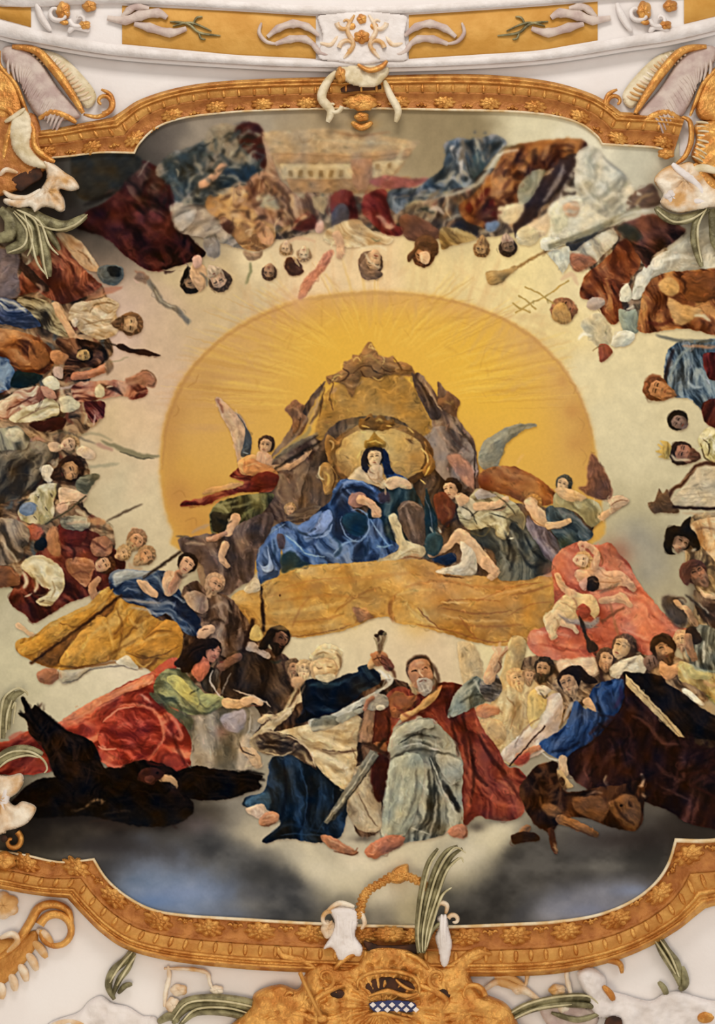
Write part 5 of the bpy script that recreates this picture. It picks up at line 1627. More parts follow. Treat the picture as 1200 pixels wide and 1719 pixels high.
S 806444 2 .8 : 1056,1142 1100,1188 1142,1236
F painted_blue_tunic_man|bald bearded man in a bright blue tunic bending over an ox
P tunic|bright blue tunic
D 0c1c48 1c3c7c 3c5c9c 110 10 : 990,1165 1000,1150 1020,1142 1045,1140 1048,1160 1045,1180 1030,1205 1010,1230 985,1250 965,1260 945,1275 925,1268 905,1250 915,1240 940,1225 955,1205 962,1180 970,1178 985,1190
S 3c2c6c 8 .6 : 1040,1150 1042,1170 1030,1190
S 101c40 5 .7 : 1000,1160 1005,1200 990,1235
S 4c6cac 4 .5 : 960,1215 975,1200 985,1210
S d0c8b8 3 .6 : 908,1262 925,1274 942,1276
P
H 955 1146 20 -20 -.5 bc8c64 2c1c18 a88464
B 2c1c18 0 .3 : 945,1125 960,1117 975,1118 985,1130 1000,1140 1002,1146 990,1148 978,1145 970,1135 955,1128
B cca078 0 .3 : 978,1175 988,1170 998,1185 1000,1195 990,1190 982,1184
S c0b8b4 6 .7 : 962,1178 955,1190 945,1210
L dcb48c 16 12 : 945,1275 945,1290 948,1298
P ox_hoof|pale cloven hoof or bone
B c8a878 0 .35 : 930,1298 940,1292 948,1300 955,1312 962,1320 950,1324 940,1324 932,1314
B 4c3828 0 .3 : 938,1308 944,1304 948,1316 942,1318
F painted_ox|brown horned ox lying down
P
D 240f08 442010 6c3c20 80 14 1 : 880,1310 895,1290 915,1280 935,1280 935,1300 945,1325 965,1330 1000,1322 1020,1320 1040,1318 1070,1310 1082,1325 1080,1350 1078,1380 1065,1395 1040,1392 1015,1385 990,1375 960,1372 935,1385 928,1400 915,1395 895,1380 878,1350 872,1325
B 7c4c2c 1 .3 : 960,1340 985,1335 1010,1340 1020,1360 1010,1378 985,1372 965,1360
B 80502c 1 .3 : 1020,1350 1035,1340 1050,1332 1070,1340 1076,1365 1070,1390 1055,1390 1035,1375 1025,1362
B 8c5830 1 .3 : 908,1352 925,1348 942,1360 935,1372 920,1370
S 3c1c10 5 .7 : 1030,1345 1045,1370 1065,1385
S 240f08 6 .7 : 1055,1345 1060,1355
S 1c0c08 8 .6 : 945,1335 980,1332 1010,1330
P foreleg|brown legs
L 9c6438 16 10 : 940,1375 975,1388 1000,1400
S 4c2818 3 .7 : 945,1382 975,1396 998,1406
L 50281a 12 8 : 925,1395 928,1415 932,1430
L 8c5c38 12 10 : 885,1390 875,1400 862,1408
B 3c2014 0 .2 : 858,1402 880,1396 900,1400 905,1410 880,1414 862,1416
S b08c64 4 .8 : 930,1415 934,1432
P horn|pale curved horns
S a88c70 6 .9 : 1018,1300 1016,1312 1022,1318
S b09480 6 .9 : 1076,1298 1080,1312 1074,1322
S 9c6c50 5 .8 : 985,1334 1000,1330 1012,1332
S c09878 5 .7 : 1078,1332 1084,1340
E 180a08 1042 1352 3 2

O painted_key_bearer
P robe
S 0a1428 9 .7 : 520,1180 560,1178 600,1155 630,1140
S 3c5c70 7 .5 : 518,1152 540,1146 570,1150
S 0a1224 6 .7 : 475,1275 480,1330 470,1380
S 0a1224 7 .7 : 520,1290 520,1350 500,1400
S 34588c 3 .5 : 500,1280 515,1330 510,1390
S 0a1428 6 .6 : 565,1330 550,1380 545,1405
S 1c3860 5 .6 : 445,1410 480,1385 520,1392 560,1402
P mantle
S b8946c 4 .7 : 512,1150 495,1180 470,1205 440,1225
S fce8c4 5 .7 : 505,1160 488,1190 462,1212
S 5c3c28 4 .7 : 425,1240 445,1232 475,1236 505,1250 522,1272
S e4c8a0 3 .8 : 470,1232 500,1243 520,1262 530,1288
S 2c1c14 5 .7 : 435,1256 465,1256 490,1260
S f8e8c8 8 .5 : 500,1228 545,1222 585,1222
S f8e4c0 10 .5 : 560,1275 580,1290 588,1310
S a8845c 4 .7 : 600,1220 590,1235 600,1250
S 5c3c2c 3 .7 : 540,1258 575,1262 605,1260
P
S 8c6440 3 .7 : 528,1100 540,1093 560,1092
S 5c3c24 3 .6 : 534,1108 548,1104 562,1108
S f4d8a8 4 .7 : 530,1128 545,1130 558,1126
S 4c3020 4 .8 : 566,1100 571,1112 568,1122
S 4c2418 2 .8 : 626,1108 640,1104 648,1110
S 4c2418 2 .7 : 632,1100 640,1112 650,1118
O painted_striding_man
S f0d0a8 3 .7 : 700,1108 708,1124 714,1134
S 4c2c1c 4 .7 : 690,1112 686,1124 690,1138
S 2c1c14 5 .8 : 692,1108 706,1102 720,1106
B a89c88 1 .3 : 706,1138 716,1132 726,1138 728,1152 716,1160 706,1154
S d8ccb8 3 .7 : 710,1140 716,1150 722,1156
S 5c3424 3 .7 : 836,1110 840,1120 834,1130
S e8c4a0 3 .6 : 828,1110 832,1098 838,1090
P cloak
S 2c0c0a 8 .6 : 648,1260 640,1300 634,1345
S b8563c 6 .5 : 700,1165 730,1155 760,1152
S 3c0e0c 6 .7 : 756,1200 764,1240 770,1270
S c05840 4 .6 : 770,1230 785,1290 820,1340
S 340c0a 7 .6 : 800,1230 830,1280 850,1300
S d07050 4 .6 : 838,1300 860,1316 870,1330
S e0b070 3 .7 : 668,1206 700,1190 736,1158
S 6c3818 3 .7 : 660,1190 680,1192 704,1176
P tunic
S 74746c 5 .6 : 664,1290 656,1340 652,1390
S d0d0bc 5 .5 : 680,1285 672,1330 664,1380
S 5c5c54 4 .7 : 700,1290 696,1340 676,1385
S 2c2c28 4 .8 : 724,1280 730,1320 726,1360 712,1395
S c8c8bc 3 .8 : 722,1272 734,1300 750,1340 768,1368
S 24201c 9 .8 : 748,1318 762,1345 772,1365
S 2c2c28 3 .8 : 668,1250 690,1236 712,1232
S c8c8c0 3 .7 : 672,1256 700,1248 740,1262
O painted_enthroned_woman
P cloak
S 0c1c40 5 .8 : 575,812 562,835 556,850
S 7c9cdc 3 .8 : 582,808 605,808 628,822
S 10244c 4 .7 : 590,822 610,818 630,830
S 98b4ec 3 .8 : 558,880 550,896 536,904
S 0c2448 5 .7 : 500,892 520,900 545,896
S 5c84c8 5 .7 : 575,900 590,915 588,938
S 0c2448 5 .7 : 600,925 610,915 614,935
S 7ca4dc 3 .8 : 620,870 640,900 655,918
S 0c2040 5 .6 : 640,860 655,885 665,905
S 14305c 5 .7 : 455,940 462,925 458,905
S a0bcf0 4 .8 : 436,948 446,958 454,952
P
S fce0bc 4 .6 : 622,770 624,780 630,786
S b08458 3 .6 : 636,792 636,802 640,808
O painted_carpet
S b0702c 6 .5 : 460,1010 540,1000 620,1004
S e8bc68 8 .5 : 450,1030 520,1022 580,1012
S a8682c 4 .6 : 480,1045 540,1040 580,1030
S 8c4c24 4 .7 : 656,1005 652,1025 660,1045
S b87438 5 .6 : 680,985 740,975 800,985 860,985
S 8c5028 3 .7 : 700,1020 720,1040 740,1058
S ecc878 5 .5 : 680,1010 700,1035 720,1048
S a05c2c 4 .6 : 760,1045 820,1052 880,1048
S 8c4c28 4 .6 : 860,1000 900,990 930,980
O painted_throne
P crest
S e0b860 2 .8 : 556,640 566,630 574,634
S e8c068 2 .8 : 592,606 598,600 604,606
S e8c068 2 .8 : 618,584 622,578 626,588
S 5c3418 2 .8 : 604,622 612,632 624,634
S 5c3418 2 .8 : 640,616 650,624 664,622
S dcb060 2 .8 : 640,598 646,604 642,612
P
S 3c281c 5 .7 : 704,640 722,672 736,700
S c0a080 3 .6 : 712,640 728,668 742,690
S 3c2820 5 .7 : 542,660 534,690 520,712
S 8c7c64 8 .6 : 452,778 480,758 510,740 534,726
S 2c2018 6 .8 : 456,790 490,770 524,750 540,740
S 6c5444 6 .6 : 500,800 520,780 535,760
O painted_reclining_man
P robe
S 804c18 5 .6 : 60,1095 110,1070 160,1045
S 804c18 4 .6 : 160,1115 200,1090 235,1070
S ecc068 5 .5 : 130,1100 160,1060 180,1050
S 6c3c14 5 .6 : 240,1075 262,1060 290,1060
S e0b464 5 .5 : 225,1085 255,1070 285,1065
O painted_red_cloak
S 8c1c18 5 .6 : 175,1200 205,1190 240,1192 262,1210
S 7c1814 6 .6 : 270,1180 285,1210 292,1250
S f09878 4 .6 : 120,1210 160,1190 210,1165
S 9c2c20 5 .6 : 130,1215 170,1198 200,1182
S f0a484 4 .6 : 195,1165 230,1150 260,1145
S 8c2018 4 .6 : 235,1260 250,1280 275,1285
O painted_dark_brown_drapery
Z 60 46 7 2c1010 441c1a 4c2420 1c0c0c : 970,1260 1030,1180 1100,1210 1250,1270 1250,1370 1120,1350 980,1300
S 7c4840 6 .6 : 1060,1200 1085,1215 1110,1245 1140,1250
S 6c3c34 7 .5 : 1100,1280 1120,1300 1150,1310
O painted_ox
Z 30 20 5 3c1c10 54301c 6c4024 : 890,1300 940,1300 950,1330 920,1350 890,1350
O painted_eagle
Z 60 30 4 060303 140a08 20120e : 60,1350 110,1310 200,1300 300,1310 310,1370 200,1375
P wing
Z 50 44 4 0c0606 2a1812 3c2218 : 50,1200 110,1230 170,1290 150,1320 90,1280
S 080404 7 .9 : 40,1174 52,1200 70,1225
S 080404 5 .9 : 32,1192 50,1212 64,1232
S 080404 6 .9 : 60,1186 90,1212 120,1235
F painted_cloud_shadow|dark painted smoke under the eagle
R 141010 120 1372 90 .8 16
R 1c1614 260 1378 80 .7 18
R 201c1a 60 1400 60 .6 20
R 6c6064 330 1385 30 .4 16
R 241e1c 200 1420 100 .5 20
R 8c8478 120 1438 60 .35 10
R 241c1a 1050 1410 90 .6 18
R 8c8880 1010 1455 60 .35 10
R 8090b4 1070 1495 40 .5 10
R 6c7490 990 1530 50 .5 12
R 7888ac 300 1500 60 .5 14
R 5c78a8 250 1515 50 .6 14
R 8c8880 420 1520 50 .35 12
R 2c2c2c 440 1470 50 .5 20
O painted_right_crowd_shade
R 2c1c14 1165 1000 10 .4 60
O painted_kneeling_angel
P tunic
S 3c3424 3 .7 : 775,850 790,860 800,880
S 4c4430 3 .7 : 830,830 850,845 866,866
S 1c1c1c 5 .7 : 845,890 855,915 850,945
S 1c1c1c 5 .7 : 880,895 895,925 920,945
O painted_angel
P sash
S 4c100c 4 .8 : 395,800 425,806 455,800
S e0a060 4 .7 : 355,826 385,816 405,814
P tunic
S 24201a 5 .8 : 362,868 376,878 390,874
S a8a470 4 .6 : 375,852 400,850 425,842
O painted_cherub
S a87048 3 .6 : 995,975 1020,978 1045,976
S a87048 3 .5 : 1005,955 1015,965 1030,970
O painted_cherub_seated
S a87c50 3 .6 : 940,1010 960,1020 975,1022
S a87c50 3 .6 : 930,1035 938,1048 930,1060
S f0d8a0 5 .6 : 950,1005 965,1000 980,1004
O painted_faces_row
S e8c49c 4 .6 : 1040,1078 1048,1084 1046,1094
S 2c1c14 4 .7 : 1060,1074 1068,1086 1066,1100
S 2c1a12 4 .7 : 1096,1074 1110,1068 1126,1074
O painted_blue_tunic_man
P tunic
S 081028 7 .7 : 1000,1180 1012,1205 1000,1230
S 3058a0 4 .6 : 930,1240 950,1230 965,1215
S 081030 5 .7 : 925,1262 950,1258 975,1245
S 2c50a0 4 .6 : 1010,1150 1025,1160 1030,1180
O painted_harpist
P robe
S 4c3c20 3 .8 : 1180,735 1190,750 1188,765
S f8f0d0 4 .7 : 1190,728 1198,745 1196,765
S 4c3c20 3 .8 : 1176,745 1182,765 1195,778
O painted_striding_man
P cloak
B 4c1810 1 .2 : 640,1262 655,1268 650,1300 640,1345 628,1335 622,1300 628,1275
S 8c3420 5 .6 : 660,1180 680,1200 700,1206
S 2c0c08 5 .7 : 648,1196 655,1220 648,1250
S 8c5430 6 .6 : 650,1175 662,1166 680,1164
S 5c1c14 8 .6 : 820,1260 845,1300 860,1320 875,1345
S 300c0a 6 .6 : 775,1200 790,1250 795,1300 790,1350
P sword
K 787468 0 .2 : 543,1380 549,1384 636,1268 622,1258
S b8b4a4 2.5 .9 : 546,1378 590,1322 628,1264
S 302c28 2.5 .8 : 552,1382 596,1326 636,1268
S 4c2c1c 6 .95 : 606,1246 626,1252 650,1270
S 2c1c14 7 .9 : 634,1256 642,1246 648,1238
P
B b86c50 0 .3 : 612,1430 618,1420 634,1410 652,1402 672,1402 680,1408 668,1420 650,1428 634,1440 620,1440
S e0a084 4 .7 : 632,1414 630,1424 624,1434
B b4745c 0 .3 : 752,1400 756,1390 768,1384 778,1384 782,1394 778,1404 764,1406
S d8947c 3 .6 : 762,1392 770,1390 776,1394
B b87c58 0 .3 : 684,1128 690,1112 704,1106 718,1110 724,1124 726,1140 716,1156 704,1158 692,1148
S 4c3020 6 .8 : 684,1126 686,1112 696,1104 710,1102 720,1106
S 3c2418 7 .8 : 722,1112 732,1126 736,1144 730,1158
S e8b890 4 .7 : 696,1116 704,1112 712,1114
S 2c1810 2.6 .9 : 690,1128 696,1125 701,1127
S 2c1810 2.6 .9 : 708,1124 713,1121 718,1123
S f0c8a0 3 .8 : 703,1122 706,1132 710,1136
S 5c3424 2.4 .8 : 702,1138 708,1139 712,1137
B a8988c 0 .3 : 700,1142 708,1138 718,1138 726,1146 724,1160 712,1168 702,1160
S e0d4c4 3 .7 : 706,1146 710,1154 714,1162
S 7c3c2c 2.4 .9 : 704,1144 710,1142 716,1143
S d4c8b8 2.5 .7 : 714,1146 718,1154 720,1160
S d8ac84 8 .9 : 838,1104 836,1094 834,1086
S d8ac84 4 .9 : 840,1098 848,1092 853,1086
S d8ac84 4 .9 : 832,1094 828,1088 830,1082
S d8ac84 4 .9 : 836,1090 838,1082 840,1078
S 8c5434 2 .8 : 842,1102 849,1095 854,1090
F painted_key_bearer_feet|bare feet of the man raising the keys
B b87858 0 .3 : 538,1404 552,1402 570,1412 586,1424 598,1428 600,1434 584,1434 566,1428 550,1420
S 4c2818 3 .7 : 578,1432 592,1436 602,1430
S e0a884 3 .6 : 550,1408 566,1416 580,1424
B c08464 0 .3 : 434,1376 444,1366 458,1362 468,1368 466,1378 452,1386 438,1386
S e8b898 3 .6 : 446,1372 456,1368 462,1372
S 5c3424 2.5 .7 : 438,1386 452,1386 464,1380
O painted_key_bearer
B d8b080 0 .3 : 520,1116 528,1104 544,1100 562,1104 568,1118 564,1134 548,1142 530,1138 522,1130
B e4c894 0 .35 : 518,1104 526,1094 540,1090 556,1090 568,1096 574,1108 568,1124 564,1112 552,1104 538,1104 526,1110
S 9c7848 3 .7 : 528,1100 540,1096 552,1098
S f8e4b8 3 .8 : 534,1094 546,1092 558,1096
S 6c4828 4 .8 : 564,1096 572,1106 570,1122
S 5c3820 2.6 .9 : 528,1118 535,1115 541,1117
S 5c3820 2.6 .9 : 548,1115 554,1113 560,1116
S f4d4a4 3.4 .8 : 542,1114 541,1123 538,1128
S a86444 2.4 .8 : 532,1131 540,1132 548,1130
S c49c70 3 .5 : 556,1124 562,1130 560,1138
P keys
S 4c3420 4 .95 : 636,1100 640,1084 642,1066
S 8c7c5c 2.5 .9 : 634,1092 632,1078 628,1070
S b0a080 2.5 .8 : 642,1088 648,1076 650,1068
S 2c1c14 2.5 .9 : 632,1068 640,1062 650,1066
E 3c2820 632 1066 4 3
E 6c5c40 646 1064 3.5 3
P robe
S 050a14 6 .7 : 512,1190 520,1202 540,1204
S 2c4868 4 .5 : 560,1150 585,1140 610,1126
P cuff|white sleeve cuff
S dcd8cc 5 .9 : 634,1124 646,1134 652,1146
S e8e4d8 4 .85 : 655,1136 650,1150 636,1160
S 8c887c 3 .7 : 648,1140 642,1152 628,1162
O painted_eagle
P beak
B c09468 0 .3 : 266,1306 276,1300 290,1303 298,1313 297,1324 290,1317 280,1312 268,1312
P
B 4c201a 0 .3 : 232,1298 246,1288 264,1290 276,1298 268,1308 250,1316 238,1312
B 6c3428 0 .3 : 244,1304 254,1302 260,1308 252,1316 243,1312
E 1a0a08 264 1298 2.5 2
S 2a1510 3 .7 : 280,1318 300,1330 312,1345
O painted_red_cloak
S 7c1814 5 .6 : 165,1210 190,1185 230,1178 265,1190 285,1220
S f0a488 3.5 .7 : 172,1214 196,1192 226,1186
S f8b498 3 .7 : 165,1252 178,1258 196,1256
S 7c1c18 5 .6 : 178,1240 205,1252 235,1248
S 5c1410 6 .6 : 290,1230 300,1260 312,1285
S e88068 5 .6 : 280,1196 296,1212 308,1236
O painted_brown_cloak_man
S 9c6c50 3 .7 : 476,1066 481,1074 480,1080
S c89470 3 .6 : 470,1060 478,1064 482,1068
O painted_writing_man
B 2a1a18 0 .35 : 300,1110 312,1088 330,1076 352,1074 368,1080 360,1088 346,1092 338,1106 326,1116 320,1128 306,1128
S 1a1010 6 .8 : 306,1112 322,1094 344,1082
S 4c2c24 3 .6 : 316,1104 328,1092 344,1086
S e89c80 4 .6 : 360,1088 366,1098 364,1106
S 8c3c30 2.5 .8 : 368,1110 373,1112 376,1110
O painted_lamb
S a88458 4 .7 : 60,965 70,975 78,990
S 7c5430 3 .7 : 50,960 58,972 60,985
S fcf0cc 5 .7 : 52,945 70,942 88,952
S a88858 3 .7 : 88,975 92,990 86,1005
S 5c3c24 2.5 .8 : 66,1012 74,1008
O painted_grey_monk
P habit
S 2c2420 5 .6 : 20,790 45,775 70,760
S a0947c 5 .5 : 10,775 40,760 65,750
S 2c2420 6 .7 : 30,840 50,820 75,800
O painted_bearded_soldier
P tunic
S 5c4c34 2.5 .8 : 60,830 66,836
S 5c4c34 2.5 .8 : 75,850 80,858
S 5c4c34 2.5 .8 : 84,828 88,836
S 5c4c34 2.5 .8 : 56,866 62,872
S 3c3028 5 .8 : 40,834 52,826 62,820
O painted_turbaned_man
P robe
S 6c3428 3.5 .8 : 10,690 35,676 60,664
S 8c6c54 3 .7 : 30,706 55,692 85,680
S fcf4dc 6 .6 : 35,690 60,682 85,676
O painted_spearman
S 4c1c0c 5 .7 : 30,570 50,578 60,596
S e0a068 5 .5 : 20,560 40,566 56,574
S 3c140c 5 .7 : 60,625 76,618 88,606
O painted_kneeling_red_figures
S 3c1010 5 .7 : 110,910 125,925 122,940
S d8906c 5 .6 : 115,945 130,945 148,950
S 8c4830 3 .8 : 120,965 135,960 150,965
S 5c2418 4 .7 : 150,905 165,915 180,925
S e0b088 4 .6 : 110,880 130,876 148,878
O painted_carpet
S b87838 9 .35 : 450,1000 520,985 620,970 700,960
S e4b86c 9 .4 : 440,1050 500,1055 560,1048
S 9c6028 4 .6 : 640,985 600,1000 560,1030
S a86830 4 .5 : 520,1000 500,1030 490,1055
O painted_white_cloth_figure
S 8c8c84 4 .6 : 985,265 1000,290 995,320
S f8f8f0 5 .6 : 970,300 990,330 1010,345
S 98948a 4 .5 : 1030,300 1035,330 1020,350
O painted_angel
B d4a078 0 .3 : 434,758 446,760 456,766 454,782 440,790 428,784 430,770
P sash
B c88048 0 .3 : 408,778 424,770 438,776 456,784 466,796 450,800 430,800 412,796
B 7c2418 0 .3 : 430,796 452,792 468,800 462,816 440,818 420,812
S e8b070 3 .7 : 412,784 426,778 440,784
O painted_key_bearer
B e0bc88 0 .25 : 526,1112 540,1106 558,1108 564,1120 558,1132 542,1136 528,1132
S b88c5c 4 .7 : 528,1112 542,1109 558,1112
S 7c5430 2.4 .8 : 530,1120 536,1122 541,1120
S 7c5430 2.4 .8 : 548,1119 554,1120 560,1118
S f8e4b4 3.6 .8 : 545,1112 546,1122 547,1128
S b07c50 2.2 .7 : 541,1130 547,1131 553,1129
B d0c0a0 0 .3 : 530,1134 545,1132 560,1132 562,1140 548,1146 534,1142
O painted_enthroned_woman
S 8c5c3c 2.4 .6 : 618,784 622,792 630,795
S b08458 3 .6 : 618,800 630,806 642,802
O painted_eagle
P wing
S 080404 6 .9 : 390,1298 420,1296 444,1300
S 080404 5 .9 : 400,1312 425,1314 440,1320
S 080404 5 .9 : 395,1305 422,1305 446,1310

'''
# ---------------------------------------------------------------- frame edges (pairs: inner edge, outer edge)
BOT = [((-70, 1418), (-70, 1476)), ((35, 1433), (0, 1492)), ((100, 1446), (62, 1503)), ((158, 1441), (113, 1508)), ((180, 1475), (138, 1535)), ((215, 1505), (172, 1568)),
       ((260, 1527), (215, 1595)), ((320, 1536), (290, 1614)), ((400, 1541), (395, 1626)), ((480, 1546), (475, 1631)), ((560, 1550), (555, 1634)), ((640, 1553), (640, 1637)),
       ((750, 1554), (750, 1639)), ((860, 1550), (862, 1639)), ((930, 1546), (940, 1634)), ((1000, 1535), (1020, 1617)), ((1055, 1514), (1085, 1592)), ((1095, 1485), (1137, 1562)),
       ((1120, 1450), (1165, 1540)), ((1133, 1408), (1184, 1525)), ((1190, 1409), (1215, 1517)), ((1270, 1398), (1270, 1508))]
TOP = [((60, 268), (40, 222)), ((118, 263), (90, 216)), ((170, 257), (135, 207)), ((226, 258), (188, 197)), ((236, 240), (205, 186)), ((262, 216), (235, 167)), ((300, 201), (290, 149)), ((360, 192), (355, 138)),
       ((450, 186), (450, 132)), ((600, 183), (600, 128)), ((760, 186), (760, 124)), ((850, 188), (855, 128)), ((920, 194), (930, 138)), ((970, 207), (990, 156)),
       ((1000, 228), (1022, 173)), ((1010, 243), (1042, 188)), ((1060, 246), (1080, 190)), ((1100, 249), (1120, 193)), ((1130, 258), (1150, 196))]
def mids(P, f=.5): return [((a[0]*(1-f)+b[0]*f), (a[1]*(1-f)+b[1]*f)) for a, b in P]
P = Painter(); P.run(PAINT); P.finish()
clip = np.array([(-70, 268)]+mids(TOP)+[(1140, 262), (1270, 262)]+mids(BOT)[::-1], float)
sl_, mk_ = P.mask(clip); inside = np.zeros((CH, CW), bool); inside[sl_] = mk_ > .5
ids = np.where(inside, P.ids, -1)
cnt = np.bincount((ids+1).ravel(), minlength=len(P.keys)+1)[1:]
main = {}
for i, k in enumerate(P.keys):
    if k[1] == '' : main[k[0]] = i
for i, k in enumerate(P.keys):                     # specks join the figure they belong to
    if i and k[1] != '' and cnt[i] < 25: ids[ids == i] = main[k[0]] if k[0] is not None and k[0] != 'fresco' else 0
cnt = np.bincount((ids+1).ravel(), minlength=len(P.keys)+1)[1:]
for f, i in main.items():                          # a figure with no bare skin takes its largest part as its own mesh
    if f not in (None, 'fresco') and cnt[i] < 10:
        sub = [j for j, k in enumerate(P.keys) if k[0] == f and k[1] != '' and cnt[j] > 0]
        if sub:
            j = max(sub, key=lambda q: cnt[q]); ids[ids == j] = i
cnt = np.bincount((ids+1).ravel(), minlength=len(P.keys)+1)[1:]
# vertex grid colours
I = P.img; pad = np.pad(I, ((1, 1), (1, 1), (0, 0)), mode='edge'); VC = (pad[:-1, :-1]+pad[1:, :-1]+pad[:-1, 1:]+pad[1:, 1:])/4
VC = VC+(pad[:-1, :-1]*0)
VC = np.clip(np.where(VC <= .04045, VC/12.92, ((VC+.055)/1.055)**2.4), 0, 1)
gx = np.arange(CW+1)/KS+PX0; gy = np.arange(CH+1)/KS+PY0; GX, GY = np.meshgrid(gx, gy); GP = S(GX, GY)
GPf = GP.reshape(-1, 3); VCf = np.concatenate([VC.reshape(-1, 3), np.ones(((CH+1)*(CW+1), 1))], 1).astype(np.float32)
fm = bpy.data.materials.new('fresco_paint'); fm.use_nodes = True; t_ = fm.node_tree; b_ = t_.nodes['Principled BSDF']
at_ = t_.nodes.new('ShaderNodeVertexColor'); at_.layer_name = 'paint'; t_.links.new(at_.outputs['Color'], b_.inputs['Base Color'])
b_.inputs['Roughness'].default_value = .9; b_.inputs['Specular IOR Level'].default_value = .03
def patch(i, name, parent, **kw):
    ii, jj = np.nonzero(ids == i); W1 = CW+1
    F = np.stack([ii*W1+jj, ii*W1+jj+1, (ii+1)*W1+jj+1, (ii+1)*W1+jj], 1)
    u, inv = np.unique(F, return_inverse=True)
    o = link(name, GPf[u], inv.reshape(-1, 4).copy(), fm, parent, **kw)
    a = o.data.color_attributes.new('paint', 'FLOAT_COLOR', 'POINT'); a.data.foreach_set('color', VCf[u].ravel()); return o
fresco = patch(0, 'painted_fresco', None, smooth=False, label='large painted ceiling fresco of an enthroned woman ringed by robed figures on clouds', cat='fresco')
objs = {}
for i, k in enumerate(P.keys):
    if i == 0 or cnt[i] == 0 or k[1] != '': continue
    objs[k[0]] = patch(i, k[0][1], fresco, smooth=False, label=k[2])
for i, k in enumerate(P.keys):
    if i == 0 or cnt[i] == 0 or k[1] == '': continue
    patch(i, k[1] if k[0] is None else k[1], fresco if k[0] is None else objs[k[0]], smooth=False, label=k[2])
# ---------------------------------------------------------------- plaster vault
gx_, gy_ = np.meshgrid(np.linspace(-800, 2000, 60), np.linspace(-420, 2400, 80))
link('ceiling', S(gx_, gy_, -3).reshape(-1, 3), grid_faces(80, 60), M['white'], kind='structure')
# ---------------------------------------------------------------- gilded frame round the fresco
def strip(Pp, stations, mb=None):
    ip = np.array([a for a, b in Pp], float); op = np.array([b for a, b in Pp], float)
    # densify straight between pairs, keeping corners crisp
    n = 8; t = np.linspace(0, 1, n, endpoint=False)[None, :, None]
    k1, k2 = (3, 19) if len(Pp) == len(BOT) else (3, 15)
    def den(q):
        return np.concatenate([crom(q[:k1+1], False, n)[:-1], crom(q[k1:k2+1], False, n)[:-1], crom(q[k2:], False, n)])
    a, b = den(ip), den(op); T = np.array([s_[0] for s_ in stations]); Hh = np.array([s_[1] for s_ in stations])
    XY = a[:, None]*(1-T[None, :, None])+b[:, None]*T[None, :, None]
    mb = mb or MB(); mb.add(S(XY[..., 0], XY[..., 1], np.broadcast_to(Hh, XY.shape[:2])).reshape(-1, 3), grid_faces(len(a), len(T))); return mb
def along(Pp, f, n, lo=0.0, hi=1.0):
    ip = np.array(mids(Pp, f), float); L = np.concatenate([[0], np.cumsum(np.hypot(*np.diff(ip, axis=0).T))])
    ia = np.array(mids(Pp, 0), float); ib = np.array(mids(Pp, 1), float); out = []
    for q in np.linspace(lo*L[-1], hi*L[-1], n):
        g = lambda A_: np.array([np.interp(q, L, A_[:, 0]), np.interp(q, L, A_[:, 1])])
        out.append((g(ip), g(ib)-g(ia)))
    return out
fr = thing('gilded_cornice', 640, 1600, 'wide curved gilded moulding running around the whole ceiling fresco', 'moulding')
def smoothP(Pp): return Pp
for Pp, sc_ in ((BOT, 1.0), (TOP, .7)):
    h = sc_
    strip(Pp, [(-.01, 0), (-.01, 5*h), (.015, 8*h), (.04, 8*h), (.055, 5*h)]).build('frame_rim', 'rim', fr, smooth=False, label='thin pale inner rim')
    strip(Pp, [(.05, 5*h), (.07, 3*h), (.12, 2.5*h), (.25, 3*h), (.36, 6*h), (.43, 10*h), (.46, 13*h), (.49, 13*h), (.5, 11*h)]).build('frame_cove', 'brown', fr)
    strip(Pp, [(.49, 11*h), (.52, 13*h), (.6, 16*h), (.7, 17.5*h), (.76, 17*h)]).build('fluted_band', 'ochre', fr)
    strip(Pp, [(.75, 17*h), (.77, 22*h), (.80, 23*h), (.815, 19*h), (.835, 17*h), (.875, 17*h), (.89, 21*h), (.92, 21*h), (.94, 15*h), (.965, 10*h), (1.0, 8*h), (1.0, 0)]).build('outer_lip', 'gold', fr, smooth=False)
    # tongues on the fluted band
    nT = 56 if Pp is BOT else 44
    for c, v in along(Pp, .63, nT, .01, .99):
        MB().ridge([c-v*.11, c, c+v*.11], 9.0*h, 7*h, 14*h, 7, k=3).build('tongue_ornament', 'gold', fr)
    n = 17 if Pp is BOT else 15
    big = along(Pp, .24, n, .02, .98)
    for c, v in big:
        a = math.degrees(math.atan2(v[1], v[0]))-90
        mb = MB(); mb.dome(c[0], c[1], 25*h, 16*h, 8*h, 3*h, a, 9, .3, 36, 6); mb.dome(c[0], c[1], 16*h, 10*h, 7*h, 7*h, a, 7, .25, 28, 5); mb.dome(c[0], c[1], 6*h, 5*h, 5*h, 13*h, a)
        mb.build('rosette', 'gold', fr)
    for (c, v), (c2, v2) in zip(big[:-1], big[1:]):
        m_ = (c+c2)/2-(v+v2)*.035; u = (c2-c)/np.linalg.norm(c2-c); mb = MB()
        mb.dome(m_[0], m_[1], 5*h, 5*h, 5*h, 4*h, 0, 5, .3, 20, 5)
        for sg in (-1, 1): mb.ridge([m_+u*4*sg*h, m_+u*9*sg*h-v*.04, m_+u*13*sg*h], 5*h, 4*h, 3*h, 5, k=3)
        mb.build('small_flower', 'gold', fr)
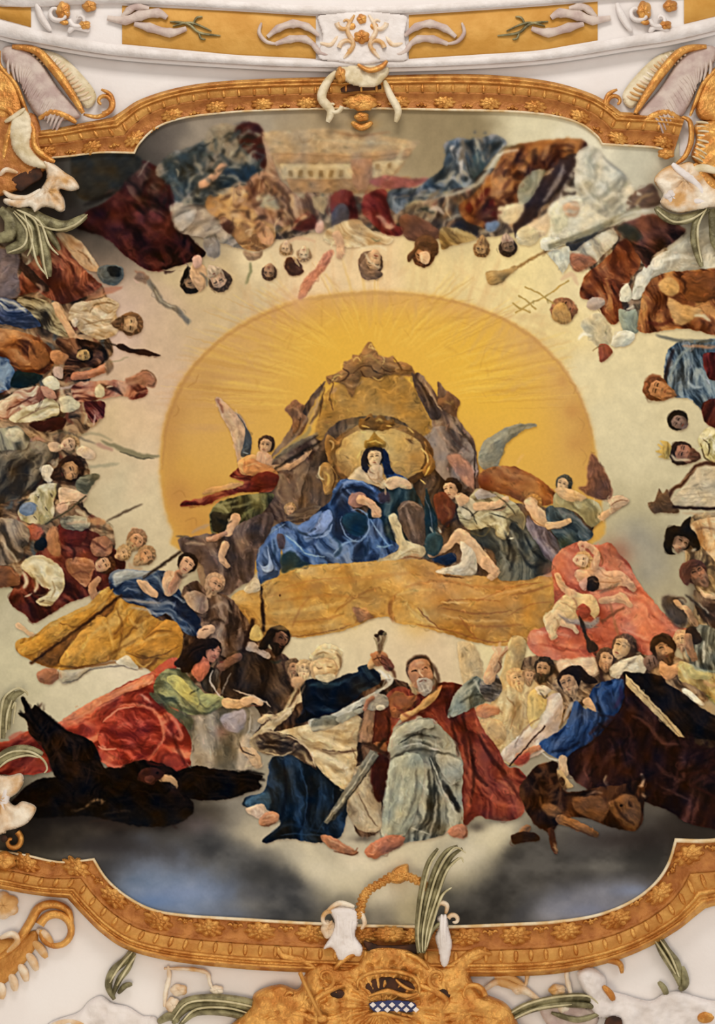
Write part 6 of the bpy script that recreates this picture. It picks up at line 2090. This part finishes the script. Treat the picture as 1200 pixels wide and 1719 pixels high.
# ---------------------------------------------------------------- arch band with ochre panels across the top
def band(L1, L2, h, name, m, parent=None, ed=True, **kw):
    A = crom(L1, False, 8); B = crom(L2, False, 8); n = 60
    f = lambda Q: np.stack([np.interp(np.linspace(0, 1, n), np.linspace(0, 1, len(Q)), Q[:, k]) for k in (0, 1)], 1)
    a, b = f(A), f(B); T = np.array([0, 0, .06, .94, 1, 1]); Hh = np.array([0, .8, 1, 1, .8, 0])*h
    XY = a[:, None]*(1-T[None, :, None])+b[:, None]*T[None, :, None]
    return link(name, S(XY[..., 0], XY[..., 1], np.broadcast_to(Hh, XY.shape[:2])).reshape(-1, 3), grid_faces(n, 6), M[m], parent, smooth=False, **kw)
WT = [(-120, -8), (0, 33), (60, 50), (200, 76), (400, 95), (530, 101), (690, 101), (900, 88), (1050, 62), (1150, 42), (1320, 0)]
WB = [(-120, 22), (0, 60), (60, 72), (200, 94), (400, 108), (530, 113), (690, 113), (900, 102), (1050, 80), (1150, 64), (1320, 20)]
WC = [(x, y+7) for x, y in WB]
UT = [(-120, -75), (0, -40), (200, -12), (400, 3), (530, 10), (690, 9), (900, -6), (1050, -24), (1150, -42), (1320, -80)]
UB = [(-120, -40), (0, 10), (200, 6), (400, 16), (530, 24), (690, 22), (900, 8), (1050, -4), (1150, -8), (1320, -40)]
tr = band([(x, y-150) for x, y in UT], WB, 12, 'trim_1', 'white', kind='structure')
band(UT, UB, 20, 'upper_fillet', 'stucco', tr)
band(WT, WB, 20, 'lower_fillet', 'stucco', tr); band(WB, WC, 9, 'lower_bead', 'white', tr)
def lin_(Lp, x): Lp = np.array(Lp, float); return float(np.interp(x, Lp[:, 0], Lp[:, 1]))
for x0, x1 in ((205, 530), (686, 1003), (-60, 52), (1148, 1260)):
    xs = np.linspace(x0, x1, 8); band([(x, lin_(UB, x)+1) for x in xs], [(x, lin_(WT, x)-1) for x in xs], 14, 'ochre_panel', 'panel', tr)
# ---------------------------------------------------------------- stucco ornaments on the band
def sc_thing(name, x, y, label, cat, group=None): return thing(name, x, y, label, cat, group)
t = sc_thing('stucco_cartouche', 607, 60, 'white and gold stucco cartouche at the middle of the top band', 'ornament')
mb = MB(); mb.relief([(532, 28), (560, 22), (610, 18), (660, 22), (684, 28), (680, 60), (684, 100), (650, 104), (608, 110), (565, 104), (534, 98), (540, 60)], 6, 18, 1.5, 8, None, 1.5); mb.build('backplate', 'stucco', t)
mb = MB()
for sg in (-1, 1):
    mb.scroll(607+sg*28, 38, 14, 90-sg*90, sg*.9, 9, 8, 22); mb.scroll(607+sg*22, 80, 16, 90-sg*90, -sg*.8, 9, 8, 22)
    mb.ridge([(607+sg*12, 25), (607+sg*24, 50), (607+sg*14, 75), (607+sg*30, 98)], 9, 8, 22); mb.ridge([(607+sg*40, 60), (607+sg*52, 75), (607+sg*70, 72)], 9, 7, 20)
mb.build('scrollwork', 'cream', t)
mb = MB(); mb.dome(607, 62, 14, 12, 9, 22, 0, 6); mb.dome(607, 32, 9, 9, 7, 22, 0, 5); mb.dome(590, 44, 8, 7, 5, 22); mb.dome(628, 44, 8, 7, 5, 22); mb.build('gilded_boss', 'gold', t)
for sg, nm in ((-1, 'left'), (1, 'right')):
    t = sc_thing('stucco_acanthus', 607+sg*120, 60, 'cream acanthus scroll on the top band just %s of the cartouche' % nm, 'ornament')
    mb = MB(); X = lambda u: 607+sg*u
    mb.ridge([(X(72), 60), (X(92), 45), (X(115), 40), (X(140), 48), (X(158), 62)], 16, 9, 16, knots=4); mb.ridge([(X(75), 80), (X(95), 66), (X(120), 66), (X(145), 74)], 15, 9, 16, knots=3)
    mb.ridge([(X(140), 74), (X(160), 70), (X(172), 55), (X(168), 38)], 7, 6, 16); mb.ridge([(X(85), 70), (X(70), 88), (X(50), 92)], 10, 7, 18)
    mb.build('acanthus_leaf', 'mauve', t)
for sg, x0, nm in ((-1, 205, 'left'), (1, 1000, 'right')):
    t = sc_thing('stucco_leaf_spray', x0-sg*60, 40, 'pale mauve stucco leaf spray with dark twig, top band, outer %s panel end' % nm, 'ornament')
    X = lambda u: x0-sg*u
    mb = MB(); mb.ridge([(X(-25), 30), (X(5), 34), (X(30), 26), (X(60), 22), (X(75), 30)], 20, 9, 16, knots=4); mb.ridge([(X(20), 40), (X(45), 46), (X(80), 55), (X(108), 48)], 18, 9, 16, knots=3); mb.ridge([(X(0), 28), (X(20), 12), (X(45), 14)], 15, 8, 16, knots=3)
    mb.build('leaf_scroll', 'mauve', t)
    mb = MB(); mb.ridge([(X(80), 36), (X(110), 40), (X(130), 55), (X(165), 60)], 5, 4, 15, taper=True); mb.ridge([(X(85), 44), (X(115), 38), (X(150), 52)], 4, 4, 15); mb.ridge([(X(118), 42), (X(125), 30), (X(135), 28)], 4, 4, 15); mb.ridge([(X(128), 52), (X(132), 64), (X(140), 66)], 4, 4, 15)
    mb.build('twig', 'green', t)
for (x, nm) in ((110, 'left'), (1085, 'right')):
    t = sc_thing('gilt_rocaille', x, 30, 'small white and gold rocaille knot on the top band at far %s' % nm, 'ornament')
    mb = MB(); mb.scroll(x-16, 20, 18, 0, .9, 10, 9, 18); mb.scroll(x+22, 32, 16, 180, -.9, 9, 9, 18); mb.ridge([(x-50, 5), (x-40, 30), (x-25, 52)], 12, 8, 16); mb.ridge([(x+5, 55), (x+15, 45), (x+40, 52)], 11, 8, 16)
    mb.build('scrollwork', 'stucco', t)
    mb = MB(); mb.dome(x-4, 18, 12, 16, 9, 18, 0, 5); mb.dome(x+32, 42, 10, 8, 8, 18, 0, 5); mb.dome(x+40, 10, 12, 10, 8, 16, 0, 5); mb.ridge([(x-14, 30), (x-2, 38), (x+8, 34)], 9, 7, 18); mb.build('gilded_boss', 'gold', t)
t = sc_thing('stucco_pendant', 607, 150, 'cream and gold rocaille pendant crossing the top frame below the cartouche', 'ornament')
mb = MB(); mb.relief([(565, 112), (600, 108), (650, 110), (652, 125), (635, 145), (610, 148), (585, 142), (570, 130)], 10, 14, 2.5, 10, (610, 90, 14, 1.8), 1.5); mb.ridge([(565, 120), (548, 140), (540, 165), (555, 185), (550, 205)], 16, 10, 14); mb.ridge([(645, 135), (655, 160), (668, 185), (664, 205)], 13, 9, 14); mb.scroll(560, 178, 14, 0, .8, 8, 8, 16)
mb.build('shell', 'creamy', t)
mb = MB(); mb.ridge([(600, 108), (620, 118), (640, 112), (650, 102)], 10, 9, 24); mb.dome(572, 126, 9, 14, 9, 20, 0, 5); mb.ridge([(590, 205), (607, 214), (625, 205)], 12, 8, 4); mb.dome(607, 196, 12, 8, 6, 8, 0, 5); mb.dome(607, 172, 26, 14, 6, 12, 0, 9); mb.build('gilding', 'gold', t)
mb = MB(); mb.ridge([(572, 152), (600, 146), (640, 146)], 14, 2, 12); mb.build('hollow_shade', 'dark', t)  # raised dark strip, shade under the shell painted in its colour
# ---------------------------------------------------------------- great ribbed shell wings in the upper corners
def wing(mir, nm):
    X = (lambda u: u) if not mir else (lambda u: 1206-u)
    pm = lambda L_: [(X(a), b) for a, b in L_]
    t = thing('ribbed_shell_wing', X(90), 150, 'gold and mauve ribbed shell wing above the %s corner of the frame' % nm, 'ornament'); sg = -1 if mir else 1
    mb = MB(); mb.relief(pm([(8, 78), (40, 80), (70, 105), (100, 150), (135, 190), (120, 202), (70, 200), (45, 170), (30, 130), (5, 100)]), 10, 3, 2.5, 14, None, 1.5)
    mb.build('shell_ground', 'mauve', t)
    mb = MB(); mb.comb(pm([(15, 95), (50, 110), (80, 150), (112, 190)]), 8, 6, 20, 36, sg, 9, .4); mb.build('shell_rib', 'mauve', t)
    mb = MB(); mb.ridge(pm([(20, 78), (60, 85), (90, 115), (115, 150), (140, 190)]), 16, 10, 10); mb.ridge(pm([(0, 85), (0, 110), (25, 140), (40, 175), (48, 195)]), 8, 8, 8)
    mb.scroll(X(172), 172, 20, 90, -.9*sg, 10, 9, 6); mb.ridge(pm([(140, 192), (165, 196), (188, 182), (186, 160), (170, 150)]), 9, 8, 6); mb.relief(pm([(-60, 110), (10, 115), (32, 150), (38, 190), (15, 205), (-60, 205)]), 12, 2, 2.5, 14)
    mb.ridge(pm([(65, 200), (85, 188), (110, 194), (128, 206)]), 13, 8, 8); mb.build('gilded_ridge', 'gold', t)
    mb = MB(); mb.comb(pm([(66, 80), (100, 98), (130, 128), (156, 160)]), 8, 7, 15, 24, -sg*-1, 3, -.3); mb.build('gilded_comb', 'cream', t)
    mb = MB(); mb.relief(pm([(58, 84), (100, 92), (140, 128), (162, 162), (145, 182), (118, 150), (92, 115)]), 5, 2, 2.5, 8); mb.build('comb_ground', 'creamy', t)
    return t
wing(False, 'upper left'); wing(True, 'upper right')
# ---------------------------------------------------------------- left rocaille
t = thing('rocaille_scroll', 50, 280, 'large cream rocaille scroll with a dark opening at the left edge over the fresco corner', 'ornament')
mb = MB(); mb.relief([(-60, 200), (20, 195), (55, 190), (68, 215), (70, 250), (90, 268), (60, 300), (30, 320), (-60, 330)], 8, 8, 2.5, 12, None, 2.5); mb.build('gilded_ground', 'brown', t)
mb = MB(); mb.ridge([(40, 195), (55, 215), (58, 245), (75, 262), (92, 272)], 12, 8, 12); mb.ridge([(-20, 175), (20, 190), (10, 240), (5, 270)], 12, 7, 12); mb.build('gilding', 'gold', t)
mb = MB(); mb.relief([(18, 200), (35, 190), (42, 182), (52, 195), (55, 220), (52, 245), (68, 265), (85, 280), (72, 285), (45, 278), (25, 260), (16, 235)], 16, 10, 2, 12, (70, 210, 16, 1.2), 1); mb.ridge([(8, 205), (25, 195), (42, 182)], 9, 8, 16); mb.build('curled_shell', 'creamy', t)
mb = MB(); mb.relief([(20, 298), (45, 285), (65, 280), (72, 288), (70, 300), (50, 312), (35, 322), (22, 312)], 3, 14, 1.5, 6); mb.build('opening_shade', 'dark', t)  # no real hole: a dark raised patch painted as its inner shade
mb = MB(); mb.relief([(72, 270), (90, 275), (110, 290), (125, 300), (133, 316), (118, 321), (100, 318), (108, 335), (109, 352), (100, 356), (88, 350), (72, 348), (58, 358), (50, 348), (30, 350), (8, 342), (8, 332), (35, 334), (58, 325), (74, 308), (78, 292)], 16, 12, 1.8, 10, (80, 318, 10, 1.6), 3, 8); mb.ridge([(5, 320), (20, 330), (45, 332), (68, 318)], 10, 9, 14)
mb.ridge([(0, 295), (10, 285), (30, 290)], 9, 8, 14); mb.build('shell_fringe', 'cream', t, label='cream shell fringe with gold edges')
# right rocaille
t = thing('rocaille_scroll', 1150, 300, 'cream and gold rocaille with a pink tinge at the upper right edge over the fresco', 'ornament')
mb = MB(); mb.relief([(1098, 305), (1105, 290), (1122, 278), (1140, 275), (1160, 272), (1180, 290), (1200, 310), (1260, 320), (1260, 350), (1200, 348), (1180, 352), (1160, 355), (1140, 358), (1120, 352), (1108, 340), (1112, 325)], 16, 10, 1.8, 12, (1150, 300, 9, 2), 3, 9); mb.build('shell_fringe', 'cream', t)
mb = MB(); mb.ridge([(1128, 275), (1145, 290), (1165, 305), (1180, 325)], 14, 9, 22); mb.dome(1128, 330, 13, 12, 8, 20, 0, 5); mb.ridge([(1145, 345), (1170, 338), (1200, 342)], 12, 8, 18); mb.build('white_highlight_ridge', 'stucco', t)
mb = MB(); mb.ridge([(1145, 196), (1158, 205), (1160, 235), (1150, 262), (1135, 275)], 10, 9, 10); mb.dome(1118, 258, 14, 9, 8, 8, 0, 6); mb.ridge([(1165, 275), (1185, 300), (1210, 318), (1260, 325)], 18, 8, 16); mb.relief([(1165, 210), (1200, 200), (1260, 200), (1260, 320), (1210, 310), (1175, 280), (1160, 262), (1168, 235)], 8, 6, 2.5, 12, (1280, 180, 40, 2), 2); mb.build('gilding', 'gold', t)
mb = MB(); mb.comb([(1168, 205), (1170, 235), (1162, 262)], 8, 6, 9, 22, -1, 10, .2); mb.ridge([(1160, 288), (1180, 282), (1210, 290)], 14, 5, 20); mb.build('comb', 'creamy', t)
# ---------------------------------------------------------------- palm leaves
def frond(px, py, label, blades, ribs=(), group=None, w=11, h=8, base=4, name='palm_frond'):
    t = thing(name, px, py, label, 'palm leaf', group)
    for b in blades:
        ww = w
        if isinstance(b[0], (int, float)): ww = b[0]; b = b[1]
        MB().ridge(b, ww, h, base, 9, True, k=5).build('leaf_blade', 'green', t)
    if ribs:
        for b in ribs: MB().ridge(b, 4.2, 4, base+h-1, 5).build('leaf_rib', 'pale', t)
    return t
frond(60, 400, 'drooping olive palm frond below the cream rocaille at the left edge', [(20, [(25, 350), (60, 365), (70, 400), (78, 440), (82, 465)]), (22, [(20, 350), (45, 375), (55, 405), (60, 430)]), (26, [(10, 350), (35, 380), (38, 410), (10, 420)]), (20, [(50, 352), (75, 370), (110, 380), (145, 362)]), (24, [(0, 350), (18, 370), (15, 395), (-10, 400)]), (12, [(60, 360), (85, 395), (100, 420)])],
      [[(28, 352), (58, 370), (68, 405), (74, 445), (80, 468)], [(30, 352), (66, 372), (82, 410), (98, 428)], [(60, 376), (95, 386), (125, 378), (147, 360)], [(22, 356), (44, 386), (40, 412), (14, 424)], [(24, 354), (50, 380), (54, 410), (46, 430)], [(40, 355), (52, 400), (62, 440), (78, 462)]], h=10, base=10)
frond(1170, 400, 'slender olive palm leaf hanging in front of the white robe at the right edge', [(14, [(1188, 348), (1170, 370), (1165, 400), (1172, 430), (1178, 448)]), (18, [(1100, 348), (1120, 365), (1150, 368), (1190, 352)]), (22, [(1195, 350), (1200, 380), (1205, 410), (1230, 430)])],
      [[(1186, 350), (1172, 378), (1172, 410), (1178, 440)], [(1102, 352), (1130, 372), (1160, 368), (1186, 352)]], h=8, base=10)
frond(25, 1195, 'curled pale green palm tip at the left edge above the eagle wing', [(16, [(5, 1240), (4, 1200), (10, 1175), (25, 1160)]), (13, [(14, 1225), (14, 1195), (22, 1170), (40, 1160)])], [[(0, 1240), (2, 1195), (8, 1170), (22, 1158)], [(10, 1230), (12, 1200), (20, 1175)], [(15, 1162), (30, 1155), (44, 1162), (46, 1168)], [(20, 1190), (26, 1180), (22, 1215)]], h=8, base=8)
frond(45, 1275, 'curved olive palm tip at the left edge beneath the red cloak', [(18, [(-10, 1290), (10, 1272), (40, 1262), (66, 1268)]), (16, [(-10, 1278), (15, 1262), (45, 1258), (72, 1266)])], [[(-5, 1275), (20, 1262), (50, 1262), (72, 1275), (79, 1290), (74, 1298)], [(-5, 1292), (15, 1276), (45, 1268), (65, 1272)]], h=8, base=8)
frond(205, 1640, 'small olive palm sprig hanging under the frame at lower left', [(14, [(222, 1592), (212, 1610), (190, 1630), (182, 1655), (192, 1678)]), (11, [(226, 1600), (215, 1625), (200, 1645), (190, 1670)]), (10, [(222, 1652), (210, 1655), (198, 1668)])], [[(222, 1598), (200, 1624), (184, 1650)], [(228, 1604), (212, 1628), (196, 1655)]], name='palm_sprig', h=7)
frond(1120, 1620, 'small olive palm sprig hanging under the frame at lower right', [(12, [(1098, 1572), (1112, 1600), (1130, 1628), (1145, 1660)]), (12, [(1106, 1570), (1120, 1595), (1138, 1620), (1140, 1655)]), (14, [(1145, 1622), (1150, 1650), (1140, 1662)]), (11, [(1105, 1648), (1115, 1660), (1120, 1675)])], [[(1100, 1580), (1118, 1608), (1134, 1635)], [(1108, 1578), (1126, 1606), (1140, 1640)]], name='palm_sprig', h=7)
frond(370, 1690, 'dark olive palm wreath along the bottom edge left of the gilded cartouche', [(16, [(285, 1712), (310, 1682), (360, 1676), (420, 1684), (470, 1706), (490, 1719)]), (14, [(290, 1719), (315, 1692), (360, 1686), (415, 1692), (455, 1715)]), (15, [(265, 1716), (285, 1706), (300, 1716)]), (13, [(300, 1722), (330, 1700), (380, 1700), (420, 1712), (440, 1730)])], [[(290, 1712), (315, 1684), (365, 1680), (430, 1692), (475, 1712)], [(305, 1716), (330, 1694), (380, 1692), (420, 1702)]], name='palm_wreath', h=9)
frond(930, 1690, 'dark olive palm wreath along the bottom edge right of the gilded cartouche', [(15, [(842, 1712), (880, 1690), (930, 1678), (980, 1674), (1010, 1690)]), (12, [(850, 1716), (890, 1696), (940, 1686), (1000, 1690), (1020, 1710)]), (11, [(925, 1700), (970, 1712), (1010, 1700)])], [[(846, 1708), (885, 1686), (935, 1674), (985, 1672), (1005, 1686)], [(860, 1712), (900, 1694), (960, 1686)]], name='palm_wreath', h=9)
# ---------------------------------------------------------------- lower left rocaille
t = thing('rocaille_scroll', 25, 1380, 'white and gold rocaille with curled tips at the left edge below the eagle', 'ornament')
mb = MB(); mb.relief([(-60, 1300), (10, 1302), (35, 1298), (40, 1312), (30, 1330), (15, 1342), (25, 1352), (38, 1345), (58, 1352), (60, 1362), (48, 1380), (30, 1390), (10, 1395), (5, 1400), (-60, 1405)], 15, 10, 1.8, 10, (0, 1345, 9, 1.8), 2.5, 9); mb.build('shell_fringe', 'cream', t)
mb = MB(); mb.ridge([(0, 1310), (8, 1330), (4, 1355), (0, 1390)], 18, 10, 16); mb.build('white_ridge', 'stucco', t)
mb = MB(); mb.scroll(20, 1412, 18, -60, .9, 11, 10, 10); mb.dome(5, 1445, 22, 16, 10, 12, 0, 7); mb.build('gilded_volute', 'gold', t)
mb = MB(); mb.dome(7, 1408, 6, 6, 3, 16); mb.build('hollow_shade', 'dark', t)  # dark dome, the shade inside the volute as colour
# gold comb ornament lower left
t = thing('gilded_comb_ornament', 60, 1580, 'gilded comb shaped rocaille with a round ring at the lower left corner', 'ornament')
mb = MB(); mb.ridge([(120, 1560), (115, 1530), (90, 1518), (65, 1525), (50, 1550), (30, 1580), (10, 1600), (-20, 1620)], 16, 10, 3); mb.scroll(93, 1562, 28, 200, .95, 16, 10, 3, .9); mb.build('gilded_ridge', 'gold', t)
mb = MB(); mb.comb([(62, 1560), (50, 1590), (30, 1620), (5, 1645), (-20, 1660)], 8, 7, 7, lambda q: 34-10*q, -1, 2, .5, .8); mb.ridge([(0, 1575), (20, 1568), (30, 1580), (10, 1600)], 12, 9, 6); mb.dome(5, 1520, 26, 22, 8, 2, 0, 6); mb.build('gilded_tooth', 'cream', t)
mb = MB(); mb.relief([(-60, 1570), (20, 1575), (60, 1562), (60, 1590), (30, 1630), (0, 1655), (-60, 1665)], 6, 0, 2.5, 12); mb.build('ground', 'ochre', t)
# gold fretwork under the frame
for x, nm, sg in ((320, 'left', 1), (915, 'right', -1)):
    t = thing('gilded_fretwork', x, 1650, 'thin gilded fretwork hanging from the frame %s of the cartouche' % nm, 'ornament')
    X = lambda u: x+sg*u; mb = MB()
    mb.ridge([(X(-38), 1622), (X(-36), 1640), (X(-42), 1665), (X(-44), 1690)], 10, 6, 2, knots=4); mb.ridge([(X(-45), 1626), (X(-15), 1626), (X(10), 1628), (X(28), 1634), (X(32), 1650), (X(38), 1662)], 9, 6, 2, knots=6); mb.dome(X(-20), 1662, 14, 10, 6, 2, 0, 5); mb.dome(X(-30), 1688, 12, 14, 6, 2, 0, 5); mb.dome(X(44), 1662, 11, 8, 5, 2, 0, 5)
    mb.build('fret_scroll', 'cream', t)
# ---------------------------------------------------------------- central gilded cartouche
t = thing('gilded_cartouche', 640, 1670, 'large gilded cartouche with a blue and white checked shield at the bottom centre', 'cartouche')
mb = MB(); mb.relief([(400, 1760), (420, 1690), (430, 1665), (470, 1652), (500, 1660), (515, 1630), (545, 1612), (580, 1622), (600, 1612), (620, 1590), (650, 1586), (690, 1592), (720, 1612), (750, 1620), (775, 1600), (800, 1588), (820, 1592), (828, 1605), (800, 1615), (790, 1640), (810, 1665), (850, 1685), (870, 1719), (880, 1760)], 22, 6, 2.0, 22, (640, 1690, 22, 2.2), 6, 14); mb.build('shell_body', 'gold', t)
mb = MB()
for sg in (-1, 1):
    X = lambda u: 640+sg*u
    mb.scroll(X(95), 1642, 20, 90, sg*.9, 11, 10, 24); mb.ridge([(X(50), 1650), (X(85), 1662), (X(110), 1680), (X(100), 1700)], 13, 12, 22); mb.ridge([(X(60), 1700), (X(100), 1712), (X(150), 1700), (X(190), 1712)], 15, 10, 20); mb.ridge([(X(110), 1625), (X(135), 1612), (X(165), 1605), (X(175), 1590)], 14, 10, 14); mb.scroll(X(150), 1672, 24, 0, -sg*.8, 11, 9, 22); mb.dome(X(120), 1708, 10, 9, 5, 24); mb.ridge([(X(40), 1600), (X(62), 1610), (X(80), 1628)], 10, 8, 24)
mb.ridge([(600, 1658), (602, 1645), (620, 1634), (655, 1630), (690, 1638), (702, 1652), (704, 1668)], 9, 10, 28); mb.ridge([(620, 1672), (650, 1664), (680, 1672), (700, 1668)], 12, 8, 30, knots=3); mb.ridge([(612, 1706), (640, 1700), (660, 1706), (690, 1712)], 10, 8, 28)
mb.build('scrollwork', 'gold', t)
mb = MB(); mb.relief([(613, 1664), (615, 1650), (635, 1640), (665, 1640), (690, 1648), (698, 1660), (680, 1668), (640, 1664), (625, 1672)], 3, 28, 1.5, 5); mb.build('opening_shade', 'dark', t)  # dark patch laid on the body, painted shade instead of a cut hole
for hx, hy in ((566, 1668), (745, 1668)): MB().dome(hx, hy, 13, 8, 3, 27, 10).build('hollow_shade', 'dark', t)  # dark domes whose colour imitates shaded cavities
mb = MB(); mb.ridge([(664, 1644), (672, 1652), (685, 1660), (694, 1662)], 6, 5, 32); mb.build('small_curl', 'gold', t)
mb = MB(); mb.relief([(618, 1684), (640, 1679), (670, 1678), (696, 1682), (700, 1692), (692, 1700), (660, 1699), (628, 1700)], 4, 31, 1.5, 5); sh = mb.build('shield', 'blue', t, label='dark blue shield with white lozenges')
mb = MB()
for i in range(5):
    for j in range(2):
        x = 626+i*16+j*8; y = 1687+j*8
        V = S(np.array([x-5.5, x, x+5.5, x]), np.array([y, y-4.8, y, y+4.8]), np.full(4, 36.5)); mb.add(V, np.array([[0, 1, 2, 3]]))
mb.build('white_lozenges', 'stucco', sh, smooth=False)
# arch of gilded beads above
pa = crom([(604, 1535), (608, 1512), (618, 1495), (640, 1482), (660, 1470), (680, 1470), (700, 1478), (722, 1492)], False, 8)
mb = MB()
for i in range(0, len(pa), 3): mb.dome(pa[i][0], pa[i][1], 8.5, 7.5, 6, 22, 0, 5, .3, 15, 5)
mb.ridge([(604, 1535), (608, 1512), (618, 1495), (640, 1482), (660, 1470), (680, 1470), (700, 1478), (722, 1492)], 6, 5, 20); mb.relief([(652, 1478), (658, 1462), (668, 1454), (684, 1450), (686, 1462), (684, 1476), (668, 1484)], 9, 18, 1.8, 6, None, 2, 6); mb.build('bead_arch', 'gold', t)
mb = MB(); mb.dome(655, 1568, 26, 13, 9, 14, 0, 12, .25, 40, 6); mb.dome(655, 1566, 11, 6, 6, 22); mb.build('gilded_boss', 'gold', t)
mb = MB(); mb.relief([(610, 1578), (640, 1586), (690, 1584), (718, 1580), (712, 1598), (680, 1606), (640, 1604), (618, 1600)], 2, 18, 2, 5); mb.build('recess_shade', 'dark', t)  # flat dark patch, shade below the boss painted on
for sg, px_ in ((-1, 575), (1, 740)):
    ww = 1.0 if sg < 0 else .62
    mb = MB(); q = lambda L_: [(px_+a*ww, b) for a, b in L_]
    mb.relief(q([(-22, 1526), (0, 1520), (24, 1528), (26, 1550), (22, 1570), (34, 1590), (30, 1606), (14, 1606), (2, 1616), (-8, 1612), (-18, 1592), (-34, 1594), (-20, 1570), (-14, 1548)]) if sg < 0 else q([(-10, 1540), (14, 1536), (22, 1560), (30, 1580), (28, 1600), (18, 1622), (0, 1622), (-8, 1596), (-16, 1572), (-6, 1556)]), 12, 22, 1.8, 14, None, 3, 9); [mb.ridge(q([(u, 1535), (u*.8, 1560), (u*1.1, 1590)]), 7, 4, 31) for u in ((-9, 4, 16) if sg < 0 else (2, 12))]; mb.build('white_scroll', 'stucco', t, label='white stucco scroll')
    mb = MB(); mb.scroll(px_+sg*-0-22*ww if sg < 0 else px_+22, 1545, 17 if sg < 0 else 11, -60 if sg < 0 else 200, -.8 if sg < 0 else .8, 9, 9, 20)
    mb.ridge([(px_-25, 1528), (px_-5, 1516), (px_+20, 1522)] if sg < 0 else [(px_-12, 1532), (px_-2, 1516), (px_+10, 1520), (px_+8, 1534)], 9, 8, 26)
    if sg < 0: mb.dome(px_-24, 1560, 12, 15, 8, 16, 0, 5); mb.ridge([(602, 1520), (608, 1535), (612, 1550), (606, 1560)], 8, 7, 22)
    mb.build('gilt_edge', 'cream', t)
frond(735, 1500, 'tall olive palm frond rising from the gilded cartouche across the frame', [(9, [(702, 1600), (700, 1560), (706, 1500), (718, 1450), (735, 1424)]), (9, [(706, 1600), (706, 1560), (715, 1510), (730, 1460), (748, 1430), (768, 1420)]), (10, [(710, 1600), (712, 1565), (724, 1520), (738, 1475), (756, 1440), (776, 1424)]), (8, [(712, 1600), (720, 1560), (735, 1500), (750, 1460), (770, 1440)]), (8, [(714, 1590), (724, 1550), (738, 1510), (748, 1495)]), (8, [(714, 1595), (722, 1568), (735, 1552), (745, 1552)])],
      [[(704, 1598), (702, 1560), (710, 1500), (722, 1452), (738, 1428)], [(709, 1598), (710, 1562), (720, 1512), (736, 1462), (762, 1424), (782, 1432)], [(713, 1596), (718, 1556), (734, 1505), (750, 1462), (772, 1440), (778, 1448)], [(716, 1590), (728, 1545), (742, 1504), (758, 1490)]], h=8, base=26)
# dry twig on left of cartouche
t = thing('thin_rod', 525, 1690, 'thin grey gilded rod slanting across the left of the cartouche', 'rod'); mb = MB(); mb.ridge([(503, 1632), (520, 1670), (540, 1708)], 7, 6, 34, taper=False); mb.build('rod', 'ochre', t); mb = MB(); mb.dome(541, 1710, 9, 7, 6, 34); mb.build('rod_knob', 'gold', t)
# ---------------------------------------------------------------- white stucco foliage, lower corners
t = thing('stucco_cloud_relief', 1090, 1680, 'billowing white stucco cloud at the lower right corner', 'ornament')
mb = MB(); mb.relief([(968, 1635), (990, 1622), (1015, 1640), (1020, 1660), (1050, 1670), (1090, 1680), (1115, 1668), (1140, 1664), (1165, 1672), (1200, 1680), (1260, 1680), (1260, 1770), (1060, 1770), (1040, 1720), (1000, 1705), (985, 1675)], 16, 0, 2.2, 14, None, 7, 20); mb.build('stucco_cloud', 'stucco', t)
mb = MB(); mb.ridge([(1012, 1655), (1024, 1668), (1030, 1680)], 12, 6, 14); mb.ridge([(994, 1616), (1020, 1612), (1040, 1618), (1044, 1634)], 11, 8, 4); mb.dome(1185, 1708, 16, 10, 5, 14); mb.build('gilding', 'gold', t)
mb = MB(); mb.relief([(1016, 1712), (1030, 1704), (1045, 1712), (1040, 1740), (1015, 1740)], 3, 17, 1.8, 5); mb.build('hollow_shade', 'dark', t)  # dark raised patch, colour stands in for shade between the billows
t = thing('stucco_cloud_relief', 200, 1700, 'flat white stucco foliage at the lower left edge beside the sprig', 'ornament')
mb = MB(); mb.relief([(130, 1700), (150, 1680), (170, 1672), (190, 1684), (215, 1690), (240, 1705), (265, 1712), (270, 1770), (60, 1770), (80, 1720)], 10, 0, 2.2, 12, None, 5, 16); mb.build('stucco_cloud', 'stucco', t)
mb = MB(); mb.ridge([(85, 1722), (115, 1716), (145, 1722)], 12, 6, 6); mb.build('gilding', 'cream', t)
t = thing('ochre_rocaille', 860, 1655, 'mauve and ochre stucco scroll just under the frame right of the cartouche', 'ornament')
mb = MB(); mb.ridge([(812, 1662), (835, 1648), (860, 1655), (885, 1665), (905, 1680)], 18, 8, 2, knots=3); mb.ridge([(830, 1640), (855, 1640), (880, 1655)], 12, 7, 2); mb.build('scroll', 'cream', t)
mb = MB(); mb.relief([(905, 1690), (940, 1685), (985, 1692), (1005, 1705), (990, 1730), (930, 1730)], 5, 0, 2.2, 8, (950, 1640, 20, 1)); mb.build('shell_ground', 'mauve', t)
